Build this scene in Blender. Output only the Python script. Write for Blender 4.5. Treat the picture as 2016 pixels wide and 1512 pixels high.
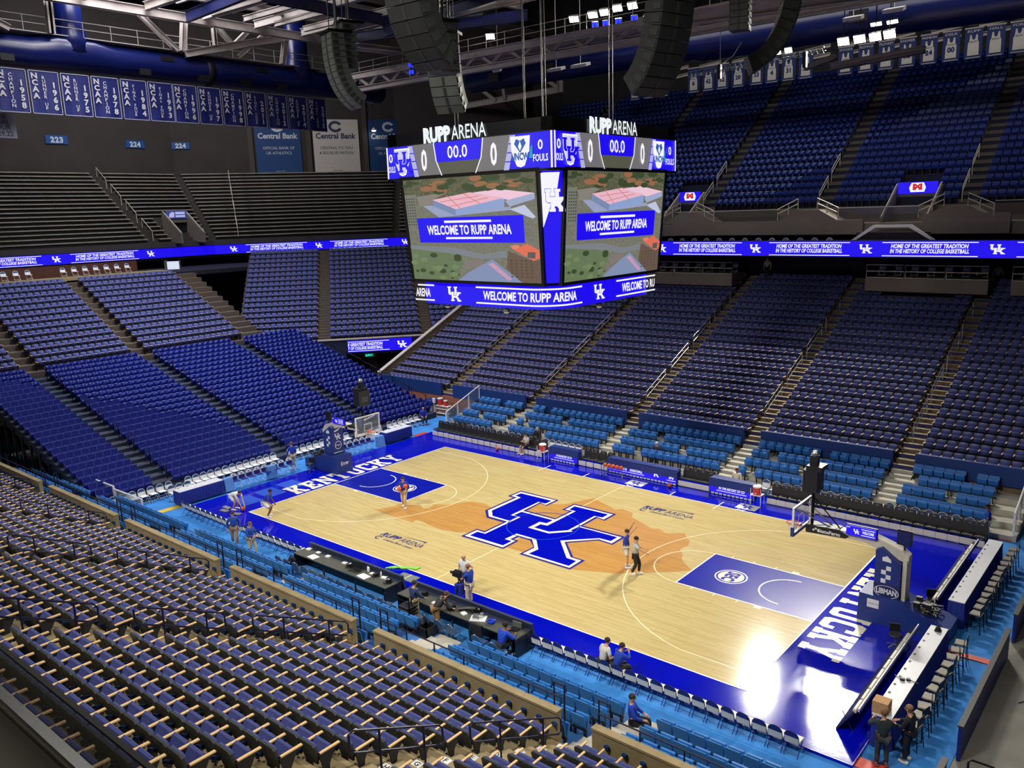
import bpy, bmesh, math, random
import numpy as np
from mathutils import Matrix, Vector
for o in list(bpy.data.objects): bpy.data.objects.remove(o)
random.seed(7); RNG = np.random.default_rng(7)
S = bpy.context.scene; COL = S.collection; PI = math.pi
# ---------------------------------------------------------------- camera
CAM_P = Vector((24.5665, -31.0430, 15.5517))
R_ = Vector((0.76687365, 0.64101063, -0.03178318)); U_ = Vector((-0.10631004, 0.17571016, 0.97868489)); F_ = Vector((-0.63293205, 0.74714879, -0.20289336))
cd = bpy.data.cameras.new('camera'); cam = bpy.data.objects.new('camera', cd); COL.objects.link(cam)
cd.sensor_width = 36.0; cd.lens = 36.0 * 1636.848 / 2016.0; cd.clip_end = 400; cd.clip_start = 0.1
mw = Matrix((R_, U_, -F_)).transposed().to_4x4(); mw.translation = CAM_P; cam.matrix_world = mw
S.camera = cam
# ---------------------------------------------------------------- view, world, sports lights, added fill
S.view_settings.view_transform = 'Standard'; S.view_settings.look = 'None'
S.view_settings.exposure = 0.0; S.view_settings.gamma = 1.0; S.view_settings.use_curve_mapping = False
try:
    S.cycles.use_denoising = True; S.cycles.max_bounces = 5; S.cycles.diffuse_bounces = 2; S.cycles.glossy_bounces = 3
    S.cycles.transmission_bounces = 4; S.cycles.transparent_max_bounces = 6; S.cycles.sample_clamp_indirect = 4.0
    S.cycles.caustics_reflective = False; S.cycles.caustics_refractive = False
except Exception: pass
W = bpy.data.worlds.new('world'); S.world = W; W.use_nodes = True
W.node_tree.nodes['Background'].inputs[0].default_value = (0.55, 0.6, 0.75, 1); W.node_tree.nodes['Background'].inputs[1].default_value = 0.02
def area(name, loc, target, sx, sy, power, col=(1, 1, 1), spread=180):
    l = bpy.data.lights.new(name, 'AREA'); l.shape = 'RECTANGLE'; l.size = sx; l.size_y = sy; l.energy = power; l.color = col; l.spread = math.radians(spread)
    o = bpy.data.objects.new(name, l); COL.objects.link(o); o.location = loc
    o.rotation_euler = (Vector(target) - Vector(loc)).to_track_quat('-Z', 'Y').to_euler(); return o
WARM = (1.0, 0.95, 0.84)
# sports light banks on the catwalks, aimed at the court
for x in (1.76, 2.92, 4.02, 5.0): area('sports_light_far', (x, 34.75, 26.95), (5, -2, 0), .8, .6, 750, WARM, 74)
for x in (-3.28, -2.39): area('sports_light_far', (x, 34.75, 26.95), (-3, -2, 0), .6, .5, 420, WARM, 74)
for x in (-26.67, -17.58, -15.2, -12.8): area('sports_light_far', (x, 27.7, 30.6), (-7, -2, 0), .8, .6, 700, WARM, 80)
for x in (-15.0,): area('sports_light_far', (x, 38, 30), (0, -6, 0), 1.0, .6, 500, WARM, 70)
area('sports_light_near', (-12.0, -33.0, 29.0), (-6, 0, 0), 5.0, 1.0, 1450, WARM, 76)
area('sports_light_near', (8.0, -33.0, 29.0), (6, 0, 0), 5.0, 1.0, 1450, WARM, 76)
area('sports_light_near', (26.0, -14.0, 29.0), (8, -20, 3), 3.0, 1.0, 1500, WARM, 100)
# unseen fill panels without fixtures, added under the roof to lift the stands
area('house_fill', (0, -22, 34), (0, -22, 0), 30, 8, 1700, WARM, 170)
area('house_fill', (0, 30, 38), (0, 30, 0), 40, 8, 3000, WARM, 170)
area('house_fill', (-50, 8, 42), (-58, 12, 0), 8, 40, 15000, (0.97, 0.93, .92), 170)  # fill added to brighten the end upper deck
area('house_fill', (-28, 4, 31), (-34, 2, 2), 6, 26, 5200, (.93, .94, 1), 120)  # cool fill added to brighten the royal end stand

# ---------------------------------------------------------------- helpers
def lin(c):
    r = []
    for v in c:
        v = v / 255.0; r.append(v / 12.92 if v <= 0.04045 else ((v + 0.055) / 1.055) ** 2.4)
    return r
MATS = {}
def mat(name, rgb, rough=0.6, met=0.0, var=0.12, scale=6.0, emit=0.0, coat=0.0, alpha=1.0, stretch=None, spec=0.5):
    if name in MATS: return MATS[name]
    m = bpy.data.materials.new(name); m.use_nodes = True; nt = m.node_tree; b = nt.nodes['Principled BSDF']
    c = lin(rgb)
    if var > 0:
        tc = nt.nodes.new('ShaderNodeTexCoord'); nz = nt.nodes.new('ShaderNodeTexNoise'); nz.inputs['Scale'].default_value = scale; nz.inputs['Detail'].default_value = 3
        if stretch:
            mp = nt.nodes.new('ShaderNodeMapping'); mp.inputs['Scale'].default_value = stretch
            nt.links.new(tc.outputs['Object'], mp.inputs[0]); nt.links.new(mp.outputs[0], nz.inputs['Vector'])
        else: nt.links.new(tc.outputs['Object'], nz.inputs['Vector'])
        rp = nt.nodes.new('ShaderNodeValToRGB')
        rp.color_ramp.elements[0].position = 0.3; rp.color_ramp.elements[1].position = 0.7
        rp.color_ramp.elements[0].color = [max(0, x * (1 - var)) for x in c] + [1]; rp.color_ramp.elements[1].color = [min(1, x * (1 + var)) for x in c] + [1]
        nt.links.new(nz.outputs['Fac'], rp.inputs[0]); nt.links.new(rp.outputs[0], b.inputs['Base Color'])
    else: b.inputs['Base Color'].default_value = c + [1]
    b.inputs['Roughness'].default_value = rough; b.inputs['Metallic'].default_value = met
    try: b.inputs['Specular IOR Level'].default_value = spec
    except Exception: pass
    if coat: b.inputs['Coat Weight'].default_value = coat; b.inputs['Coat Roughness'].default_value = 0.08
    if emit: b.inputs['Emission Color'].default_value = c + [1]; b.inputs['Emission Strength'].default_value = emit
    if alpha < 1: b.inputs['Alpha'].default_value = alpha
    MATS[name] = m; return m
def emis(name, rgb, k=1.0):
    if name in MATS: return MATS[name]
    m = mat(name, rgb, 0.5, var=0); b = m.node_tree.nodes['Principled BSDF']
    b.inputs['Base Color'].default_value = (0.004, 0.004, 0.006, 1); b.inputs['Emission Color'].default_value = lin(rgb) + [1]; b.inputs['Emission Strength'].default_value = k
    return m
class MB:
    def __init__(s): s.v = []; s.f = []; s.m = []
    def add(s, v, f, m=0, M=None):
        n = len(s.v)
        if M is not None: v = [tuple(M @ Vector(p)) for p in v]
        s.v += [tuple(p) for p in v]; s.f += [tuple(i + n for i in q) for q in f]
        s.m += ([m] * len(f)) if not isinstance(m, (list, tuple)) else list(m); return s
    def box(s, x0, x1, y0, y1, z0, z1, m=0, M=None):
        v = [(x0, y0, z0), (x1, y0, z0), (x1, y1, z0), (x0, y1, z0), (x0, y0, z1), (x1, y0, z1), (x1, y1, z1), (x0, y1, z1)]
        return s.add(v, [(0, 3, 2, 1), (4, 5, 6, 7), (0, 1, 5, 4), (1, 2, 6, 5), (2, 3, 7, 6), (3, 0, 4, 7)], m, M)
    def bbox(s, x0, x1, y0, y1, z0, z1, b=0.02, m=0, M=None):   # box with chamfered vertical-plane edges
        def ring(z, i): return [(x0 + i, y0 + i, z), (x1 - i, y0 + i, z), (x1 - i, y1 - i, z), (x0 + i, y1 - i, z)]
        v = ring(z0, b) + ring(z0 + b, 0) + ring(z1 - b, 0) + ring(z1, b); f = [(3, 2, 1, 0), (12, 13, 14, 15)]
        for k in range(3):
            for i in range(4): f.append((k * 4 + i, k * 4 + (i + 1) % 4, k * 4 + 4 + (i + 1) % 4, k * 4 + 4 + i))
        return s.add(v, f, m, M)
    def poly(s, pts, m=0): return s.add(pts, [tuple(range(len(pts)))], m)
    def prism(s, pts, axis, a0, a1, m=0, M=None):   # 2-D polygon extruded along an axis
        n = len(pts)
        def P(p, a): return {'x': (a, p[0], p[1]), 'y': (p[0], a, p[1]), 'z': (p[0], p[1], a)}[axis]
        v = [P(p, a0) for p in pts] + [P(p, a1) for p in pts]
        f = [tuple(range(n - 1, -1, -1)), tuple(range(n, 2 * n))] + [(i, (i + 1) % n, n + (i + 1) % n, n + i) for i in range(n)]
        return s.add(v, f, m, M)
    def tube(s, pts, r, n=6, m=0, M=None, caps=True, closed=False):
        pts = [Vector(p) for p in pts]; rs = r if isinstance(r, (list, tuple)) else [r] * len(pts); V = []; L = len(pts)
        for i, p in enumerate(pts):
            if closed: d = pts[(i + 1) % L] - pts[i - 1]
            else: d = (pts[min(i + 1, L - 1)] - pts[max(i - 1, 0)])
            d.normalize(); a = Vector((0, 0, 1)) if abs(d.z) < 0.9 else Vector((1, 0, 0))
            u = d.cross(a).normalized(); w = d.cross(u)
            for k in range(n):
                t = 2 * PI * k / n + PI / n; V.append(p + (u * math.cos(t) + w * math.sin(t)) * rs[i])
        f = []
        for i in range(L if closed else L - 1):
            j = (i + 1) % L
            for k in range(n): f.append((i * n + k, j * n + k, j * n + (k + 1) % n, i * n + (k + 1) % n))
        if caps and not closed: f += [tuple(range(n)), tuple(range((L - 1) * n + n - 1, (L - 1) * n - 1, -1))]
        return s.add(V, f, m, M)
    def lathe(s, prof, n=16, m=0, M=None):
        V = []; f = []
        for (r, z) in prof:
            for k in range(n): t = 2 * PI * k / n; V.append((r * math.cos(t), r * math.sin(t), z))
        for i in range(len(prof) - 1):
            for k in range(n): f.append((i * n + k, i * n + (k + 1) % n, (i + 1) * n + (k + 1) % n, (i + 1) * n + k))
        if prof[0][0] > 1e-6: f.append(tuple(range(n - 1, -1, -1)))
        if prof[-1][0] > 1e-6: f.append(tuple(range((len(prof) - 1) * n, len(prof) * n)))
        return s.add(V, f, m, M)
    def ball(s, c, r, m=0, n=12, sq=(1, 1, 1)):
        V = []; f = []; h = n // 2
        for i in range(h + 1):
            a = PI * i / h
            for k in range(n): t = 2 * PI * k / n; V.append((c[0] + r * sq[0] * math.sin(a) * math.cos(t), c[1] + r * sq[1] * math.sin(a) * math.sin(t), c[2] + r * sq[2] * math.cos(a)))
        for i in range(h):
            for k in range(n): f.append((i * n + k, (i + 1) * n + k, (i + 1) * n + (k + 1) % n, i * n + (k + 1) % n))
        return s.add(V, f, m)
    def text(s, txt, org, ux, uy, h, m=0, al='L', bold=0.0, shear=0.0, ws=1.0, sp=1.0, fit=None):
        V, F, w = text_arr(txt, bold, shear, sp); k = h
        wk = ws * h
        if fit: wk = fit / max(w, 1e-6)
        off = {'L': 0, 'C': -w * wk / 2, 'R': -w * wk}[al]
        o = Vector(org); ux = Vector(ux); uy = Vector(uy)
        return s.add([o + ux * (x * wk + off) + uy * (y * k) for x, y in V], F, m)
    def quad(s, o, ux, uy, w, h, m=0):
        o = Vector(o); ux = Vector(ux); uy = Vector(uy)
        return s.add([o, o + ux * w, o + ux * w + uy * h, o + uy * h], [(0, 1, 2, 3)], m)
    def mesh(s, name, mats, smooth=False):
        me = bpy.data.meshes.new(name); me.from_pydata([tuple(p) for p in s.v], [], s.f)
        for mm in (mats if isinstance(mats, (list, tuple)) else [mats]): me.materials.append(mm)
        if any(s.m): me.polygons.foreach_set('material_index', s.m)
        if smooth: me.polygons.foreach_set('use_smooth', [True] * len(me.polygons))
        me.update(); return me
    def build(s, name, mats, parent=None, smooth=False): return link(name, s.mesh(name, mats, smooth), parent)
TXT = {}
def text_arr(t, bold=0.0, shear=0.0, sp=1.0):
    key = (t, bold, shear, sp)
    if key in TXT: return TXT[key]
    cu = bpy.data.curves.new('txt', 'FONT'); cu.body = t; cu.size = 1.0; cu.offset = bold; cu.shear = shear; cu.space_character = sp; cu.resolution_u = 2
    ob = bpy.data.objects.new('txt', cu); COL.objects.link(ob); dg = bpy.context.evaluated_depsgraph_get(); dg.update()
    me = bpy.data.meshes.new_from_object(ob.evaluated_get(dg))
    V = [(v.co.x, v.co.y) for v in me.vertices]; F = [tuple(p.vertices) for p in me.polygons]
    bpy.data.objects.remove(ob); bpy.data.curves.remove(cu); bpy.data.meshes.remove(me)
    if V:
        xs = [p[0] for p in V]; x0 = min(xs); w = max(xs) - x0; cap = 0.695
        V = [((x - x0) / cap, y / cap) for x, y in V]; w /= cap
    else: w = 0
    TXT[key] = (V, F, w); return TXT[key]
def link(name, me, parent=None):
    o = bpy.data.objects.new(name, me); COL.objects.link(o)
    if parent is not None: o.parent = parent
    return o
def tag(o, label=None, cat=None, group=None, kind=None):
    if label: o['label'] = label
    if cat: o['category'] = cat
    if group: o['group'] = group
    if kind: o['kind'] = kind
    return o
def thing(name, label, cat, loc=(0, 0, 0), rz=0.0, group=None):
    o = bpy.data.objects.new(name, None); COL.objects.link(o); o.location = loc; o.rotation_euler = (0, 0, rz); o.empty_display_size = 0.1
    return tag(o, label, cat, group)
def struct(o): o['kind'] = 'structure'; return o
def spawn(name, parts, label, cat, loc, rz=0.0, group=None, root=None, M=None):
    """a new thing from shared part meshes: parts = [(name, mesh)], optional root mesh"""
    o = bpy.data.objects.new(name, root); COL.objects.link(o)
    if M is not None: o.matrix_world = M
    else: o.location = loc; o.rotation_euler = (0, 0, rz)
    for pn, me in parts:
        c = bpy.data.objects.new(pn, me); COL.objects.link(c); c.parent = o
    return tag(o, label, cat, group)
def tr(loc, rz=0.0, rx=0.0, ry=0.0, s=None):
    M = Matrix.Translation(loc) @ Matrix.Rotation(rz, 4, 'Z') @ Matrix.Rotation(ry, 4, 'Y') @ Matrix.Rotation(rx, 4, 'X')
    if s: M = M @ Matrix.Diagonal((*s, 1))
    return M
def mass(name, mb, mats, Ms, more=()):
    """many copies of one or more templates as a single mesh"""
    PP, II, LL, MM = [], [], [], []; off = 0
    for mb, Ms in [(mb, Ms)] + list(more):
        if not Ms: continue
        V = np.array([tuple(p) for p in mb.v]); nv = len(V); n = len(Ms); A = np.array([np.array(M) for M in Ms])
        PP.append((np.einsum('nij,vj->nvi', A[:, :3, :3], V) + A[:, None, :3, 3]).reshape(-1, 3)); fl = np.concatenate([np.array(f) for f in mb.f])
        II.append((fl[None, :] + (np.arange(n) * nv)[:, None]).ravel() + off); LL.append(np.tile([len(f) for f in mb.f], n)); MM.append(np.tile(np.array(mb.m, dtype=np.int32), n)); off += n * nv
    P = np.concatenate(PP); idx = np.concatenate(II); LS = np.concatenate(LL); mi = np.concatenate(MM)
    me = bpy.data.meshes.new(name); me.vertices.add(len(P)); me.vertices.foreach_set('co', P.ravel()); st = np.concatenate([[0], np.cumsum(LS)[:-1]])
    me.loops.add(len(idx)); me.loops.foreach_set('vertex_index', idx.astype(np.int32)); me.polygons.add(len(LS)); me.polygons.foreach_set('loop_start', st.astype(np.int32))
    for mm in mats: me.materials.append(mm)
    me.polygons.foreach_set('material_index', mi); me.update(calc_edges=True); me.validate()
    return link(name, me)
RV = np.array([R_, U_, F_])
def seen(p, mg=40):
    d = RV @ (np.array(p) - np.array(CAM_P))
    if d[2] < 0.5: return None
    u = 1008 + 1636.848 * d[0] / d[2]; v = 756 - 1636.848 * d[1] / d[2]
    return d[2] if -mg < u < 2016 + mg and -mg < v < 1512 + mg else None
ORD = ['zeroth', 'first', 'second', 'third', 'fourth', 'fifth', 'sixth', 'seventh', 'eighth', 'ninth', 'tenth', 'eleventh', 'twelfth', 'thirteenth', 'fourteenth', 'fifteenth', 'sixteenth', 'seventeenth', 'eighteenth', 'nineteenth', 'twentieth',
       '21st', '22nd', '23rd', '24th', '25th', '26th', '27th', '28th', '29th', '30th']
X, Y, Z = (1, 0, 0), (0, 1, 0), (0, 0, 1)
def circ(cx, cy, r, a0, a1, n=32): return [(cx + r * math.cos(a0 + (a1 - a0) * i / n), cy + r * math.sin(a0 + (a1 - a0) * i / n)) for i in range(n + 1)]
def strip(mb, pts, w, z, m=0, closed=False):   # flat painted line on the floor
    P = [Vector((p[0], p[1])) for p in pts]; L = len(P); a = []; b = []
    for i in range(L):
        if closed: d0 = (P[i] - P[i - 1]).normalized(); d1 = (P[(i + 1) % L] - P[i]).normalized()
        else: d0 = (P[i] - P[i - 1]).normalized() if i else (P[1] - P[0]).normalized(); d1 = (P[i + 1] - P[i]).normalized() if i < L - 1 else d0
        n0 = Vector((-d0.y, d0.x)); n1 = Vector((-d1.y, d1.x)); q = (n0 + n1); q = q / max(0.2, q.dot(n0)); a.append(P[i] + q * w / 2); b.append(P[i] - q * w / 2)
    for i in range(L if closed else L - 1):
        j = (i + 1) % L; mb.add([(*a[i], z), (*b[i], z), (*b[j], z), (*a[j], z)], [(0, 1, 2, 3)], m)
# ---------------------------------------------------------------- materials
def wood_mat(name, rgb, dark, k):
    m = mat(name, rgb, 0.15, var=0); nt = m.node_tree; b = nt.nodes['Principled BSDF']
    tc = nt.nodes.new('ShaderNodeTexCoord')
    def nz(sc, scale, det=4):
        mp = nt.nodes.new('ShaderNodeMapping'); mp.inputs['Scale'].default_value = sc; n = nt.nodes.new('ShaderNodeTexNoise'); n.inputs['Scale'].default_value = scale; n.inputs['Detail'].default_value = det
        nt.links.new(tc.outputs['Object'], mp.inputs[0]); nt.links.new(mp.outputs[0], n.inputs['Vector']); return n
    br = nt.nodes.new('ShaderNodeTexBrick'); br.inputs['Scale'].default_value = 1.0; br.inputs['Brick Width'].default_value = 1.6; br.inputs['Row Height'].default_value = 0.09
    br.inputs['Mortar Size'].default_value = 0.0; br.inputs['Color1'].default_value = (0.25, 0.25, 0.25, 1); br.inputs['Color2'].default_value = (0.75, 0.75, 0.75, 1); br.offset = 0.37
    nt.links.new(tc.outputs['Object'], br.inputs['Vector'])
    n1 = nz((0.55, 9, 1), 1.3); n2 = nz((2.0, 40, 1), 1.0, 2)
    mx = nt.nodes.new('ShaderNodeMix'); mx.data_type = 'RGBA'; mx.inputs[0].default_value = 0.55
    nt.links.new(br.outputs['Color'], mx.inputs[6]); nt.links.new(n1.outputs['Color'], mx.inputs[7])
    rp = nt.nodes.new('ShaderNodeValToRGB'); rp.color_ramp.elements[0].position = 0.30; rp.color_ramp.elements[1].position = 0.72
    rp.color_ramp.elements[0].color = lin(dark) + [1]; rp.color_ramp.elements[1].color = lin(rgb) + [1]
    sp = nt.nodes.new('ShaderNodeSeparateColor'); nt.links.new(mx.outputs[2], sp.inputs[0]); nt.links.new(sp.outputs[0], rp.inputs[0]); nt.links.new(rp.outputs[0], b.inputs['Base Color'])
    bump(m, n2, 0.003); return m
def bump(m, n=None, k=0.01):
    nt = m.node_tree; b = nt.nodes['Principled BSDF']
    if n is None:
        tc = nt.nodes.new('ShaderNodeTexCoord'); mp = nt.nodes.new('ShaderNodeMapping'); mp.inputs['Scale'].default_value = (0.9, 16, 1); n = nt.nodes.new('ShaderNodeTexNoise'); n.inputs['Scale'].default_value = 1.0
        nt.links.new(tc.outputs['Object'], mp.inputs[0]); nt.links.new(mp.outputs[0], n.inputs['Vector'])
    bp = nt.nodes.new('ShaderNodeBump'); bp.inputs['Strength'].default_value = 0.35; bp.inputs['Distance'].default_value = k
    nt.links.new(n.outputs['Fac'], bp.inputs['Height']); nt.links.new(bp.outputs[0], b.inputs['Normal'])
M_wood = wood_mat('maple_floor', (214, 196, 140), (192, 170, 114), 1); M_wood2 = wood_mat('stained_maple', (205, 158, 92), (186, 136, 72), 1)
M_blue = mat('royal_floor_paint', (2, 12, 186), 0.1, var=0.08, scale=0.6, spec=0.5); bump(M_blue, None, 0.004)
M_cream = mat('cream_floor_paint', (240, 236, 212), 0.25, var=0.03); M_line = mat('pale_line_paint', (246, 236, 196), 0.25, var=0.03)
M_white = mat('white_paint', (236, 236, 238), 0.4, var=0.03); M_purple = mat('deep_outline_paint', (48, 40, 140), 0.25, var=0.03)
M_lane = mat('lane_paint', (4, 22, 165), 0.22, var=0.08, scale=0.8); bump(M_lane, None, 0.006)
M_navy_ink = mat('navy_ink', (48, 52, 120), 0.3, var=0.05)
M_conc = mat('concrete_warm', (150, 134, 100), 0.8, var=0.16, scale=1.6); M_concg = mat('concrete_grey', (128, 126, 120), 0.8, var=0.12, scale=1.2)
M_carpet = mat('blue_carpet', (52, 132, 212), 0.9, var=0.16, scale=1.1); M_dark = mat('dark_wall', (42, 41, 44), 0.85, var=0.15, scale=0.8)
M_black = mat('black_plastic', (26, 27, 30), 0.45, var=0.1); M_blackm = mat('black_metal', (22, 22, 25), 0.4, 0.6, var=0.05); M_chrome = mat('chrome', (205, 208, 212), 0.25, 0.9, var=0.03)
M_steelw = mat('white_steel', (190, 182, 180), 0.6, var=0.1, scale=1.5); M_grail = mat('navy_rail', (22, 24, 60), 0.4, 0.2, var=0.05)
M_navyplas = mat('navy_pad', (30, 52, 125), 0.45, var=0.08, scale=2)
# ---------------------------------------------------------------- court floor
LOGO = dict(
 outer=[(-4.31, 3.53), (-1.59, 3.49), (-1.61, 2.38), (-2.12, 2.53), (-2.02, 1.22), (-0.1, 1.2), (-0.12, 2.42), (-0.58, 2.4), (-0.59, 3.51), (2.13, 3.49), (2.14, 2.36), (1.62, 2.47), (1.64, 1.16), (4.16, 1.17), (4.17, -0.04), (3.34, 0.05), (2.29, -1.08), (3.5, -2.24), (4.16, -2.25), (4.17, -3.43), (1.27, -3.42), (1.29, -2.37), (0.65, -1.85), (-0.06, -1.86), (-0.08, -2.21), (0.25, -2.23), (0.27, -3.4), (-2.44, -3.41), (-2.45, -2.24), (-1.94, -2.24), (-1.96, -0.79), (-3.08, -0.79), (-3.87, -0.03), (-3.91, 2.36), (-4.34, 2.41)],
 white=[(-4.19, 3.37), (-1.71, 3.37), (-1.72, 2.47), (-2.22, 2.62), (-2.16, 1.06), (0.0, 1.04), (0.02, 2.56), (-0.45, 2.5), (-0.47, 3.36), (2.01, 3.34), (2.02, 2.46), (1.47, 2.58), (1.53, 1.0), (4.04, 1.0), (4.06, 0.08), (3.29, 0.16), (2.13, -1.06), (3.42, -2.34), (4.03, -2.36), (4.06, -3.31), (1.38, -3.29), (1.4, -2.44), (0.7, -1.74), (-0.2, -1.73), (-0.22, -2.31), (0.13, -2.34), (0.16, -3.29), (-2.33, -3.28), (-2.33, -2.36), (-1.8, -2.4), (-1.84, -0.6), (-3.1, -0.6), (-3.74, 0.06), (-3.76, 2.5), (-4.19, 2.52)],
 uL=[(-4.03, 2.69), (-4.0, 3.16), (-1.86, 3.17), (-1.85, 2.62), (-2.33, 2.62), (-2.28, 0.2), (-1.83, 0.23), (-1.84, -0.46), (-2.98, -0.44), (-3.54, 0.14), (-3.57, 2.61)],
 uR=[(-0.27, 2.63), (-0.31, 3.17), (1.81, 3.19), (1.81, 2.66), (1.35, 2.6), (1.4, 0.23), (0.75, -0.46), (-0.2, -0.45), (-0.21, 0.08), (0.19, 0.12), (0.17, 2.6)],
 K=[(-2.12, 0.9), (-0.03, 0.88), (-0.04, 0.37), (-0.45, 0.31), (-0.44, -0.64), (0.87, -0.66), (1.7, 0.22), (1.53, 0.28), (1.56, 0.9), (3.86, 0.88), (3.87, 0.3), (3.22, 0.28), (1.87, -1.05), (3.32, -2.52), (3.88, -2.54), (3.91, -3.16), (1.61, -3.15), (1.67, -2.5), (0.83, -1.58), (-0.41, -1.58), (-0.43, -2.46), (0.01, -2.46), (0.0, -3.1), (-2.14, -3.1), (-2.15, -2.53), (-1.66, -2.5), (-1.67, 0.26), (-2.14, 0.27)])
STATE = [(-9.28, -3.38), (-8.77, -3.27), (-8.42, -2.4), (-8.43, -1.9), (-8.21, -1.62), (-7.77, -1.64), (-7.54, -1.34), (-6.83, -1.73), (-6.6, -1.46), (-6.79, -0.93), (-6.05, -0.41), (-5.77, 0.12), (-5.37, 0.62), (-4.54, 0.75), (-3.81, 0.49), (-2.0, 2.6), (-1.0, 3.1), (-0.25, 4.86), (1.65, 4.03), (1.97, 4.31), (2.73, 4.11), (3.0, 3.59), (3.67, 3.27), (4.58, 2.86), (4.97, 2.98), (5.45, 2.7), (6.24, 3.2), (6.59, 2.74), (6.84, 2.56), (7.08, 1.96), (6.97, 1.37), (7.39, 0.89), (7.51, 0.53), (7.78, 0.2), (8.12, -0.08), (8.53, -0.37), (8.21, -0.72), (7.72, -1.16), (7.05, -1.69), (6.17, -2.46), (5.87, -2.63), (4.26, -3.34), (-2.7, -2.9), (-2.98, -3.18), (-3.85, -3.36), (-4.88, -3.27), (-5.5, -3.09), (-5.89, -3.14), (-5.78, -3.52), (-6.71, -3.49), (-7.72, -3.5)]
def uk(mb, org, ux, uy, h, m, m2=None, wk=1.0):   # interlocked letters; org = centre, h = height
    o = Vector(org); ux = Vector(ux); uy = Vector(uy); k = h / 6.94; nrm = ux.cross(uy).normalized()
    def put(P, mm, d): mb.poly([o + ux * (x * k * wk) + uy * (y * k) + nrm * d for x, y in P], mm)
    if m2 is None:
        for n in ('uL', 'uR', 'K'): put([(x * 1.0, y) for x, y in LOGO[n]], m, 0.0)
    else:
        put(LOGO['white'], m, 0)
        for n in ('uL', 'uR', 'K'): put(LOGO[n], m2, 0.004)
cs = MB(); cs.box(-18.0, 18.25, -9.32, 10.6, -0.11, 0.0, 0)
struct(cs.build('floor_court', M_blue))
floor = bpy.data.objects['floor_court']
wb = MB(); wb.add([(-14.33, -7.62, .003), (14.33, -7.62, .003), (14.33, 7.62, .003), (-14.33, 7.62, .003)], [(0, 1, 2, 3)]); wb.build('hardwood', M_wood, floor)
sb = MB(); sb.poly([(x, y, .006) for x, y in STATE]); tag(sb.build('state_outline', M_wood2, floor), 'darker stained state outline at center court')
ln = MB()
strip(ln, [(-14.33, -7.62), (14.33, -7.62), (14.33, 7.62), (-14.33, 7.62)], 0.06, .012, 1, closed=True)
strip(ln, [(0, -7.62), (0, 7.62)], 0.05, .009)
lanes = MB()
for s in (-1, 1):
    lanes.add([(s * 14.30, -1.83, .006), (s * 8.53, -1.83, .006), (s * 8.53, 1.83, .006), (s * 14.30, 1.83, .006)], [(0, 1, 2, 3)])
    strip(ln, [(s * 14.33, -1.83), (s * 8.53, -1.83), (s * 8.53, 1.83), (s * 14.33, 1.83)], 0.06, .010, 1)
    a0, a1 = (PI / 2, PI * 1.5) if s > 0 else (-PI / 2, PI / 2)
    strip(ln, circ(s * 8.53, 0, 1.83, a0, a1, 32), 0.05, .010)
    strip(ln, circ(s * 12.73, 0, 1.22, a0, a1, 24), 0.06, .010, 1)
    th = math.asin(6.6 / 6.75)
    b0, b1 = (PI - th, PI + th) if s > 0 else (-th, th)
    arc = circ(s * 12.73, 0, 6.75, b0, b1, 48)
    e0 = (s * 14.33, arc[0][1]); e1 = (s * 14.33, arc[-1][1]); strip(ln, [e0] + arc + [e1], 0.05, .010)
    for d in (2.13, 3.0, 4.0, 5.0, ):
        for t in (-1, 1):
            wdt = 0.3 if d < 2.5 else 0.06; x = s * (14.33 - d); ln.add([(x - wdt / 2, t * 1.86, .010), (x + wdt / 2, t * 1.86, .010), (x + wdt / 2, t * 2.05, .010), (x - wdt / 2, t * 2.05, .010)], [(0, 1, 2, 3)])
for x in (-5.8, 5.8):
    strip(ln, [(x, 7.0), (x, 8.3)], 0.07, .014)
for x in (-2.9, 2.9): strip(ln, [(x, 7.65), (x, 8.3)], 0.07, .014)
lanes.build('lane_paint', M_lane, floor); tag(ln.build('court_lines', [M_line, M_white], floor), 'pale painted court lines')
cl = MB()
for n, m, z in (('outer', 0, .014), ('white', 1, .018), ('uL', 2, .022), ('uR', 2, .022), ('K', 2, .022)): cl.poly([(x, y, z) for x, y in LOGO[n]], m)
cc = MB(); strip(cc, circ(0, 0, 1.83, 0, 2 * PI, 48)[:-1], 0.05, .025, 0, closed=True)
tag(cl.build('center_logo', [M_purple, M_cream, M_blue], floor), 'big interlocked blue letters with cream and navy outline')
cc.build('center_circle', mat('faint_blue_line', (40, 70, 205), 0.25, var=0.02), floor)
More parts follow.
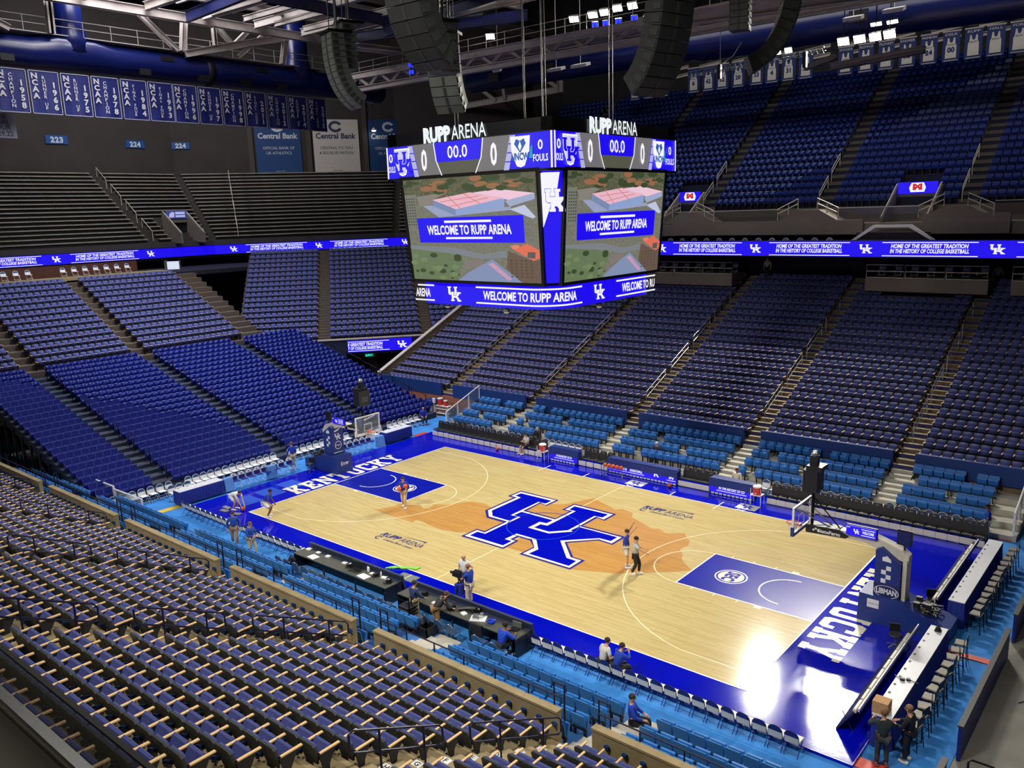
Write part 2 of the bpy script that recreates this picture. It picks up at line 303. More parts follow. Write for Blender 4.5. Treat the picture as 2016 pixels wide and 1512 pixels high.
# slab block letters
GL = {
 'K': [[(0, 0), (.42, 0), (.42, .17), (.34, .17), (.34, .83), (.42, .83), (.42, 1), (0, 1), (0, .83), (.08, .83), (.08, .17), (0, .17)], [(.34, .36), (.34, .56), (.58, .83), (.5, .83), (.5, 1), (.92, 1), (.92, .83), (.86, .83), (.6, .55), (.8, .17), (.9, .17), (.9, 0), (.52, 0), (.52, .17), (.55, .17), (.43, .4)]],
 'E': [[(0, 0), (.82, 0), (.82, .34), (.64, .34), (.64, .18), (.36, .18), (.36, .42), (.46, .42), (.46, .34), (.6, .34), (.6, .68), (.46, .68), (.46, .6), (.36, .6), (.36, .82), (.64, .82), (.64, .66), (.82, .66), (.82, 1), (0, 1), (0, .83), (.1, .83), (.1, .17), (0, .17)]],
 'N': [[(0, 0), (.38, 0), (.38, .17), (.29, .17), (.29, .62), (.68, 0), (.86, 0), (.86, .83), (.95, .83), (.95, 1), (.57, 1), (.57, .83), (.66, .83), (.66, .42), (.3, 1), (0, 1), (0, .83), (.09, .83), (.09, .17), (0, .17)]],
 'T': [[(.24, 0), (.66, 0), (.66, .17), (.57, .17), (.57, .82), (.72, .82), (.72, .64), (.9, .64), (.9, 1), (0, 1), (0, .64), (.18, .64), (.18, .82), (.33, .82), (.33, .17), (.24, .17)]],
 'U': [[(.2, 0), (.72, 0), (.84, .12), (.84, .83), (.92, .83), (.92, 1), (.52, 1), (.52, .83), (.6, .83), (.6, .22), (.55, .18), (.37, .18), (.32, .22), (.32, .83), (.4, .83), (.4, 1), (0, 1), (0, .83), (.08, .83), (.08, .12)]],
 'C': [[(.12, 0), (.72, 0), (.84, .12), (.84, .36), (.62, .36), (.62, .2), (.34, .2), (.24, .28), (.24, .72), (.34, .8), (.62, .8), (.62, .64), (.84, .64), (.84, 1), (.68, 1), (.66, .94), (.58, 1), (.12, 1), (0, .88), (0, .12)]],
 'Y': [[(.26, 0), (.7, 0), (.7, .17), (.6, .17), (.6, .42), (.84, .83), (.96, .83), (.96, 1), (.56, 1), (.56, .83), (.62, .83), (.48, .6), (.34, .83), (.4, .83), (.4, 1), (0, 1), (0, .83), (.1, .83), (.36, .42), (.36, .17), (.26, .17)]]}
GW = {'K': .92, 'E': .82, 'N': .95, 'T': .9, 'U': .92, 'C': .84, 'Y': .96}
def slab(mb, txt, org, ux, uy, h, total, m=0):
    wsum = sum(GW[c] for c in txt); gap = 0.14; k = total / (wsum + gap * (len(txt) - 1)); x = 0; o = Vector(org); ux = Vector(ux); uy = Vector(uy)
    for c in txt:
        for P in GL[c]: mb.poly([o + ux * (x + p[0] * k) + uy * (p[1] * h) for p in P], m)
        x += (GW[c] + gap) * k
for s, nm in ((-1, 'left'), (1, 'right')):
    kb = MB(); slab(kb, 'KENTUCKY', (s * 14.56, s * 4.28, .006), (0, -s, 0), (s, 0, 0), 1.55, 8.45); kb.build('baseline_lettering', M_cream, floor)
    se = MB(); o = (s * 10.16, 0, .012)
    strip(se, [(o[0] + x, y) for x, y in circ(0, 0, .66, 0, 2 * PI, 40)[:-1]], .06, .012, 0, closed=True)
    se.poly([(o[0] + x, y, .014) for x, y in circ(0, 0, .55, 0, 2 * PI, 40)[:-1]], 1)
    se.text('SEC', (o[0] - s * .26, 0, .018), (0, -s, 0), (s, 0, 0), .52, 2, 'C', bold=.05, fit=.92)
    for d in (-.17, .17):
        hw = math.sqrt(.55 ** 2 - .3 ** 2); se.add([(o[0] + d - .012, -.5, .016), (o[0] + d + .012, -.5, .016), (o[0] + d + .012, .5, .016), (o[0] + d - .012, .5, .016)], [(0, 1, 2, 3)], 1)
    se.build('conference_emblem', [M_white, M_cream, M_lane], floor)
def arena_mark(cx, cy, w):
    a = MB(); x0 = cx - w / 2; h = w * .135
    a.text('RUPP', (x0, cy, .012), X, Y, h, 0, 'L', bold=.035, shear=0.2, fit=w * .42); a.text('ARENA', (x0 + w * .44, cy, .012), X, Y, h, 0, 'L', shear=0.1, fit=w * .52)
    a.add([(x0 + w * .25, cy + h * 1.25, .012), (x0 + w * .9, cy + h * 1.75, .012), (x0 + w * .86, cy + h * 1.25, .012), (x0 + w * .84, cy + h * 1.55, .012)], [(0, 1, 3), (1, 2, 3)])
    strip(a, [(p[0], p[1]) for p in circ(x0 + w * .07, cy - h * .62, h * .38, .6, 2 * PI - .6, 16)], h * .17, .012); a.text('Central Bank Center', (x0 + w * .2, cy - h * .85, .012), X, Y, h * .55, 0, 'L', fit=w * .68)
    a.build('arena_wordmark', M_navy_ink, floor)
arena_mark(-4.4, -5.65, 3.0); arena_mark(4.2, 5.1, 3.0)
ap = MB(); ap.text('CAMPUS.COM', (1.0, -8.85, .006), X, Y, .4, 0, 'L', bold=.03, fit=3.4)
for x, y in ((0.35, 8.35), (7.15, 8.3)):
    ap.add([(x - .55, y - .4, .006), (x + .55, y - .4, .006), (x + .55, y + .4, .006), (x - .55, y + .4, .006)], [(0, 1, 2, 3)], 0); uk(ap, (x, y, .009), X, Y, .6, 1)
    strip(ap, [(x - .35, y - .75), (x + .1, y - .5)], .06, .006, 0); strip(ap, [(x - .35, y - .5), (x + .1, y - .75)], .06, .006, 0)
for (x, y) in ((-16.1, -6.6), (-16.2, -5.0), (-16.4, -3.4)):
    ap.add([(x - .75, y - .6, .005), (x + .75, y - .6, .005), (x + .75, y + .6, .005), (x - .75, y + .6, .005)], [(0, 1, 2, 3)], 2)
ap.build('apron_markings', [M_white, M_lane, mat('lighter_blue_decal', (40, 84, 205), 0.3, var=0.05)], floor)
# ---------------------------------------------------------------- room shell
fb = MB(); fb.box(-62, 40, -60, 34, -0.4, -0.12); struct(fb.build('floor', M_concg))
cb = MB(); cb.box(-21.1, 20.35, -11.2, 15.0, -0.12, -0.10); struct(cb.build('floor_carpet', M_carpet))
for nm, b in (('wall_far', (-95, 60, 56, 57)), ('wall_near', (-95, 60, -66, -65)), ('wall_right', (60, 61, -66, 57)), ('wall_left', (-96, -95, -66, 57))):
    w_ = MB(); w_.box(*b, -0.4, 44); struct(w_.build(nm, M_dark))
cb = MB(); cb.box(-96, 61, -66, 57, 44, 44.5); struct(cb.build('ceiling', mat('dark_ceiling', (30, 29, 33), 0.9, var=0.1)))
AIS = [(-30.4, -29.35), (-21.86, -20.6), (-13.22, -12.2), (-4.58, -3.55), (3.81, 4.88), (12.33, 13.45), (20.95, 22.0)]   # aisles, both sidelines
SEC = [(AIS[i][1], AIS[i + 1][0]) for i in range(len(AIS) - 1)]
def terrace(mb, n, y0, t, z0, r, x0, x1, sgn, m=0, base=-0.1):   # sgn -1: near side (towards -y), +1: far side
    P = [(y0, base)]
    for k in range(n):
        P += [(y0 + sgn * t * k, z0 + r * k), (y0 + sgn * t * (k + 1), z0 + r * k)]
    P += [(y0 + sgn * t * n, base)]
    mb.prism(P, 'x', x0, x1, m)
def aisle_steps(mb, n, y0, t, z0, r, xa, xb, sgn, m=0, edge=None):
    for k in range(n):
        ya = y0 + sgn * t * k; yb = ya + sgn * t * .5; zb = z0 + r * k
        mb.box(xa, xb, min(ya + sgn * t * .5, ya + sgn * t), max(ya + sgn * t * .5, ya + sgn * t), zb, zb + r * .5, m)
        if edge is not None: mb.box(xa, xb, min(ya, ya + sgn * .05), max(ya, ya + sgn * .05), zb, zb + .006, edge)
# near stand: fixed concrete terrace rows 0..16
NT, NR, NZ, NY = 0.85, 0.413, 1.51, -15.05
nt_ = MB(); terrace(nt_, 18, NY - .12, NT, NZ, NR, -46, 32, -1)
for a, b in AIS: aisle_steps(nt_, 18, NY - .12, NT, NZ, NR, a + .03, b - .03, -1)
struct(nt_.build('floor_near_terrace', M_conc))
wl = MB()
for i, (a, b) in enumerate([(-46, AIS[0][0])] + SEC + [(AIS[-1][1], 32)]): wl.box(a, b, NY - .12, NY + .06, -0.1, 2.36, 0); wl.box(a - .01, b + .01, NY - .15, NY + .09, 2.33, 2.40, 0)
struct(wl.build('wall_near_parapet', M_conc))
# near stand: retractable platforms, four rows
BT, BZ, BR = 0.95, 0.15, 0.28
M_plat = mat('platform_grey', (176, 172, 160), 0.7, var=0.1, scale=2); M_platb = mat('platform_blue', (44, 100, 165), 0.8, var=0.12, scale=2)
for s, nm in ((-1, 'near'), (1, 'far')):
    pb = MB(); x0, x1 = (-46, 24) if s < 0 else (-18.2, 18.9)
    y0 = s * 11.15
    for k in range(4): pb.box(x0, x1, *sorted((y0 + s * BT * k, s * 14.95)), -0.1 if k == 0 else BZ + BR * (k - 1) - .02, BZ + BR * k, 1 if s < 0 else 0)
    for a, b in AIS:
        if a < x0 or b > x1 + .6: continue
        for k in range(4): pb.box(a, b, *sorted((y0 + s * (BT * k - .02), y0 + s * BT * (k + 1))), BZ + BR * k - .04, BZ + BR * k + .012, 0); pb.box(a, b, *sorted((y0 + s * (BT * k + BT * .5), y0 + s * BT * (k + 1))), BZ + BR * k, BZ + BR * k + BR * .5, 0)
        pb.box(a, b, *sorted((s * 14.9, s * 15.3)), 0.8, 1.3, 0)
    struct(pb.build('floor_%s_platform' % nm, [M_plat, M_platb]))
# far stand: terrace rows
FT, FR, FZ, FY = 0.87, 0.385, 1.51, 15.05
ft_ = MB(); terrace(ft_, 22, FY + .12, FT, FZ, FR, -29.3, 40, 1)
M_fconc = mat('far_terrace_concrete', (112, 98, 78), 0.8, var=0.14, scale=1.6); M_riser = mat('navy_riser', (52, 52, 110), 0.7, var=0.1)
M_nose = mat('pale_step_nosing', (206, 190, 150), 0.6, var=0.05)
for a, b in AIS[1:]:
    aisle_steps(ft_, 22, FY + .12, FT, FZ, FR, a + .03, b - .03, 1)
    for k in range(22):
        y = FY + .12 + FT * k; z = FZ + FR * k; ft_.box(a + .03, b - .03, y - .012, y, z - FR + .03, z - .03, 1)
        for yy, zz in ((y, z), (y + FT * .5, z + FR * .5)): ft_.box(a + .03, b - .03, yy - .02, yy + .05, zz, zz + .008, 2)
struct(ft_.build('floor_far_terrace', [M_fconc, M_riser, M_nose]))
wl = MB()
for a, b in [(-29.3, AIS[1][0])] + SEC[1:] + [(AIS[-1][1], 40)]: wl.box(a, b, FY - .06, FY + .12, 1.3, 2.3, 0)
wl.box(-29.3, -18.3, FY - .04, FY + .1, -0.1, 1.3, 1); wl.box(18.9, 40, FY - .04, FY + .1, -0.1, 1.3, 1)
struct(wl.build('wall_far_parapet', [mat('navy_front_panel', (14, 52, 120), 0.6, var=0.1), mat('brown_brick', (150, 92, 70), 0.85, var=0.2, scale=12)]))
pr_ = MB(); pr_.prism([(15.0, 1.3), (15.0, 2.45), (34.5, 2.45 + 19.4 * FR / FT), (34.5, 1.3)], 'x', -29.5, -29.2, 0); pr_.prism([(15.0, 2.42), (15.0, 2.5), (34.5, 2.5 + 19.4 * FR / FT), (34.5, 2.42 + 19.4 * FR / FT)], 'x', -29.55, -29.15, 1)
struct(pr_.build('wall_stand_side', [M_fconc, M_steelw]))
# end stand: royal retractable platforms then fixed terrace
ET, ER, EZ, EX = 0.76, 0.215, 0.30, -21.15
es = MB(); P = [(EX, -0.1)]
for k in range(23): P += [(EX - ET * k, EZ + ER * k), (EX - ET * (k + 1), EZ + ER * k)]
P += [(EX - ET * 23, EZ + ER * 22 - .5), (EX - ET, -0.1)]
es.prism([(x, z) for x, z in P], 'y', -12.5, 13.6, 0); struct(es.build('floor_end_platform', mat('dark_platform', (46, 54, 78), 0.8, var=0.1)))
EA = [(-9.25, -8.0), (-1.2, 0.0), (6.85, 8.05)]    # aisles of the end stand
ea = MB()
for a, b in EA:
    for k in range(23): ea.box(a, b, EX - ET * (k + 1), EX - ET * k, EZ + ER * k - .02, EZ + ER * k + .012); ea.box(a, b, EX - ET * (k + 1), EX - ET * (k + .5), EZ + ER * k, EZ + ER * (k + .5))
struct(ea.build('floor_end_aisles', M_concg))
GX, GZ = EX - ET * 23 - .6, 5.4
eg = MB(); P = [(GX, 2)]
for k in range(14): P += [(GX - NT * k, GZ + NR * k), (GX - NT * (k + 1), GZ + NR * k)]
P += [(GX - NT * 14, 2)]
eg.prism(P, 'y', -60, 11.0, 0)
for a, b in EA[:2] + [(-19.0, -17.6)]:
    for k in range(14): eg.box(a, b, GX - NT * (k + 1), GX - NT * (k + .5), GZ + NR * k, GZ + NR * (k + .5)); eg.box(a, b, GX - NT * k - .06, GX - NT * k + .01, GZ + NR * k, GZ + NR * k + .008, 1)
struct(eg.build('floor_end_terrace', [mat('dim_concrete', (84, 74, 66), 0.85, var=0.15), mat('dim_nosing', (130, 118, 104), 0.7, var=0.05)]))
# corner block above the tunnel
CA = Vector((-36.9, 13.78, 0)); CBv = Vector((-31.0, 20.9, 0)); cdir = (CBv - CA).normalized(); cn = Vector((-cdir.y, cdir.x, 0)) if Vector((-cdir.y, cdir.x, 0)).x < 0 else Vector((cdir.y, -cdir.x, 0))
CM = Matrix((cdir, cn, Vector((0, 0, 1)))).transposed().to_4x4(); CM.translation = CA   # local x along the front, y backwards
ck = MB(); P = [(0, 3.9)]
for k in range(19): P += [(NT * k, 4.5 + NR * k), (NT * (k + 1), 4.5 + NR * k)]
P += [(NT * 19, 3.9)]
ck.prism(P, 'x', -6.5, 16.0, 0); CAI = [(0.6, 1.7), (9.9, 11.0)]
for a, b in CAI:
    for k in range(19): ck.box(a, b, NT * (k + .5), NT * (k + 1), 4.5 + NR * k, 4.5 + NR * (k + .5)); ck.box(a, b, NT * k - .01, NT * k + .05, 4.5 + NR * k, 4.5 + NR * k + .008, 1)
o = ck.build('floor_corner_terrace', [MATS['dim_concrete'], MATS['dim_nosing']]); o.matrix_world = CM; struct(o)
ck = MB(); ck.box(-6.5, 16, -.15, .0, 3.3, 4.75, 0); ck.box(-6.5, 16, -.22, .05, 4.7, 4.82, 1); o = ck.build('wall_corner_fascia', [mat('navy_fascia', (16, 26, 60), 0.7, var=0.1), M_steelw]); o.matrix_world = CM; struct(o)
ck = MB(); ck.box(-6, 16, 4.5, 4.7, -0.4, 3.6, 0); ck.box(5.0, 5.9, 2.6, 3.3, -0.4, 3.4, 1); o = ck.build('wall_tunnel', [M_dark, mat('dim_column', (34, 36, 50), 0.8, var=0.1)]); o.matrix_world = CM; struct(o)
# back walls under the upper decks
bw = MB(); bw.box(-31, 41, 34.6, 34.9, 8.5, 13.0, 0); struct(bw.build('wall_far_concourse', mat('dark_navy_wall', (16, 18, 38), 0.8, var=0.1)))
bw = MB(); bw.box(-64.5, -64.2, -60, 30, 8, 13.0, 0); bw.box(-57.2, -57.0, -60, 8.6, 10.9, 12.0, 1); bw.box(-64, -51.6, -60, 30, 10.5, 10.9, 0); struct(bw.build('wall_end_concourse', [MATS['dark_navy_wall'], mat('brown_panel', (92, 52, 40), 0.7, var=0.2, scale=2)]))
# upper decks: slabs, fascia, terraces
RB = [Vector((-60, -60)), Vector((-60, 19)), Vector((-50, 36.5)), Vector((-38, 43)), Vector((-26, 36)), Vector((-14, 27.6)), Vector((40, 27.6))]   # line of the ribbon board
def band(mb, pts, z0, z1, d0, d1, m=0):   # wall following a plan line, offset outwards (left of travel)
    n = len(pts)
    def off(d):
        r = []
        for i, p in enumerate(pts):
            e0 = (pts[i] - pts[i - 1]).normalized() if i else (pts[1] - pts[0]).normalized(); e1 = (pts[i + 1] - pts[i]).normalized() if i < n - 1 else e0
            n0 = Vector((-e0.y, e0.x)); n1 = Vector((-e1.y, e1.x)); q = n0 + n1; q = q / max(.3, q.dot(n0)); r.append(p + q * d)
        return r
    A = off(d0); B = off(d1)
    for i in range(n - 1):
        v = [(*A[i], z0), (*A[i + 1], z0), (*B[i + 1], z0), (*B[i], z0), (*A[i], z1), (*A[i + 1], z1), (*B[i + 1], z1), (*B[i], z1)]
        mb.add(v, [(0, 3, 2, 1), (4, 5, 6, 7), (0, 1, 5, 4), (1, 2, 6, 5), (2, 3, 7, 6), (3, 0, 4, 7)], m)
dk = MB(); band(dk, RB, 11.75, 12.0, .25, 7.5); band(dk, RB, 11.75, 12.85, .16, .4); struct(dk.build('floor_upper_deck', M_dark))
# end upper terrace (benches)
HT, HR, HZ = 0.68, 0.43, 13.55
M_hconc = mat('grey_bench_concrete', (66, 64, 62), 0.85, var=0.15, scale=1)
he = MB(); band(he, RB[:4], 12.0, 13.5, .45, .7, 0)
for k in range(18): band(he, RB[:4], 12.0 if k == 0 else HZ + HR * (k - 1), HZ + HR * k, .7 + HT * k, .7 + HT * (k + 1) + .3)
struct(he.build('floor_end_upper_terrace', M_hconc))
hw = MB(); band(hw, RB[:4], 12, 40, .7 + HT * 18 + .2, .7 + HT * 18 + .6); struct(hw.build('wall_end_upper', mat('charcoal_wall', (58, 55, 54), 0.9, var=0.12, scale=.4)))
# far upper terrace
UT, UR, UZ, UY, UN = 0.74, 0.53, 15.15, 32.4, 22
ut = MB(); terrace(ut, UN, UY, UT, UZ, UR, -34, 42, 1, 0, 12.0); UA = [(-27.5, -26.4), (-17.2, -16.1), (-8.4, -7.2), (1.1, 2.3), (10.75, 11.95), (20.4, 21.6)]
for a, b in UA:
    aisle_steps(ut, UN, UY, UT, UZ, UR, a, b, 1, 1)
    for k in range(UN): ut.box(a, b, UY + UT * k - .005, UY + UT * (k + 1), UZ + UR * k, UZ + UR * k + .01, 1); ut.box(a, b, UY + UT * k - .02, UY + UT * k + .04, UZ + UR * k + .01, UZ + UR * k + .016, 2)
struct(ut.build('floor_far_upper_terrace', [mat('upper_dark', (24, 30, 58), 0.85, var=0.1), mat('upper_aisle', (92, 86, 82), 0.8, var=0.1), mat('upper_nosing', (120, 112, 106), 0.8, var=0.05)]))
bw = MB(); bw.box(-34, 42, UY + UT * UN, UY + UT * UN + .3, 12, 40); struct(bw.build('wall_far_upper', M_dark))
# grey parapet of the far upper deck with raised stair fronts
M_par = mat('grey_parapet', (126, 118, 112), 0.8, var=0.06, scale=.7)
gp = MB(); gp.box(-9.2, 5.6, 29.4, 29.7, 13.25, 14.25); gp.box(-34, -10.6, 29.4, 29.7, 13.25, 14.25); gp.box(9.4, 14.5, 29.4, 29.7, 13.25, 14.55)
gp.box(-34, 42, 29.7, 32.4, 13.2, 14.0); gp.box(-34, 42, 32.2, 32.4, 14.0, 15.1)
for a, b in UA: gp.prism([(a - 1.6, 14.2), (a - .2, 15.0), (b + .2, 15.0), (b + 1.6, 14.2)], 'y', 29.42, 31.2)
struct(gp.build('wall_upper_parapet', M_par))
# ---------------------------------------------------------------- seats
M_shell = mat('slate_plastic', (50, 55, 60), 0.5, var=0.1); M_cush = mat('navy_violet_fabric', (70, 78, 140), 0.85, var=0.1, scale=9); M_oak = mat('pale_oak', (236, 196, 140), 0.5, var=0.08, scale=10)
M_cup = mat('dark_blue_plastic', (20, 52, 104), 0.4, var=0.05); M_side = mat('seat_side_dark', (34, 36, 46), 0.6, var=0.08)
M_sky = mat('light_blue_plastic', (38, 110, 188), 0.45, var=0.06); M_skyb = mat('greyed_blue_plastic', (66, 126, 178), 0.55, var=0.06)
M_roy = mat('royal_plastic', (8, 26, 132), 0.5, var=0.1); M_roype = mat('royal_piping', (70, 96, 190), 0.5, var=0.05); M_upb = mat('upper_blue_plastic', (8, 38, 120), 0.35, var=0.12)
PW = 0.532
RX = Matrix.Rotation
def seat_parts():
    back = MB(); T = Matrix.Translation((0, 0, .36)) @ RX(math.radians(13), 4, 'X')
    back.prism([(-.19, 0), (.19, 0), (.245, .2), (.25, .44), (.2, .50), (-.2, .50), (-.25, .44), (-.245, .2)], 'y', -.045, 0, 0, T)
    back.prism([(-.17, .04), (.17, .04), (.22, .2), (.225, .42), (.18, .47), (-.18, .47), (-.225, .42), (-.22, .2)], 'y', 0, .05, 1, T)
    cu = MB(); T2 = Matrix.Translation((0, .07, .38)) @ RX(math.radians(-30), 4, 'X')
    cu.prism([(0, 0), (.09, .02), (.12, .10), (.12, .26), (.09, .32), (.03, .34), (0, .30)], 'x', -.225, .225, 0, T2)
    arm = MB(); arm.bbox(-.03, .03, -.03, .45, .60, .64, .008, 0, Matrix.Translation((-PW / 2, 0, 0)))
    side = MB(); side.prism([(-.02, 0), (.16, 0), (.18, .30), (.34, .58), (-.06, .60), (.02, .3)], 'x', -PW / 2 - .018, -PW / 2 + .018)
    cup = MB(); cup.lathe([(.035, 0), (.052, .08), (.056, .085), (.044, .08), (.03, .01), (0.001, .01)], 10, 0, Matrix.Translation((-PW / 2 + .02, -.19, .47))); cup.box(-PW / 2, -PW / 2 + .04, -.14, -.04, .47, .54)
    arm2 = MB(); arm2.add(arm.v, arm.f, 0, Matrix.Translation((PW, 0, 0))); side2 = MB(); side2.add(side.v, side.f, 0, Matrix.Translation((PW, 0, 0)))
    return back, cu, arm, side, cup, arm2, side2
_b, _c, _a, _s, _p, _a2, _s2 = seat_parts()
ME_NAVY = [('backrest', _b.mesh('backrest', [M_shell, M_cush])), ('seat_cushion', _c.mesh('seat_cushion', M_cush)), ('armrest', _a.mesh('armrest', M_oak)), ('side_frame', _s.mesh('side_frame', M_side)), ('cup_holder', _p.mesh('cup_holder', M_cup))]
ME_END = [('armrest', _a2.mesh('armrest', M_oak)), ('side_frame', _s2.mesh('side_frame', M_side))]
def allin(parts): # one template with material slots in order
    t = MB()
    for mb, m in parts: t.add(mb.v, mb.f, [m[i] for i in (mb.m if any(mb.m) else [0] * len(mb.f))] if isinstance(m, (list, tuple)) else m)
    return t
T_NAVY = allin([(_b, (0, 1)), (_c, 1), (_a, 2), (_s, 3), (_p, 4)]); NAVY_M = [M_shell, M_cush, M_oak, M_side, M_cup]
T_NAVYF = allin([(_b, (0, 1)), (_c, 1), (_a, 2), (_s, 3)])
def BLK(s, tot): return ['far-left', 'second-left', 'middle', 'second-right', 'right-end', 'corner'][s] if tot > 5 else ['left', 'second-left', 'middle', 'second-right', 'right'][s]
navy = []   # (depth, loc, rz, label, is_end)
rest_navy = []
for s, (a, b) in enumerate(SEC):
    n = 14; p = (b - a - .02) / n
    for k in range(0, 17):
        for i in range(n):
            loc = (a + .01 + p * (i + .5), NY - .76 - NT * k - .05, NZ + NR * k); d = seen((loc[0], loc[1], loc[2] + .5))
            if d is None: continue
            navy.append((d, loc, 0.0, 'navy seat with oak armrests, %s row behind the concrete wall, %s seat, %s near block' % (ORD[k + 1], ORD[i + 1], BLK(s, 6)), i == n - 1))
navy.sort(key=lambda q: q[0])
for d, loc, rz, lab, end in navy[:300]: spawn('padded_chair', ME_NAVY + (ME_END if end else []), lab, 'seat', loc, rz, 'navy padded seats in the near stand')
rest = [tr(loc, rz) for d, loc, rz, lab, e in navy[300:]]; ends = [tr(loc, rz) for d, loc, rz, lab, e in navy[300:] if e]
for a, b in [(-29.2, AIS[1][0])] + SEC[1:] + [(AIS[-1][1], 33)]:
    n = round((b - a) / PW); p = (b - a - .02) / n
    for k in range(21):
        for i in range(n):
            loc = (a + .01 + p * (i + .5), FY + .93 + FT * k, FZ + FR * k)
            if -2.2 < loc[0] - 8.6 < 2.9 and k > 17: continue
            if seen((loc[0], loc[1], loc[2] + .5)) is not None: rest.append(tr(loc, PI)); ends += [tr(loc, PI)] if i == 0 else []
for a, b in ((-45, -19.1), (-17.5, EA[0][0]), (EA[0][1], EA[1][0]), (EA[1][1], 8.6)):
    n = round((b - a) / PW); p = (b - a) / n
    for k in range(13):
        for i in range(n):
            loc = (GX - NT * k - .7, a + p * (i + .5), GZ + NR * k)
            if seen((loc[0], loc[1], loc[2] + .5)) is not None: rest.append(tr(loc, -PI / 2)); ends += [tr(loc, -PI / 2)] if i == 0 else []
for a, b in ((-6.3, CAI[0][0]), (CAI[0][1], CAI[1][0]), (CAI[1][1], 15.8)):
    n = round((b - a) / PW); p = (b - a) / n
    for k in range(18):
        for i in range(n):
            M = CM @ tr((a + p * (i + .5), NT * k + .75, 4.5 + NR * k), PI); q = M.translation
            if seen((q.x, q.y, q.z + .5)) is not None: rest.append(M)
T_ENDS = allin([(_a2, 2), (_s2, 3)])
o = mass('padded_chairs', T_NAVYF, NAVY_M[:4], rest, [(T_ENDS, ends)]); tag(o, 'remaining navy padded seats filling the lower bowl stands', 'seat', 'navy padded seats in the lower bowl', 'stuff')
# light blue retractable seats
def sky_parts():
    back = MB(); T = Matrix.Translation((0, 0, .38)) @ RX(math.radians(12), 4, 'X')
    back.prism([(-.215, 0), (.215, 0), (.245, .36), (.22, .45), (-.22, .45), (-.245, .36)], 'y', -.02, .0, 1, T); back.prism([(-.215, 0), (.215, 0), (.245, .36), (.22, .45), (-.22, .45), (-.245, .36)], 'y', 0.0, .012, 0, T)
    pan = MB(); T2 = Matrix.Translation((0, .05, .36)) @ RX(math.radians(-14), 4, 'X')
    pan.prism([(0, 0), (.05, 0), (.09, .08), (.1, .3), (.06, .38), (0, .36)], 'x', -.22, .22, 0, T2)
    br = MB(); br.box(-.2, -.16, -.04, .08, 0, .42, 0); br.box(.16, .2, -.04, .08, 0, .42, 0); br.box(-.27, .27, -.03, .03, .3, .36, 0)
    return back, pan, br
_b, _p, _r = sky_parts(); ME_SKY = [('backrest', _b.mesh('backrest', [M_sky, M_skyb])), ('seat_pan', _p.mesh('seat_pan', M_sky)), ('bracket', _r.mesh('bracket', M_side))]
T_SKY = allin([(_b, (0, 1)), (_p, 0), (_r, 2)]); L_ = []
def skyrow(s):
    for si, (a, b) in enumerate([(AIS[0][1], AIS[1][0])] + SEC[1:]):
        if s > 0 and si == 0: continue
        if s > 0 and si == 1: a = -17.5
        if s > 0 and si == 5: b = 17.5
        n = round((b - a) / PW); p = (b - a - .04) / n
        for k in range(4):
            for i in range(n):
                if s > 0 and (si * 7 + k * 5) % 9 == i: continue        # small gaps between seat units
                if s < 0 and si == 4 and k < 3 and i < 2: continue
                if s < 0 and si == 3 and k < 2 and i > 12: continue
                loc = (a + .02 + p * (i + .5), s * (11.15 + BT * k + .72), BZ + BR * k); d = seen((loc[0], loc[1], loc[2] + .5), 20)
                if d is None: continue
                L_.append((d, loc, PI if s > 0 else 0, 'light blue fold-up seat, %s row from the floor, %s seat, %s %s block' % (ORD[k + 1], ORD[i + 1], BLK(si, 6), 'far' if s > 0 else 'near')))
skyrow(-1); skyrow(1); L_.sort(key=lambda q: q[0])
for d, loc, rz, lab in L_[:300]: spawn('stadium_chair', ME_SKY, lab, 'seat', loc, rz, 'light blue retractable seats')
tag(mass('stadium_chairs', T_SKY, [M_sky, M_skyb, M_side], [tr(l, r) for d, l, r, b in L_[300:]]), 'remaining light blue retractable seats across the court', 'seat', 'light blue retractable seats', 'stuff')
# royal blue end-stand seats
def roy_parts():
    back = MB(); T = Matrix.Translation((0, 0, .32)) @ RX(math.radians(10), 4, 'X')
    P = [(-.205, 0), (.205, 0), (.215, .34), (.19, .40), (-.19, .40), (-.215, .34)]
    back.prism(P, 'y', -.03, .02, 0, T)
    pip = MB(); pip.tube([T @ Vector((x * 1.0, .026, z)) for x, z in [P[5]] + [P[4], P[3], P[2]]], .011, 4); pip.tube([T @ Vector((-.21, .026, 0.05)), T @ Vector((-.215, .026, .34))], .011, 4); pip.tube([T @ Vector((.21, .026, 0.05)), T @ Vector((.215, .026, .34))], .011, 4)
    pan = MB(); pan.prism([(.04, .12), (.13, .10), (.16, .3), (.1, .42), (.04, .40)], 'x', -.2, .2); pan.box(-.24, .24, -.06, .04, -.02, .2, 1)
    return back, pip, pan
_b, _i, _p = roy_parts(); RB_ = _b.mesh('bleacher_seat', M_roy); ME_ROY = [('piping', _i.mesh('piping', M_roype)), ('seat_pan', _p.mesh('seat_pan', [M_roy, MATS['dark_platform']]))]
T_ROY = allin([(_b, 0), (_i, 1), (_p, (0, 2))]); L_ = []
for si, (a, b) in enumerate(((-12.45, EA[0][0]), (EA[0][1], EA[1][0]), (EA[1][1], EA[2][0]), (EA[2][1], 13.5))):
    n = round((b - a) / .48); p = (b - a) / n
    for k in range(23):
        for i in range(n):
            loc = (EX - ET * k - .6, a + p * (i + .5), EZ + ER * k + .12); d = seen((loc[0], loc[1], loc[2] + .4), 20)
            if d is None: continue
            L_.append((d, loc, -PI / 2, 'royal blue end-stand seat, %s row up, %s seat, %s block' % (ORD[k + 1], ORD[i + 1], ['left-end', 'second-left', 'third', 'right-end'][si])))
L_.sort(key=lambda q: q[0])
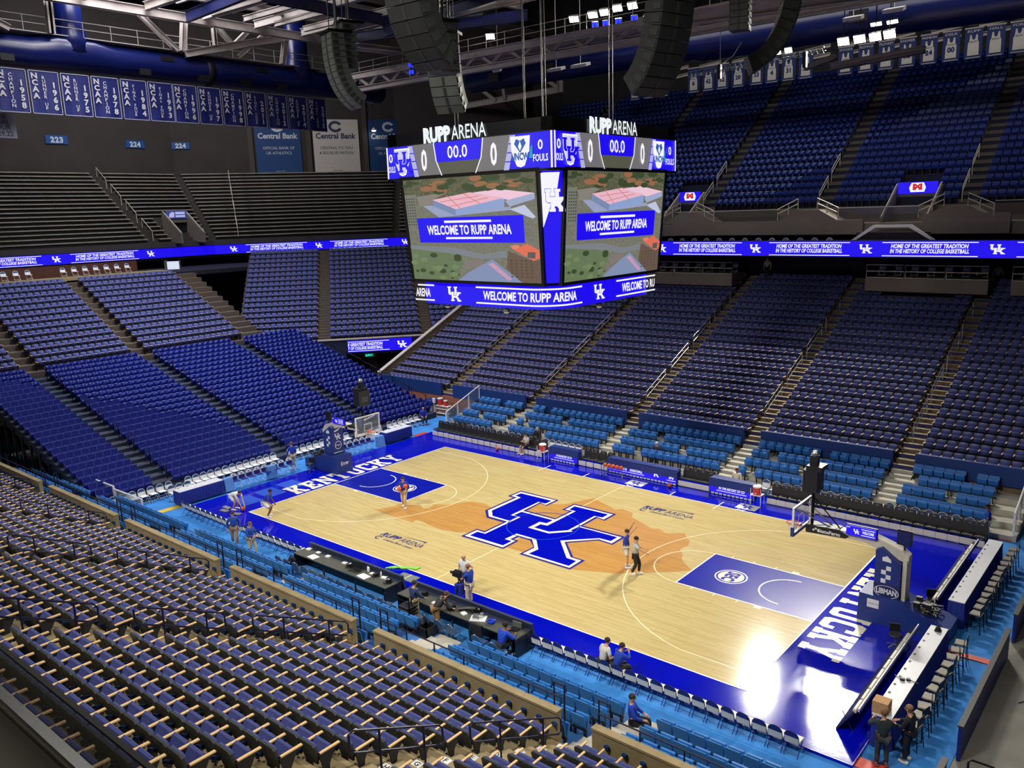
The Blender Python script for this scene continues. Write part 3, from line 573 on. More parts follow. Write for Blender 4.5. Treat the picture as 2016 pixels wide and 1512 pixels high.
for d, loc, rz, lab in L_[:300]: spawn('bleacher_chair', ME_ROY, lab, 'seat', loc, rz, 'royal blue end-stand seats', root=RB_)
tag(mass('bleacher_chairs', T_ROY, [M_roy, M_roype, MATS['dark_platform']], [tr(l, r) for d, l, r, b in L_[300:]]), 'remaining royal blue seats higher up the end stand', 'seat', 'royal blue end-stand seats', 'stuff')
# upper deck seats across the court
u_ = MB(); T = Matrix.Translation((0, 0, .34)) @ RX(math.radians(12), 4, 'X')
u_.prism([(-.22, 0), (.22, 0), (.235, .4), (.2, .5), (-.2, .5), (-.235, .4)], 'y', -.03, .02, 0, T); u_.prism([(.05, .34), (.12, .34), (.17, .55), (.13, .68), (.05, .66)], 'x', -.21, .21); u_.box(-.25, -.22, -.05, .2, 0, .5, 1); u_.box(.22, .25, -.05, .2, 0, .5, 1)
UM = u_.mesh('stadium_seat', [M_upb, M_side]); L_ = []
VOM = [(-11.2, -8.0), (6.2, 9.0)]
for si in range(len(UA) + 1):
    a = UA[si - 1][1] if si else -34; b = UA[si][0] if si < len(UA) else 42
    n = round((b - a) / .52); p = (b - a) / n
    for k in range(UN):
        for i in range(n):
            loc = (a + p * (i + .5), UY + UT * k + .6, UZ + UR * k); d = seen((loc[0], loc[1], loc[2] + .5), 20)
            if d is None or (k < 4 and (-11.4 < loc[0] < -8.4 or 6.6 < loc[0] < 9.4)): continue
            L_.append((d, loc, PI, 'dark blue upper deck seat, %s row up, %s seat, %s upper block' % (ORD[k + 1], ORD[i + 1], ['far-left', 'second-left', 'third-left', 'middle', 'third-right', 'second-right', 'right-end'][si])))
L_.sort(key=lambda q: q[0])
for d, loc, rz, lab in L_[:300]: spawn('balcony_chair', [], lab, 'seat', loc, rz, 'dark blue upper deck seats', root=UM)
tag(mass('balcony_chairs', u_, [M_upb, M_side], [tr(l, r) for d, l, r, b in L_[300:]]), 'remaining dark blue seats of the upper deck', 'seat', 'dark blue upper deck seats', 'stuff')
# grey benches of the end upper deck
M_bench = mat('weathered_bench', (150, 146, 138), 0.7, var=0.25, scale=.8, stretch=(1, .4, 3)); M_bback = mat('bench_riser', (44, 43, 46), 0.8, var=0.1)
def off_line(pts, d):
    r = []
    for i, p in enumerate(pts):
        e0 = (pts[i] - pts[i - 1]).normalized() if i else (pts[1] - pts[0]).normalized(); e1 = (pts[i + 1] - pts[i]).normalized() if i < len(pts) - 1 else e0
        n0 = Vector((-e0.y, e0.x)); n1 = Vector((-e1.y, e1.x)); q = n0 + n1; q = q / max(.3, q.dot(n0)); r.append(p + q * d)
    return r
BL = RB[:4]; BCUT = {0: [(-60, -21.0), (-19.5, -4.8), (-3.6, 12.0), (13.2, 30)], 1: None, 2: None}
for seg in (0, 1, 2):
    for k in range(18):
        d = .7 + HT * k + .42; A = off_line(BL, d); p0, p1 = A[seg], A[seg + 1]; u = (p1 - p0).normalized(); Ls = (p1 - p0).length; z = HZ + HR * k
        spans = []
        if seg == 0:
            for a, b in BCUT[0]:
                q0 = max(a, p0.y); q1 = min(b, p1.y - .4)
                if a == 13.2 and k < 6: spans += [(q0 - p0.y, 14.6 - p0.y), (17.6 - p0.y, q1 - p0.y)]
                elif q1 > q0: spans.append((q0 - p0.y, q1 - p0.y))
        else: spans = [(.5, Ls * .48), (Ls * .52, Ls - .3)] if seg == 2 else [(.5, Ls - .5)]
        for bi, (a, b) in enumerate(spans):
            if b - a < .5: continue
            mid = p0 + u * ((a + b) / 2)
            if all(seen((*(p0 + u * t), z + .4), 0) is None for t in (a, (a + b) / 2, b)): continue
            M = Matrix((Vector((u.x, u.y, 0)), Vector((-u.y, u.x, 0)), Vector((0, 0, 1)))).transposed().to_4x4(); M.translation = (mid.x, mid.y, z); h = (b - a) / 2
            bd = MB(); x = -h
            while x < h - .05:
                x2 = min(h, x + 3.0); bd.box(x + .015, x2 - .015, -.2, .16, .38, .42, 0); bd.box(x + .015, x2 - .015, -.21, -.19, .3, .42, 0); x = x2
            rs = MB(); rs.box(-h, h, -.02, .02, 0, .38, 0)
            spawn('bench', [('seat_board', bd.mesh('seat_board', M_bench)), ('riser', rs.mesh('riser', M_bback))], 'grey upper deck bench, %s row up, %s' % (ORD[k + 1], ['%s block of the end wall side' % ['leftmost', 'second', 'third', 'fourth', 'fifth'][bi], 'block below the two 225 signs', '%s half of the block beside the scoreboard' % ['left', 'right'][bi % 2]][seg]), 'bench', None, group='grey benches in the end upper deck', M=M)
# cup holders on the concrete wall
cm = MB(); cm.lathe([(.04, 0), (.062, .10), (.068, .105), (.055, .10), (.035, .012), (0.001, .012)], 12, 0, Matrix.Translation((0, -.09, 0))); cm.box(-.05, .05, -.06, 0.0, -.06, .07)
CUPM = cm.mesh('cup_holder', mat('blue_holder', (24, 66, 128), 0.4, var=0.05))
for s, (a, b) in enumerate(SEC):
    p = (b - a - .02) / 14
    for i in range(14):
        loc = (a + .01 + p * (i + 1) - .05, NY - .12, 2.0)
        if seen(loc, 0): spawn('cup_holder', [], 'blue cup holder fixed to the concrete wall, %s along the %s near block' % (ORD[i + 1], BLK(s, 6)), 'cup holder', loc, 0, 'cup holders on the near wall', root=CUPM)
# white row plates on the steps
for ai, (a, b) in enumerate(AIS[:6]):
    for k, ch in enumerate('ABCDEFGHJKLMNP'):
        loc = (a + .22, NY - .12 - NT * k - .16, NZ + NR * k + .008)
        if not seen(loc, 0): continue
        pl = MB(); pl.add([(-.13, -.1, 0), (.13, -.1, 0), (.13, .1, 0), (-.13, .1, 0)], [(0, 1, 2, 3)], 0); pl.text(ch, (0, -.06, .003), X, Y, .13, 1, 'C', bold=.02)
        o = pl.build('row_plate', [M_white, M_black]); o.location = loc; tag(o, 'white step plate lettered %s on the %s near stairs' % (ch, ['far-left', 'left', 'second-left', 'middle', 'second-right', 'right'][ai]), 'step plate', 'row plates on the near stairs')
# ---------------------------------------------------------------- LED boards
E_blue = emis('led_blue', (28, 4, 238), 1.0); E_white = emis('led_white', (246, 244, 255), 1.0); E_grey = emis('led_grey', (112, 110, 112), 1.0); E_dgrey = emis('led_olive_grey', (84, 84, 70), 1.0); E_silver = emis('led_silver', (178, 178, 220), 1.0)
E_lblue = emis('led_soft_blue', (96, 118, 216), 1.0); E_teal = emis('led_teal', (30, 150, 190), 1.0); M_bez = mat('screen_bezel', (10, 10, 13), 0.4, var=0.05); M_crown = mat('gloss_black_fascia', (16, 16, 22), 0.25, var=0.08)
E_cap = emis('lit_letters', (236, 244, 246), 1.0)
def ribbon_text(mb, o, ux, h, wk, bars, m=0):   # o = centre of the text block, one message of the ribbon
    o = Vector(o); ux = Vector(ux); up = Vector(Z)
    mb.text('HOME OF THE GREATEST TRADITION', o + up * h * .06, ux, up, h * .24, m, 'C', bold=.03, shear=.18, fit=wk * .98); mb.text('IN THE HISTORY OF COLLEGE BASKETBALL', o - up * h * .25, ux, up, h * .24, m, 'C', bold=.03, shear=.18, fit=wk)
    for d in (.40, -.43): mb.quad(o + up * h * (d - .025) - ux * bars / 2, ux, up, bars, h * .05, m)
def ribbon(name, lab, A, Bp, z0, z1, uks, period, textw, bars, first):
    A = Vector(A); Bp = Vector(Bp); u = (Bp - A).normalized(); L = (Bp - A).length; nrm = Vector((u.y, -u.x))
    t = thing(name, lab, 'ribbon board', (A.x, A.y, z0), 0, 'blue ribbon boards on the balcony fronts'); inv = Matrix.Translation((-A.x, -A.y, -z0))
    M = Matrix((Vector((u.x, u.y, 0)), Vector((-u.y, u.x, 0)), Vector(Z))).transposed().to_4x4()
    p = MB(); p.box(0, L, 0.0, .1, 0, z1 - z0, 0, M); p.box(0, L, -.03, .12, -.05, 0, 1, M); p.box(0, L, -.03, .12, z1 - z0, z1 - z0 + .05, 1, M); p.build('display_panel', [E_blue, M_bez], t)
    l = MB(); h = z1 - z0; s = first
    while s < L + period:
        if .6 < s < L - .6: uk(l, Vector((u.x * s, u.y * s, h * .5)) + Vector((nrm.x, nrm.y, 0)) * .02, (u.x, u.y, 0), Z, h * .62, 0, wk=1.15)
        c = s + period / 2
        if 0 < c - bars / 2 and c + bars / 2 < L: ribbon_text(l, Vector((u.x * c, u.y * c, h * .5)) + Vector((nrm.x, nrm.y, 0)) * .02, (u.x, u.y, 0), h, textw, bars)
        s += period
    l.build('display_lettering', E_white, t); return t
ribbon('ribbon_board', 'long blue ribbon board across the far balcony front beside the scoreboard', RB[5], RB[6], 11.82, 12.87, None, 7.8, 4.7, 5.7, (-1.35 + 14) % 7.8)
ribbon('ribbon_board', 'long blue ribbon board along the end balcony at the left', RB[0], RB[1], 12.0, 12.97, None, 9.3, 5.8, 6.7, (2.35 + 60) % 9.3)
ribbon('ribbon_board', 'angled blue ribbon board on the balcony corner left of the scoreboard', RB[1], RB[2], 12.0, 12.97, None, 9.3, 5.8, 6.7, 2.35 + 60 + 9.3 * 2 - 79)
ribbon('ribbon_board', 'short blue ribbon board on the balcony mostly hidden behind the scoreboard', RB[2], RB[3], 12.0, 12.97, None, 9.3, 5.8, 6.7, 1.2)
# small corner board above the tunnel with the exit sign
t = thing('ribbon_board', 'small blue ribbon board above the corner tunnel and green exit sign', 'ribbon board', (0, 0, 0), 0, 'blue ribbon boards on the balcony fronts'); t.matrix_world = CM
p = MB(); p.box(3.2, 9.0, -.38, -.25, 3.55, 4.62, 0); p.box(3.15, 9.05, -.27, -.2, 3.5, 4.67, 1); p.build('display_panel', [E_blue, M_bez], t)
l = MB(); l.text('E GREATEST TRADITION', (3.25, -.4, 4.14), X, Z, .26, 0, 'L', bold=.03, shear=.18, fit=3.1); l.text('Y OF COLLEGE BASKETBALL', (3.25, -.4, 3.8), X, Z, .26, 0, 'L', bold=.03, shear=.18, fit=3.1)
for z in (4.48, 3.64): l.quad((3.25, -.4, z), X, Z, 3.7, .05)
uk(l, (8.1, -.4, 4.08), X, Z, .66, 0, wk=1.15); l.build('display_lettering', E_white, t)
t = thing('exit_sign', 'green lit exit sign hanging under the small corner board', 'exit sign'); t.matrix_world = CM @ Matrix.Translation((5.1, .1, 3.0))
p = MB(); p.box(-.42, .42, -.06, .06, .02, .36, 0); p.box(-.03, .03, -.02, .02, .36, .62, 1); p.build('housing', [emis('exit_dark', (6, 84, 74), 1), M_black], t); l = MB(); l.text('EXIT', (0, -.065, .08), X, Z, .22, 0, 'C', bold=.02); l.build('letters', emis('exit_green', (60, 250, 210), 1.2), t)
# ---------------------------------------------------------------- center-hung scoreboard
jt = thing('scoreboard', 'large center-hung four-sided video scoreboard over the court', 'scoreboard', (0, 0, 11.5)); JZ = 11.5
SCENE = dict(tower=[(0, .851), (.1, .853), (.07, .539), (.018, .523)], lot=[(.097, .829), (.361, .863), (.232, .793), (.226, .737), (.121, .737)], plaza=[(.149, .736), (.226, .737), (.404, .632), (.77, .698), (.816, .7), (.813, .669), (.268, .621)],
 wallL=[(.232, .793), (.41, .693), (.404, .632), (.232, .732)], wallR=[(.41, .693), (.777, .782), (.77, .694), (.404, .632)], roof2=[(.542, .841), (.732, .864), (.984, .812), (.802, .761), (.616, .821)], wall2=[(.802, .761), (.984, .812), (.983, .76), (.81, .7), (.778, .755)],
 roof1=[(.232, .793), (.41, .693), (.777, .782), (.61, .821), (.529, .847)], court2=[(.808, .677), (.912, .711), (.984, .602), (.962, .587)], lawn=[(.0, .307), (.274, .294), (.44, .195), (.39, .094), (.369, .0), (0, 0)], road=[(0, .345), (.359, .328), (.591, .263), (.765, .296), (.766, .232), (.567, .214), (.38, .261), (0, .311)],
 path=[(.426, .187), (.587, .214), (.589, .165), (.458, .104)], brick=[(.777, .296), (.952, .202), (.992, .219), (.998, .001), (.859, .004), (.757, .127)], oroof=[(.815, .308), (.913, .363), (.998, .3), (.998, .23), (.952, .206)], oroof2=[(.793, .344), (.855, .351), (.859, .328), (.815, .308)],
 broof=[(.593, .173), (.654, .215), (.865, .0), (.376, .0), (.463, .083)], pink=[(.621, .169), (.661, .182), (.793, .031), (.767, .013)], chim=[(.916, .285), (.97, .285), (.966, .226), (.912, .233)])
SC_COL = dict(tower=(118, 122, 108), lot=(132, 128, 118), plaza=(150, 160, 190), wallL=(120, 138, 176), wallR=(140, 160, 205), roof2=(236, 196, 214), wall2=(158, 168, 200), roof1=(232, 180, 196), court2=(190, 196, 222), lawn=(100, 118, 84), road=(122, 128, 132), path=(128, 118, 112), brick=(104, 84, 70), oroof=(222, 110, 84), oroof2=(226, 130, 110), broof=(128, 142, 176), pink=(196, 150, 178), chim=(92, 86, 84))
SCM = [emis('video_%s' % k, c) for k, c in SC_COL.items()]
def video_bg():
    m = emis('video_backdrop', (112, 114, 98)); nt = m.node_tree; b = nt.nodes['Principled BSDF']; tc = nt.nodes.new('ShaderNodeTexCoord'); nz = nt.nodes.new('ShaderNodeTexNoise'); nz.inputs['Scale'].default_value = 9; nz.inputs['Detail'].default_value = 5
    nt.links.new(tc.outputs['Object'], nz.inputs['Vector']); sx = nt.nodes.new('ShaderNodeSeparateXYZ'); nt.links.new(tc.outputs['Object'], sx.inputs[0])
    r1 = nt.nodes.new('ShaderNodeValToRGB'); e = r1.color_ramp.elements; e[0].position = .3; e[0].color = lin((104, 106, 92)) + [1]; e[1].position = .7; e[1].color = lin((126, 126, 112)) + [1]
    r2 = nt.nodes.new('ShaderNodeValToRGB'); e = r2.color_ramp.elements; e[0].position = .3; e[0].color = lin((64, 74, 52)) + [1]; e[1].position = .7; e[1].color = lin((112, 108, 84)) + [1]
    nt.links.new(nz.outputs['Fac'], r1.inputs[0]); nt.links.new(nz.outputs['Fac'], r2.inputs[0]); mr = nt.nodes.new('ShaderNodeMapRange'); mr.inputs[1].default_value = 4.45; mr.inputs[2].default_value = 4.75
    nt.links.new(sx.outputs[2], mr.inputs[0]); mx = nt.nodes.new('ShaderNodeMix'); mx.data_type = 'RGBA'; nt.links.new(mr.outputs[0], mx.inputs[0]); nt.links.new(r1.outputs[0], mx.inputs[6]); nt.links.new(r2.outputs[0], mx.inputs[7]); nt.links.new(mx.outputs[2], b.inputs['Emission Color']); return m
E_bg = video_bg()
PAT = [(0, 0, 1), (1, 1, 1)]
SB = 4.7
for f in range(4):
    FM = Matrix.Rotation(f * PI / 2, 4, 'Z')
    fn = ['sideline side toward the near stand', 'side toward the right basket', 'side away from the near stand', 'side toward the left basket'][f]
    # main video screen, leaning inwards towards the bottom
    s0, s1, d0, d1, z0, z1 = 3.72, 3.82, 4.33, 4.68, 1.16, 5.58
    def SP(u, v, e=0.0):
        w = s0 + (s1 - s0) * v; return FM @ Vector(((u * 2 - 1) * w, -(d0 + (d1 - d0) * v) - e, z0 + (z1 - z0) * v))
    sc = MB(); n = 1
    sc.add([SP(0, 0), SP(1, 0), SP(1, 1), SP(0, 1)], [(0, 1, 2, 3)], 0)
    for u0, u1, v0, v1 in ((-.02, 1.02, -.03, 0), (-.02, 1.02, 1, 1.03), (-.02, 0, 0, 1), (1, 1.02, 0, 1)):
        q = [SP(u0, v0, .05), SP(u1, v0, .05), SP(u1, v1, .05), SP(u0, v1, .05)]; r = [SP(u0, v0, -.1), SP(u1, v0, -.1), SP(u1, v1, -.1), SP(u0, v1, -.1)]
        sc.add(q + r, [(0, 1, 2, 3), (4, 7, 6, 5), (0, 4, 5, 1), (1, 5, 6, 2), (2, 6, 7, 3), (3, 7, 4, 0)], 1)
    tag(sc.build('video_screen', [E_bg, M_bez], jt), None)
    scr = [c for c in jt.children][-1]
    pic = MB(); e = .006
    for k, (nm, P) in enumerate(SCENE.items()):
        pic.poly([SP(u, v, e) for u, v in P], k); e += .002
    for (a, b2) in (((.30, .77), (.60, .81)), ((.36, .72), (.66, .79)), ((.45, .70), (.35, .83)), ((.60, .74), (.48, .84))):
        A = Vector(a); B2 = Vector(b2); nn = (B2 - A).orthogonal().normalized() * .003; pic.poly([SP(*(A + nn), .05), SP(*(B2 + nn), .05), SP(*(B2 - nn), .05), SP(*(A - nn), .05)], 18)
    rnd = random.Random(3)
    for i in range(44):
        u, v = rnd.uniform(.02, .98), rnd.uniform(.87, .985); w = rnd.uniform(.02, .06); h = w * rnd.uniform(.3, .7); pic.poly([SP(u + w * math.cos(t), min(.995, v + h * math.sin(t)), .045 + i * .0002) for t in [k * PI / 4 for k in range(8)]], 19 if i % 3 else 20)
    for i in range(26):
        u, v = rnd.uniform(.02, .42), rnd.uniform(.02, .26); w = rnd.uniform(.01, .035); pic.poly([SP(u + w * math.cos(t), v + w * .8 * math.sin(t), .047 + i * .0002) for t in [k * PI / 4 for k in range(8)]], 21 if i % 2 else 19)
    for i in range(10):
        for j in range(4): u = .015 + j * .02; v = .55 + i * .028; pic.poly([SP(u, v, .052), SP(u + .012, v, .052), SP(u + .012, v + .014, .052), SP(u, v + .014, .052)], 22)
    for i in range(6):
        for j in range(5): u = .79 + j * .036; v = .05 + i * .03; pic.poly([SP(u, v, .052), SP(u + .012, v - .004, .052), SP(u + .012, v + .012, .052), SP(u, v + .016, .052)], 22)
    pic.build('aerial_picture', SCM + [emis('video_line', (206, 120, 120)), emis('video_tree', (58, 72, 44)), emis('video_autumn', (150, 104, 72)), emis('video_shrub', (112, 132, 92)), emis('video_window', (70, 70, 66))], scr)
    bn = MB(); bn.poly([SP(u, v, .07) for u, v in ((.093, .617), (.905, .622), (.904, .371), (.097, .375))], 0)
    o0 = SP(.17, .455, .085); ux = (SP(.818, .455, .085) - o0).normalized(); uy = (SP(.17, .54, .085) - o0).normalized(); wdt = (SP(.818, .455, .085) - o0).length
    bn.text('WELCOME TO RUPP ARENA', o0, ux, uy, .38, 1, 'L', bold=.03, fit=wdt)
    for (u0, u1, v0, v1) in ((.315, .675, .566, .588), (.317, .677, .408, .428)): bn.poly([SP(u0, v0, .085), SP(u1, v0, .085), SP(u1, v1, .085), SP(u0, v1, .085)], 1)
    bn.build('welcome_banner', [E_blue, E_white], scr)
    # corner panel at the right end of this face
    cp = MB()
    def CP(u, v, e=0.0):
        w = s0 + (s1 - s0) * v; d = d0 + (d1 - d0) * v; A = Vector((w + .06, -d, 0)); B = Vector((d, -(w + .06), 0)); q = A + (B - A) * u + Vector((e, -e, 0)) * .7; q.z = z0 + (z1 - z0) * v; return FM @ q
    cp.add([CP(0, 0), CP(1, 0), CP(1, 1), CP(0, 1)], [(0, 1, 2, 3)], 0)
    cp.poly([CP(0, .97, .01), CP(.18, .985, .01), CP(.78, .985, .01), CP(.62, .72, .01), CP(.46, .70, .01), CP(.12, .50, .01), CP(.0, .72, .01)], 1)
    o0 = CP(.62, .74, .025); ux = (CP(1, .76) - CP(0, .76)).normalized(); uy = (CP(.5, .9) - CP(.5, .6)).normalized()
    k = .92 / 6.94
    for nm, mm, dz in (('outer', 0, .02), ('white', 1, .03)): cp.poly([o0 + ux * (x * k * .75) + uy * (y * k) + FM @ Vector((dz * .7, -dz * .7, 0)) for x, y in LOGO[nm]], mm)
    cp.build('corner_panel', [E_blue, E_white], jt)
    # score band
    zb, zt = 17.17 - JZ, 18.54 - JZ; H = zt - zb
    sb = MB(); sb.box(-SB, SB, -SB, -SB + .15, zb, zt, 0, FM); sb.box(-SB - .02, SB + .02, -SB - .02, -SB + .3, zb - .1, zb, 1, FM); sb.box(-SB - .02, SB + .02, -SB - .02, -SB + .3, zt, zt + .04, 1, FM)
    sb.build('score_band', [E_blue, M_bez], jt); band_o = jt.children[-1] if False else [c for c in jt.children if c.name.startswith('score_band')][-1]
    g = MB()
    def G(x, z, e=.02): return FM @ Vector((x, -SB - e, zb + H * z))
    gx, gz = FM.to_3x3() @ Vector(X), Vector(Z)
    g.poly([G(-3.02, 1), G(2.6, 1), G(2.22, 0), G(-2.66, 0)], 2)
    g.poly([G(-1.72, 1, .03), G(1.12, 1, .03), G(.98, .5, .03), G(.66, 0, .03), G(-1.3, 0, .03), G(-1.58, .5, .03)], 3)
    g.poly([G(-1.7, 1, .04), G(1.1, 1, .04), G(.98, .4, .04), G(-1.56, .4, .04)], 4)
    for sgn, xs in ((1, (1.12, 1.0, .66)), (-1, (-1.72, -1.6, -1.3))):
        g.poly([G(xs[0], 1, .05), G(xs[0] + .06, 1, .05), G(xs[1] + .06, .45, .05), G(xs[2] + .06, 0, .05), G(xs[2], 0, .05), G(xs[1], .45, .05)], 0)
    for x0_, x1_, xb0, xb1 in ((-3.3, -3.02, -2.94, -2.66), (2.6, 2.88, 2.22, 2.5)):
        for i in range(4):
            a, b2 = i / 4 + .01, (i + 1) / 4 - .02; lx = lambda z, p, q: q + (p - q) * z
            g.poly([G(lx(a, x0_, xb0), a, .05), G(lx(a, x1_, xb1), a, .05), G(lx(b2, x1_, xb1), b2, .05), G(lx(b2, x0_, xb0), b2, .05)], 5)
    g.text('0', G(-2.3, .2, .06), gx, gz, .84, 0, 'C', bold=.03, fit=.36); g.text('0', G(1.72, .2, .06), gx, gz, .84, 0, 'C', bold=.03, fit=.36); g.text('00.0', G(-.3, .5, .06), gx, gz, .5, 0, 'C', bold=.012, fit=1.15)
    for x in (-4.42, 4.12): g.text('0', G(x, .52, .06), gx, gz, .36, 0, 'C', bold=.02); g.text('FOULS', G(x, .2, .06), gx, gz, .26, 0, 'C', bold=.02, fit=.52 if x < 0 else .74)
    for x, kind in ((-3.68, 'uk'), (3.12, 'un')):
        g.poly([G(x - .5, .93, .06), G(x + .5, .93, .06), G(x + .45, .5, .06), G(x + .2, .1, .06), G(x, .06, .06), G(x - .2, .1, .06), G(x - .45, .5, .06)], 0); g.poly([G(x - .44, .88, .065), G(x + .44, .88, .065), G(x + .4, .5, .065), G(x + .17, .14, .065), G(x, .1, .065), G(x - .17, .14, .065), G(x - .4, .5, .065)], 6 if kind == 'uk' else 0)
        if kind == 'uk': uk(g, G(x + .05, .5, .075), gx, Z, .98, 4)
        else: g.poly([G(x, .46, .075), G(x + .3, .72, .075), G(x + .2, .86, .075), G(x, .8, .075), G(x - .2, .86, .075), G(x - .3, .72, .075)], 7); g.poly([G(x, .52, .085), G(x + .09, .64, .085), G(x, .8, .085), G(x - .09, .64, .085)], 0); g.text('UNCW', G(x, .27, .08), gx, gz, .26, 7, 'C', bold=.05, fit=.9); g.poly([G(x + .42, .3, .05), G(x + .6, .3, .05), G(x + .6, .66, .05), G(x + .5, .6, .05)], 8)
    for x in (-SB, SB - .09): g.quad(G(x, 0, .05), gx, Z, .09, H, 0)
    g.build('score_display', [E_white, M_bez, E_grey, E_dgrey, E_blue, E_silver, emis('led_pale', (206, 206, 236)), emis('led_crest_blue', (40, 92, 170)), E_teal], band_o)
    cw = MB(); cw.box(-SB + .03, SB - .03, -SB + .03, -SB + .6, zt + .04, zt + .55, 0, FM); cw.build('crown_fascia', M_crown, jt)
    lt = MB(); lz = zt + .06; P0 = lambda x: FM @ Vector((x, -SB - .03, lz))
    lt.text('RUPP', P0(-2.3), gx, gz, .56, 0, 'L', bold=.06, fit=1.62); lt.text('ARENA', P0(-.62), gx, gz, .56, 0, 'L', bold=.008, fit=1.95)
    tag(lt.build('crown_letters', E_cap, jt), 'white lit letters on the crown')
ir = MB(); ir.box(-3.6, 3.6, -3.6, 3.6, 1.0, 5.6); ir.box(-4.5, 4.5, -4.5, 4.5, 5.6, 7.4); ir.box(-3.5, 3.5, -3.5, 3.5, .02, 1.0); ir.build('core', M_bez, jt)
lb = MB(); HB, RC = 4.09, 1.3; zb, zt = 11.53 - JZ, 12.5 - JZ; LQ = RC * PI / 4
def wrapP(s, off=0.0):
    if s < -LQ: return (HB - RC + s + LQ, -HB - off)
    if s > LQ: return (HB + off, -HB + RC + s - LQ)
    a = -PI / 4 + s / RC; return (HB - RC + (RC + off) * math.cos(a), -HB + RC + (RC + off) * math.sin(a))
half = (HB - RC) + LQ
for f in range(4):
    FM = Matrix.Rotation(f * PI / 2, 4, 'Z'); ss = [-half] + [-LQ + 2 * LQ * i / 10 for i in range(11)] + [half]
    for i in range(len(ss) - 1):
        a, b = wrapP(ss[i]), wrapP(ss[i + 1]); a2, b2 = wrapP(ss[i], -.12), wrapP(ss[i + 1], -.12)
        lb.add([FM @ Vector((*a, zb)), FM @ Vector((*b, zb)), FM @ Vector((*b, zt)), FM @ Vector((*a, zt)), FM @ Vector((*a2, zb)), FM @ Vector((*b2, zb)), FM @ Vector((*b2, zt)), FM @ Vector((*a2, zt))], [(0, 1, 2, 3), (0, 4, 5, 1), (3, 2, 6, 7)], [0, 1, 1])
lb.build('lower_band', [E_blue, M_bez], jt); lbo = [c for c in jt.children if c.name.startswith('lower_band')][0]
wt = MB(); HH = zt - zb
def wrap_text(txt, s0, fit, z, h, shear=0.05):
    V, F, w = text_arr(txt, .03, shear, 1.0); k = fit / w; wt.add([(*wrapP(s0 + x * k, .02), zb + z + y * h) for x, y in V], F, 0)
def wrap_bar(sa, sb, z, h):
    n = 16; ss = [sa + (sb - sa) * i / n for i in range(n + 1)]
    for i in range(n): a, b = wrapP(ss[i], .02), wrapP(ss[i + 1], .02); wt.add([(*a, zb + z), (*b, zb + z), (*b, zb + z + h), (*a, zb + z + h)], [(0, 1, 2, 3)], 0)
def wrap_uk(s):
    k = .72 / 6.94; a = wrapP(s, .02); b = wrapP(s + .05, .02); ux = Vector((b[0] - a[0], b[1] - a[1], 0)).normalized(); n = Vector((ux.y, -ux.x, 0))
    for nm in ('uL', 'uR', 'K'): wt.poly([Vector((*a, zb + HH * .5)) + ux * x * k + Vector(Z) * y * k for x, y in LOGO[nm]], 0)
for base in (0.0,):
    wrap_text('WELCOME TO RUPP ARENA', -3.54, 4.85, .32, .36); wrap_bar(-3.96, 1.72, .80, .07); wrap_bar(-3.96, 1.72, .12, .07); wrap_uk(-5.28); wrap_uk(3.02)
    wrap_text('ARENA', -7.75, .95, .32, .36); wrap_bar(-7.6, -6.54, .80, .07); wrap_bar(-7.8, -6.54, .12, .07); wrap_text('WELCOME TO RU', 4.85, 2.85, .32, .36); wrap_bar(4.37, 7.75, .80, .07); wrap_bar(4.37, 7.75, .12, .07)
wt.build('lower_band_lettering', E_white, lbo)
cb_ = MB()
for (x, y) in ((-2.5, -2.5), (2.5, -2.5), (-2.5, 2.5), (2.5, 2.5), (-.4, 0), (.4, .3), (-2.3, -2.5), (2.7, -2.5), (2.7, 2.5)): cb_.tube([(x, y, 7.4), (x * 1.02, y * 1.02, 32)], .02, 5)
cb_.build('hoist_cables', M_black, jt)
for (x, y) in ((-2.6, -3.4), (1.4, -3.9), (3.9, -.5)):
    c_ = MB(); c_.ball((x, y, -.12), .16, 0, 10, (1, 1, .8)); c_.lathe([(.05, -.02), (.05, .06)], 8, 0, Matrix.Translation((x, y, 0))); c_.build('dome_camera', M_chrome, jt)
# ---------------------------------------------------------------- roof: ducts, trusses, lamps, banners, speakers
M_duct = mat('blue_duct', (14, 28, 96), 0.3, var=0.12, scale=.6); M_band = mat('duct_vent_dark', (10, 12, 26), 0.6, var=0.05)
E_lamp = emis('lamp_face', (255, 250, 232), 14.0); E_blulamp = emis('blue_lamp_face', (20, 30, 255), 5.0)
def beamM(A, Bp, w, h):
    A = Vector(A); Bp = Vector(Bp); d = Bp - A; L = d.length; d.normalize(); s = d.cross(Vector(Z)); s = s.normalized() if s.length > .05 else Vector(Y); u = s.cross(d)
    M = Matrix((d, s, u)).transposed().to_4x4(); M.translation = A; return M, L
def beam(mb, A, Bp, w=.3, h=.4, m=0, ibeam=True):
    M, L = beamM(A, Bp, w, h)
    if ibeam and w > .2: mb.box(0, L, -w / 2, w / 2, h / 2 - .05, h / 2, m, M); mb.box(0, L, -w / 2, w / 2, -h / 2, -h / 2 + .05, m, M); mb.box(0, L, -w * .2, w * .2, -h / 2, h / 2, m, M)
    else: mb.box(0, L, -w / 2, w / 2, -h / 2, h / 2, m, M)
t = thing('air_duct', 'thick blue round air duct above the championship banners with two risers', 'air duct', (-50, 0, 29.3), 0, 'blue air ducts under the roof')
d = MB(); d.tube([(0, -40, 0), (0, -1.5, -.1), (0, .5, .15), (0, 3.3, .15), (0, 5, 0), (0, 22.5, -.05), (0, 24.4, .1), (0, 27, -.05), (0, 35.3, 0)], [1.3, 1.3, 1.5, 1.5, 1.3, 1.3, 1.5, 1.3, 1.3], 20); d.build('main_pipe', M_duct, t, True)
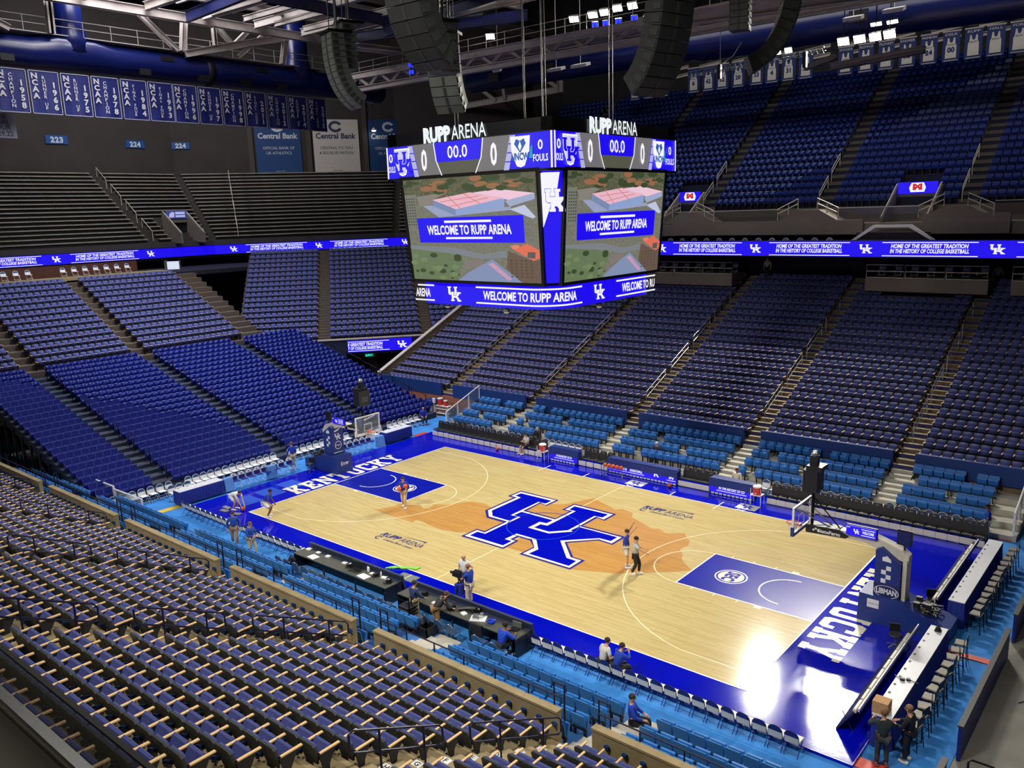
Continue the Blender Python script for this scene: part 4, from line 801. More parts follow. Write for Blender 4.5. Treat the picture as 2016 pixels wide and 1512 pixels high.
for y in (1.9, 24.5):
    d = MB(); d.tube([(0, y, .2), (0, y, 1.5), (0, y, 2.4), (0, y, 12)], [1.6, 1.35, 1.1, 1.1], 18); d.build('riser_pipe', M_duct, t, True)
d = MB(); d.tube([(0, 13.6, -.02), (0, 14.3, -.02)], 1.36, 20); d.build('joint_band', M_band, t, True)
for y in (-3.6, 7.4, 9.6, 13.0, 17.4, 19.3, 21.6, 31):
    d = MB(); d.box(.9, 1.35, y - .5, y + .5, -.95 if y in (9.6, 19.3) else -1.05, -.55, 0) if y not in (9.6, 19.3) else d.box(1.0, 1.32, y - .6, y + .6, .3, .75, 0); d.build('vent', M_band, t)
t = thing('air_duct', 'long blue round air duct over the far upper deck behind the jersey banners', 'air duct', (0, 38, 29.1), 0, 'blue air ducts under the roof')
d = MB(); d.tube([(-38, 0, .2), (-16, 0, .1), (-12, 0, 0), (-11, .2, -.05), (0, 0, -.1), (9, 0, -.3), (18, 0, -.5), (40, 0, -.5)], [1.25, 1.25, 1.2, 1.35, 1.35, 1.4, 1.4, 1.4], 20); d.build('main_pipe', M_duct, t, True)
for x in (-34, -27, 2.2, 12.0):
    d = MB(); d.box(x - .7, x + .7, -1.36, -1.0, -.5, .35); d.build('vent', M_band, t)
# trusses (room structure)
def truss(name, segs, m=None):
    b = MB()
    for A, Bp, w, h in segs: beam(b, A, Bp, w, h)
    return struct(b.build(name, m or M_steelw))
x = -48.6
truss('ceiling_truss', [((-47.4, -30, 33.2), (-47.4, 28, 33.2), .6, .75)] + [((x, a, 30.6), (x, b, 33.2), .5, .5) for a, b in ((-.1, -.05), (11.1, 11.5), (21.7, 22.3), (-11, -10.8))] + [((x, 10.6, 30.6), (x, 7.4, 33.2), .4, .4), ((x, 11.3, 30.4), (x, 18.5, 32.3), .6, .6), ((x, 18.5, 32.3), (x, 22.5, 33.2), .6, .6), ((x, 14.7, 33.2), (x, 16.3, 31.7), .4, .4), ((x, 18.0, 33.2), (x, 16.3, 31.7), .4, .4), ((x, 16.8, 30.8), (x, 19.6, 33.0), .3, .35), ((x, -3.2, 30.6), (x, -9, 33.2), .5, .5), ((x, 14.4, 33), (x, 14.4, 31.4), .35, .35)])
for k in range(9):
    y = -14 + k * 5.3; truss('ceiling_truss', [((-47, y, 33.5), (-8, y + 2.0, 33.9), .5, .7), ((-46.5, y + 2.6, 34.2), (-10, y + 4.6, 34.4), .25, .35)])
for xx in (-43.5, -38.0, -33.0, -28, -22): truss('ceiling_truss', [((xx, -20, 33.8), (xx + 1, 33, 34.0), .45, .6)])
blue_b = mat('navy_beam', (16, 26, 84), .5, var=.1)
for A, Bp in (((-46.2, 10.4, 33.0), (-34, 10.0, 33.2)), ((-35.8, 11, 33), (-35.8, 29, 33.0)), ((-41, 24, 32.2), (-24, 30, 32.4)), ((-34.5, 22.6, 31.6), (-22, 23.6, 32.6))): truss('ceiling_truss', [(A, Bp, .4, .9)], blue_b)
for k in range(5):
    y = 11.5 + k * 3.2; truss('ceiling_truss', [((-44, y, 33.1), (-36, y + .3, 33.1), .35, .5)])
truss('ceiling_truss', [((-37.5, 21.5, 30.7), (-37.5, 27.4, 30.9), 1.6, .4)])
# catwalk with chords behind the scoreboard
segs = [((-45, 26, 29.2), (14, 26, 28.7), .5, .6), ((-45, 26, 27.9), (14, 26, 27.6), .6, .5), ((-45, 28.4, 29.1), (14, 28.4, 28.7), .4, .4)]
for k in range(18): xx = -44 + k * 3.2; segs.append(((xx, 26, 28.0), (xx + 1.6, 26, 29.1), .25, .25)); segs.append(((xx + 1.6, 26, 29.1), (xx + 3.2, 26, 28.0), .25, .25))
truss('ceiling_truss', segs)
cwk = MB(); cwk.box(-45, 14, 26.3, 28.2, 29.3, 29.36)
for k in range(28): xx = -44.5 + k * 2.1; cwk.tube([(xx, 26.2, 29.3), (xx, 26.2, 30.5)], .03, 4)
for z in (29.9, 30.45): cwk.tube([(-45, 26.2, z), (14, 26.2, z)], .03, 4)
struct(cwk.build('trim_1', M_steelw))
cwk = MB()
for k in range(26): yy = -32 + k * 2.3; cwk.tube([(-48.8, yy, 30.7), (-48.8, yy, 31.9)], .035, 4)
for z in (31.3, 31.85): cwk.tube([(-48.8, -32, z), (-48.8, 27, z)], .035, 4)
cwk.box(-50.5, -48.8, -32, 27, 30.62, 30.7); struct(cwk.build('trim_2', M_steelw))
truss('ceiling_truss', [((-60, 50, 28.6), (-10, 50, 29.7), .5, .7), ((-38.5, 49.8, 31.2), (-20, 49.8, 29.6), .4, .5)] + [((a, 49.8, 31.6), (b, 49.8, 28.9), .4, .4) for a, b in ((-39, -34.8), (-31, -34.8), (-31.5, -31), (-49, -45), (-44, -43.5))] + [((-34.9, 49.8, 28.8), (-34.9, 49.8, 30.2), .9, .9)])
truss('ceiling_truss', [((-9, 24, 28.4), (14, 24, 27.4), .7, .9), ((-6, 23, 29.4), (10, 22, 30.4), .6, .7), ((-8, 20, 30.8), (12, 20, 31.2), .8, .7)])
truss('ceiling_truss', [((-1.0, 40.5, 26.2), (6.0, 40.5, 26.6), 1.0, .5), ((-3.2, 40.5, 26.4), (-.6, 40.5, 27.0), .6, .4)])
for k in range(12): xx = -22 + k * 3.4; truss('ceiling_truss', [((xx, 45.2, 27.8), (xx + 2.2, 45.2, 28.0), .3, .3), ((xx, 45.2, 28.5), (xx + 2.2, 45.2, 28.7), .3, .3)])
truss('ceiling_truss', [((-40, -48, 36), (-40, 52, 36), .5, .8), ((-20, 52, 37), (30, 52, 37), .5, .8)])
# small box truss with cables in front of the upper deck
tt = thing('lighting_truss', 'slim silver lighting truss hanging before the upper deck jerseys', 'truss', (0, 30, 25.6)); b = MB()
for dy, dz in ((0, .2), (0, -.2), (.3, 0)): b.tube([(-8.2, dy, dz - .12), (2.2, dy, dz + .25)], .035, 5)
for k in range(26): xx = -8.2 + k * .4; z = -.12 + .37 * (xx + 8.2) / 10.4; b.tube([(xx, 0, z - .2), (xx + .2, 0, z + .2), (xx + .4, 0, z - .2)], .018, 4)
b.build('chords', M_chrome, tt); b = MB(); b.tube([(-5.6, 0, .2), (-5.6, 0, 5)], .03, 5); b.tube([(-5.5, 0, .3), (-4.6, .1, .8), (-4, .2, 1.7)], .05, 5); b.build('cables', M_chrome, tt)
for xx in (-5.6, .9): b = MB(); b.box(xx - .12, xx + .12, -.2, .1, -.75, .3); b.build('hoist_motor', M_black, tt)
# lamps
def lamp(loc, w, h, kind, lab, tgt=(0, 0, 0), rod=3.0):
    t = thing('floodlight', lab, 'floodlight', loc, 0, kind); q = (Vector(tgt) - Vector(loc)).to_track_quat('-Z', 'Y').to_matrix().to_4x4()
    b = MB(); b.box(-w / 2, w / 2, -h / 2, h / 2, .02, .22, 0, q); b.build('housing', M_black, t); b = MB(); b.box(-w / 2 + .03, w / 2 - .03, -h / 2 + .03, h / 2 - .03, -.01, .03, 0, q); b.build('lens', E_lamp if 'blue' not in lab else E_blulamp, t)
    b = MB(); b.tube([(0, 0, .1), (0, 0, rod)], .04, 5); b.build('stem', M_blackm, t)
FL = [((1.76, 35, 27.07), 'first'), ((2.92, 35, 27.07), 'second'), ((4.02, 35, 27.05), 'third'), ((5.0, 35, 27.08), 'fourth')]
for l, n in FL: lamp(l, .85, .62, 'white floodlights on the far catwalk', 'bright floodlight hanging over the jersey banners, %s of the row of four' % n, (3, -5, 0))
for l, n in (((3.98, 35.2, 27.95), 'left'), ((5.09, 35.2, 27.93), 'right')): lamp(l, .8, .3, 'white floodlights on the far catwalk', '%s one of two floodlights above the bright row of four' % n, (3, -5, 0))
for l, n in (((-3.28, 35, 27.06), 'left'), ((-2.39, 35, 27.01), 'right')): lamp(l, .6, .5, 'white floodlights on the far catwalk', '%s one of the floodlight pair beside the curved speaker column' % n, (0, -5, 0))
for i, l in enumerate(((-26.67, 28, 30.75), (-17.58, 28, 30.72), (-15.73, 28, 30.73), (-14.61, 28, 30.74), (-13.42, 28, 30.84), (-12.04, 28, 30.79), (-10.59, 28, 29.64))):
    lamp(l, .8, .55, 'white floodlights on the catwalk', 'bright floodlight on the catwalk above the scoreboard, %s from its left end' % ORD[i + 1], (-6, -5, 0), -1.4)
for i, l in enumerate(((-14.19, 26, 29.5), (-13.2, 26, 29.45), (-12.05, 26, 29.4), (-10.67, 26, 29.4))): lamp(l, .5, .4, 'blue stage lights', 'small blue stage light clamped to the white beam, %s from the left' % ORD[i + 1], (0, -20, 10), -.4)
for i, l in enumerate(((-34.44, 25.6, 29.1), (-34.4, 25.6, 28.5))): lamp(l, .5, .4, 'blue stage lights', '%s of two blue stage lights between the speaker columns' % ('upper', 'lower')[i], (10, -30, 10), -.4)
def hung(loc, w, lab, top=44, tilt=.3):
    t = thing('hanging_lamp', lab, 'lamp', loc, 0, 'unlit white panel lamps on rods'); b = MB(); M = RX(tilt, 4, 'X'); b.box(-w / 2, w / 2, -.35, .35, -.12, .12, 0, M); b.build('panel', M_white, t); b = MB(); b.tube([(0, 0, .1), (0, 0, top - loc[2])], .03, 5); b.build('rod', M_white, t)
hung((-20.97, 30, 27.5), 1.5, 'white panel lamp on a rod, left of the pair above the scoreboard'); hung((-18.4, 30, 27.5), 1.6, 'white panel lamp on a rod, right of the pair above the scoreboard'); hung((4.09, 30, 27.6), 1.2, 'white panel lamp on a rod, left of the pair above the bright floodlights'); hung((6.68, 30, 27.7), 1.3, 'white panel lamp on a rod, right of the pair above the bright floodlights'); hung((-27.6, 30, 28.4), .9, 'small tilted white panel lamp hanging left of the scoreboard cables', 44, .8)
for l, n in (((-33.6, 50, 28.2), 'under the far truss over the scoreboard'), ((-26.4, 50, 28.2), 'beside the leftmost jersey banners'), ((-60, 43, 26.3), 'in front of the blue bank banner')):
    t = thing('ceiling_lamp', 'small round lit lamp %s' % n, 'lamp', l, 0, 'small lit ceiling lamps'); b = MB(); b.lathe([(.05, .4), (.3, .1), (.34, 0)], 12); b.build('shade', M_white, t); b = MB(); b.lathe([(.3, .02), (.15, -.12), (.001, -.16)], 12); b.build('bulb', E_lamp, t)
    b = MB(); b.tube([(0, 0, .35), (0, 0, 6)], .02, 4); b.build('rod', M_blackm, t)
# championship banners
M_ban = mat('banner_royal', (20, 30, 104), 0.5, var=0.12, scale=1.5); M_bant = mat('banner_cream', (196, 194, 204), 0.6, var=0.03)
BN = [('1948', 'CHAMPION', -7.45), ('1958', 'CHAMPION', -5.02), ('1966', 'RUNNER UP', -2.61), ('1975', 'RUNNER UP', -.2), ('1978', 'CHAMPION', 2.2), ('1984', 'FINAL FOUR', 4.63), ('1993', 'FINAL FOUR', 7.0), ('1996', 'CHAMPION', 9.3), ('1997', 'RUNNER UP', 11.7), ('1998', 'CHAMPION', 14.1), ('2011', 'FINAL FOUR', 16.55), ('2012', 'CHAMPION', 18.98), ('2014', 'RUNNER UP', 21.4), ('2015', 'FINAL FOUR', 23.8)]
for i, (yr, wd, y) in enumerate(BN[1:]):
    w, h = 2.3, 3.3; t = thing('banner', 'blue hanging banner lettered NCAA %s %s' % (wd, yr), 'banner', (-48, y, 24.3), 0, 'championship banners at the end')
    b = MB(); n = 10
    for k in range(n):
        a0, a1 = k / n, (k + 1) / n; f = lambda a, z: .05 * math.sin(a * 9 + i) * (1 - z / h)
        b.add([(f(a0, 0), a0 * w, 0), (f(a1, 0), a1 * w, 0), (f(a1, h), a1 * w, h), (f(a0, h), a0 * w, h), (f(a0, 0) - .02, a0 * w, 0), (f(a1, 0) - .02, a1 * w, 0), (f(a1, h) - .02, a1 * w, h), (f(a0, h) - .02, a0 * w, h)], [(0, 1, 2, 3), (7, 6, 5, 4), (0, 4, 5, 1), (3, 2, 6, 7)])
    b.build('cloth', M_ban, t); l = MB(); e = .09
    for y0, z0, ww, hh in ((0.03, .02, w - .06, .04), (.03, h - .06, w - .06, .04), (.03, .02, .04, h - .04), (w - .07, .02, .04, h - .04)): l.quad((e, y0, z0), Y, Z, ww, hh)
    for k, c in enumerate('NCAA'): l.text(c, (e, .45, h - .62 - k * .5), Y, Z, .4, 0, 'C', bold=.04, ws=1.1)
    lw = len(wd); st = 2.6 / lw
    for k, c in enumerate(wd):
        if c != ' ': l.text(c, (e, 1.12, h - .55 - (k + .3) * st), Y, Z, min(.3, st * .82), 0, 'C', bold=.02, ws=1.1)
    for k, c in enumerate(yr): l.text(c, (e, 1.85, h - 1.25 - k * .56), Y, Z, .42, 0, 'C', bold=.04, ws=1.1)
    l.build('banner_lettering', M_bant, t); r = MB(); r.tube([(0, -.05, h + .02), (0, w + .05, h + .02)], .04, 5); r.build('hanging_bar', M_blackm, t)
t = thing('banner', 'small grey tour banner hanging under the leftmost championship banner', 'banner', (-49.5, -4.8, 22.5)); b = MB(); b.box(-.02, 0, -1.2, 1.4, 0, 1.9); b.build('cloth', mat('grey_banner', (126, 126, 140), .6, var=.08), t)
l = MB(); [l.text(a, (.02, .3, z), Y, Z, .36, 0, 'C', bold=.03) for a, z in (('THE', 1.5), ('FINAL', 1.05), ('TOUR', .62), ('10.29.22', .16))]; l.build('banner_lettering', mat('banner_ink', (60, 60, 84), .6, var=0), t)
# jersey banners
M_jb = mat('jersey_blue', (26, 48, 116), 0.6, var=0.08); M_jw = mat('jersey_cloth', (222, 220, 214), 0.7, var=0.06)
JB = [(-21.68, '84', ''), (-20.11, '44', ''), (-18.52, '10', ''), (-15.2, '6', ''), (-13.67, '42', ''), (-12.28, '52', ''), (-10.7, '20', ''), (-8.93, '33', ''), (-7.5, '4', 'MACY'), (-5.98, '31', 'BOWIE'), (-4.46, '34', ''), (-1.08, '11', 'WOODS'), (.56, '12', 'FELDHAUS'), (2.16, '34', 'PELPHREY'), (3.78, '32', 'FARMER'), (5.39, '24', 'MASHBURN'), (6.99, '00', 'DELK'), (8.55, '', 'RUPP'), (10.05, '', 'HALL'), (11.6, '', 'FORD'), (13.1, '', '')]
for i, (xx, num, nm) in enumerate(JB):
    tz = 27.0 if i < 11 else 26.9; t = thing('jersey_banner', 'retired jersey banner above the far upper deck, %s from the left%s' % (ORD[i + 1] if i < 20 else '21st', ', numbered ' + num if num else ''), 'banner', (xx, 44, tz - .75), 0, 'retired jersey banners')
    b = MB(); b.box(-.62, .62, 0, .03, -.2, 2.0); b.build('cloth', M_jb, t); j = MB()
    j.poly([(-.4, -.03, .05), (.4, -.03, .05), (.38, -.03, .95), (.3, -.03, 1.1), (.26, -.03, 1.55), (.16, -.03, 1.55), (.1, -.03, 1.25), (0, -.03, 1.18), (-.1, -.03, 1.25), (-.16, -.03, 1.55), (-.26, -.03, 1.55), (-.3, -.03, 1.1), (-.38, -.03, .95)]); j.build('jersey', M_jw, t)
    l = MB(); l.text('KENTUCKY', (0, -.05, .98), X, Z, .12, 1, 'C', fit=.5)
    if num: l.text(num, (0, -.05, .5), X, Z, .36, 1, 'C', bold=.04)
    if nm: l.text(nm, (0, -.05, 1.72), X, Z, .18, 0, 'C', bold=.02, fit=min(1.1, .22 * len(nm)))
    l.quad((-.5, -.01, -.14), X, Z, 1.0, .07, 0); l.build('banner_lettering', [M_bant, M_navy_ink], t); r = MB(); r.box(-.66, .66, -.02, .05, 2.0, 2.1); r.build('hanging_bar', M_steelw, t)
# line-array speakers
M_spk = mat('speaker_grille', (34, 36, 38), .6, var=.15, scale=3); M_spkg = mat('speaker_grey', (92, 96, 94), .6, var=.12, scale=3); M_spkd = mat('speaker_bracket', (54, 56, 58), .5, .2, var=.1)
def array(lab, top, n, w, ch, dp, facing, bend, mt, m2, up=6):
    """curved hanging column of cabinets; facing = yaw of the front, bend = total tilt at the bottom"""
    t = thing('speaker_column', lab, 'speaker', top, facing, 'hanging speaker columns'); y = z = 0.0
    for k in range(n):
        a = bend * ((k + 1) / n) ** 2; M = Matrix.Translation((0, y, z)) @ RX(a, 4, 'X')
        c = MB(); c.prism([(0, 0), (0, -ch * .96), (dp, -ch * .86), (dp, -ch * .1)], 'x', -w / 2, w / 2, 0, M); c.box(-w / 2 + .02, w / 2 - .02, -.015, 0, -ch * .94, -ch * .04, 1, M)
        for sx in (-1, 1): c.box(sx * w / 2 - .03, sx * w / 2 + .03, .05, dp * .5, -ch * .75, -ch * .25, 2, M)
        c.box(-.06, .06, -.03, -.01, -ch * .9, -ch * .1, 2, M); c.build('cabinet', [mt, m2, M_spkd], t)
        e = M @ Vector((0, 0, -ch)); y, z = e.y, e.z
    r = MB(); r.box(-w / 2, w / 2, -.1, dp + .4, .0, .12); r.build('flying_frame', M_blackm, t)
    r = MB(); r.tube([(-w * .3, .3, .1), (-w * .3, .3, up)], .025, 5); r.tube([(w * .3, .3, .1), (w * .3, .3, up)], .025, 5); r.tube([(0, .5, .1), (.05, .5, up)], .05, 5); r.build('hoist_cables', M_blackm, t)
def face(v): return math.atan2(v[1], v[0]) + PI / 2       # local -y is the front
array('grey curved speaker column hanging over the end banners, left of the scoreboard', (-6.2, -6.5, 23.4), 13, 1.15, .27, .6, face((-.3, -1)), 1.0, M_spkg, M_spkg)
array('small grey speaker block hanging behind the grey curved column', (-7.6, -4.6, 24.3), 7, .8, .29, .7, face((-.3, -1)), -.05, M_spkg, M_spkg)
array('big black curved speaker column nearest the top of the scoreboard, left side', (5.6, -13.2, 23.3), 9, 1.35, .44, .75, face((.04, -1)), 1.05, M_spk, M_spk, 9)
array('grey-bottomed speaker column hanging just above the left crown letters', (-.7, -5.1, 22.8), 8, 1.25, .42, .65, face((.4, -.95)), .8, M_spk, M_spkg, 8)
array('black speaker block hung behind the big left column', (1.2, -6.4, 22.6), 5, 1.0, .36, .8, face((.3, 1)), -.05, M_spk, M_spk, 8)
array('big black curved speaker column above the right side of the scoreboard', (10.9, -6.2, 23.0), 11, 1.45, .39, .75, face((.97, -.22)), .9, M_spk, M_spk, 9)
array('dark curved speaker column seen from its side, right of the scoreboard', (12.2, .3, 24.0), 12, 1.1, .37, .6, face((.8, .5)), 1.15, M_spk, M_spk, 9)
array('dark speaker block high at the right between the two curved columns', (5.9, 8.6, 25.8), 7, .9, .3, .7, face((.2, -1)), -.05, M_spk, M_spkg, 8)
# wall signs and bank banners at the end
M_sign = mat('sign_blue', (22, 78, 150), .6, var=.05); M_signt = mat('sign_white', (206, 216, 224), .6, var=.02)
DW = .7 + HT * 18 + .15; WL = off_line(RB[:4], DW)
def wallsign(lab, seg, s, z, w, h, txt, name='section_sign', fit=None):
    p0, p1 = WL[seg], WL[seg + 1]; u = (p1 - p0).normalized(); P = p0 + u * s; t = thing(name, lab, 'sign', (0, 0, 0), 0, 'section number signs'); M = Matrix((Vector((u.x, u.y, 0)), Vector((-u.y, u.x, 0)), Vector(Z))).transposed().to_4x4(); M.translation = (P.x, P.y, z); t.matrix_world = M
    b = MB(); b.box(-w / 2, w / 2, -.08, .0, -h / 2, h / 2); b.build('board', M_sign, t); l = MB(); l.text(txt, (0, -.1, -h * .32), X, Z, h * .62, 0, 'C', bold=.05, sp=1.15); l.build('numerals', M_signt, t)
wallsign('blue wall sign numbered 223 above the grey benches', 0, 69.25, 24.75, 2.3, .9, '223'); wallsign('blue wall sign numbered 224, left of the two', 0, 77.9, 24.6, 2.2, .85, '224'); wallsign('blue wall sign numbered 224, right of the two', 1, .95, 24.6, 2.0, .8, '224')
wallsign('blue wall sign numbered 225 under the blue bank banner', 1, 12.41, 20.62, 2.4, .62, '225'); wallsign('blue wall sign numbered 225 under the white bank banner', 1, 19.61, 20.62, 2.4, .62, '225')
def bank(lab, seg, s, wdt, z0, z1, m, mt, second, third, clip=None):
    p0, p1 = WL[seg], WL[seg + 1]; u = (p1 - p0).normalized(); P = p0 + u * s; t = thing('advertising_banner', lab, 'banner', (0, 0, 0), 0, 'bank banners on the end wall'); M = Matrix((Vector((u.x, u.y, 0)), Vector((-u.y, u.x, 0)), Vector(Z))).transposed().to_4x4(); M.translation = (P.x, P.y, z0); t.matrix_world = M; h = z1 - z0
    b = MB(); b.box(-wdt / 2, wdt / 2, -.12, -.08, 0, h); b.build('cloth', m, t); l = MB(); R = wdt * .15; zc = h * .87; V = circ(0, 0, 1, .45, 2 * PI - .45, 28)
    for i in range(28): (a, c), (a2, c2) = V[i], V[i + 1]; l.add([(a * R, -.14, zc + c * R * .8), (a2 * R, -.14, zc + c2 * R * .8), (a2 * R * .6, -.14, zc + c2 * R * .42), (a * R * .6, -.14, zc + c * R * .42)], [(0, 1, 2, 3)])
    l.text('Central Bank', (0, -.14, h * .655), X, Z, h * .095, 0, 'C', bold=.03, fit=wdt * .88); l.text(second, (0, -.14, h * .46), X, Z, h * .05, 0, 'C', fit=wdt * .7); l.text(third, (0, -.14, h * .37), X, Z, h * .05, 0, 'C', fit=wdt * (.56 if 'UK A' in third else .76)); l.text('Member FDIC', (0, -.14, h * .06), X, Z, h * .018, 0, 'C', fit=wdt * .2); l.build('banner_lettering', mt, t)
M_bb = mat('bank_blue', (24, 66, 124), .6, var=.06); M_bw = mat('bank_white', (206, 202, 196), .6, var=.05); M_bt = mat('bank_ink', (52, 60, 96), .6, var=0)

bank('blue bank banner on the end wall above the left 225 sign', 1, 12.4, 5.5, 21.0, 27.75, M_bb, M_signt, 'OFFICIAL BANK OF', 'UK ATHLETICS')
bank('white bank banner on the end wall above the right 225 sign', 1, 19.6, 5.8, 21.0, 27.75, M_bw, M_bt, 'CENTRAL TO YOU', '& BIG BLUE NATION.')
bank('blue bank banner partly hidden behind the scoreboard', 1, 26.4, 5.2, 20.8, 27.75, M_bb, M_signt, 'OFFICIAL BANK OF', 'UK ATHLETICS')
cl_ = MB(); p0, p1 = WL[1], WL[2]; u = (p1 - p0).normalized(); M = Matrix((Vector((u.x, u.y, 0)), Vector((-u.y, u.x, 0)), Vector(Z))).transposed().to_4x4(); M.translation = (p0.x, p0.y, 0)
for s_ in (9.05, 16.1, 23.3): cl_.box(s_ - .3, s_ + .3, -.3, 0, 18.5, 32, 0, M)
cl_.box(8, 27, -.12, 0, 19.8, 21.0, 0, M); struct(cl_.build('wall_end_columns', mat('column_grey', (74, 70, 68), .85, var=.08)))
# ---------------------------------------------------------------- courtside things
M_ball = mat('orange_leather', (226, 98, 46), .55, var=.08, scale=20); M_seam = mat('ball_seam', (60, 30, 20), .6, var=0); M_glass = mat('backboard_glass', (190, 205, 215), .05, var=0, alpha=.14); M_rim = mat('orange_rim', (240, 84, 40), .4, var=.03)
M_net = mat('white_net', (232, 226, 214), .8, var=.03); M_boom = mat('cream_steel', (208, 202, 190), .5, var=.06); M_vinyl = mat('cream_vinyl', (224, 218, 200), .5, var=.06, scale=4); M_navyv = mat('navy_vinyl', (26, 30, 108), .4, var=.05); M_whitep = mat('white_plastic', (232, 232, 234), .4, var=.04)
M_bench = mat('black_vinyl', (38, 38, 40), .5, var=.1, scale=5); M_skirt = mat('blue_skirt', (26, 48, 140), .8, var=.12, scale=5); M_top = mat('white_tabletop', (214, 216, 224), .4, var=.03); M_dkblue = mat('dusk_blue_vinyl', (52, 84, 128), .35, var=.06); M_red = mat('red_plastic', (206, 62, 44), .5, var=.06)
def hoop(s, lab, sponsor, mast_txt):
    t = thing('basketball_hoop', lab, 'basketball hoop', (0, 0, 0), 0 if s > 0 else PI)
    b = MB(); b.prism([(15.55, 0), (18.75, 0), (18.75, .55), (18.0, .72), (16.9, 1.08), (15.6, 1.12)], 'y', -.62, .62, 0); b.build('base_pad', M_navyplas, t)
    b = MB(); b.prism([(16.05, 1.1), (16.95, 1.1), (16.95, 2.45), (16.25, 2.95), (16.05, 2.85)], 'y', -.42, .42, 0); b.build('mast_pad', M_navyplas, t)
    b = MB(); b.box(16.98, 17.12, -.3, .3, .9, 2.6); b.tube([(17.1, -.28, .9), (17.9, -.28, .75)], .04, 5); b.tube([(17.1, .28, .9), (17.9, .28, .75)], .04, 5); b.build('rear_frame', M_boom, t)
    b = MB(); b.prism([(17.15, 2.45), (17.15, 2.75), (16.9, 2.95), (15.95, 3.24), (14.6, 3.22), (13.5, 3.2), (13.5, 3.0), (15.6, 2.95), (16.3, 2.7)], 'y', -.2, .2, 0); b.build('boom', M_boom, t)
    b = MB(); b.prism([(13.35, 2.88), (14.9, 2.95), (14.98, 3.05), (14.6, 3.24), (13.35, 3.2)], 'y', -.26, .26, 0); b.build('sponsor_pad', M_black, t)
    side = -1 if s > 0 else 1; ux = (1, 0, 0) if side < 0 else (-1, 0, 0)
    l = MB(); l.text('StateFarm', (14.25, side * .275, 2.985), ux, Z, .13, 0, 'C', bold=.03, fit=.85)
    for k in range(3): l.ball((13.66 + k * .09, side * .27, 3.04 + (.06 if k == 1 else 0)), .045, 0, 6, (1, .2, 1))
    l.build('sponsor_lettering', M_whitep, t)
    d = MB(); d.box(14.92, 16.0, -.34 if side < 0 else .26, -.26 if side < 0 else .34, 3.18, 3.55, 0); d.box(14.9, 16.04, -.27 if side < 0 else .2, -.2 if side < 0 else .27, 3.16, 3.58, 1); yy = side * .345
    d.quad((14.92 if side < 0 else 16.0, yy + side * .004, 3.48), ux, Z, .14, .025, 2)
    uk(d, (15.3 if side < 0 else 15.62, yy + side * .006, 3.36), ux, Z, .2, 2); cx = 15.72 if side < 0 else 15.2
    d.text('WELCOME', (cx, yy + side * .006, 3.32), ux, Z, .1, 2, 'C', bold=.03, fit=.42)
    for z in (3.47, 3.24): d.quad((cx - ux[0] * .25, yy + side * .006, z), ux, Z, .5, .025, 2)
    d.build('display_board', [E_blue, M_bez, E_white], t)
    b = MB(); x = 13.08
    for y0, y1, z0, z1 in ((-.92, .92, 2.9, 2.97), (-.92, .92, 3.92, 3.99), (-.92, -.85, 2.97, 3.92), (.85, .92, 2.97, 3.92)): b.box(x - .03, x + .05, y0, y1, z0, z1, 0)
    for y0, y1, z0, z1 in ((-.3, .3, 3.05, 3.09), (-.3, .3, 3.46, 3.5), (-.3, -.26, 3.09, 3.46), (.26, .3, 3.09, 3.46)): b.box(x - .02, x - .008, y0, y1, z0, z1, 0)
    b.build('backboard_frame', M_whitep, t); b = MB(); b.box(x - .006, x + .006, -.86, .86, 2.96, 3.93); b.build('backboard_glass', M_glass, t)
    b = MB(); b.box(x - .06, x + .06, -.95, .95, 2.84, 2.92); b.box(x - .06, x + .06, -.97, -.9, 2.84, 3.2); b.box(x - .06, x + .06, .9, .97, 2.84, 3.2); b.build('edge_padding', M_navyplas if s > 0 else M_whitep, t)
    b = MB(); b.tube([(x + .05, -.5, 3.8), (x + 1.2, -.1, 3.2)], .03, 5); b.tube([(x + .05, .5, 3.8), (x + 1.2, .1, 3.2)], .03, 5); b.tube([(x + .05, -.7, 3.9), (x + .5, 0, 3.55), (x + .05, .7, 3.9)], .025, 5); b.build('brace', M_chrome, t)
    b = MB(); b.tube([(12.725 + .228 * math.cos(a), .228 * math.sin(a), 3.05) for a in [2 * PI * k / 20 for k in range(20)]], .018, 6, closed=True); b.box(12.94, 13.07, -.1, .1, 2.99, 3.07); b.build('rim', M_rim, t)
    b = MB()
    for k in range(12):
        for dd in (1, -1): b.tube([(12.725 + r * math.cos(2 * PI * (k + dd * j * .5) / 12), r * math.sin(2 * PI * (k + dd * j * .5) / 12), 3.04 - .1 * j) for j, r in enumerate((.22, .19, .155, .135, .13))], .008, 3)
    b.build('net', M_net, t)
    c = MB(); c.tube([(13.5, 0, 3.2), (13.5, 0, 4.6)], .06, 6); c.tube([(13.5, 0, 4.3), (14.6, 0, 3.2)], .025, 5); c.build('clock_pole', M_blackm, t)
    c = MB(); c.box(13.25, 13.75, -.38, .38, 4.55, 5.42, 0); c.box(13.2, 13.25, -.4, .4, 4.53, 5.44, 1); c.build('shot_clock', [M_black, M_spkd], t); ck = [q for q in t.children if q.name.startswith('shot_clock')][0]
    c = MB(); c.text('00', (13.19, -.0 + .0, 4.78), (0, -1, 0), Z, .34, 0, 'C', bold=.02); c.build('digits', mat('dim_digits', (96, 100, 104), .5, var=0), ck)
    c = MB(); c.box(13.35, 13.65, -.12, .12, 5.6, 5.95); c.ball((13.5, 0, 6.02), .16, 1, 10); c.box(13.3, 13.9, -.35, .35, 5.42, 5.6); c.build('robotic_camera', [M_black, M_chrome], t)
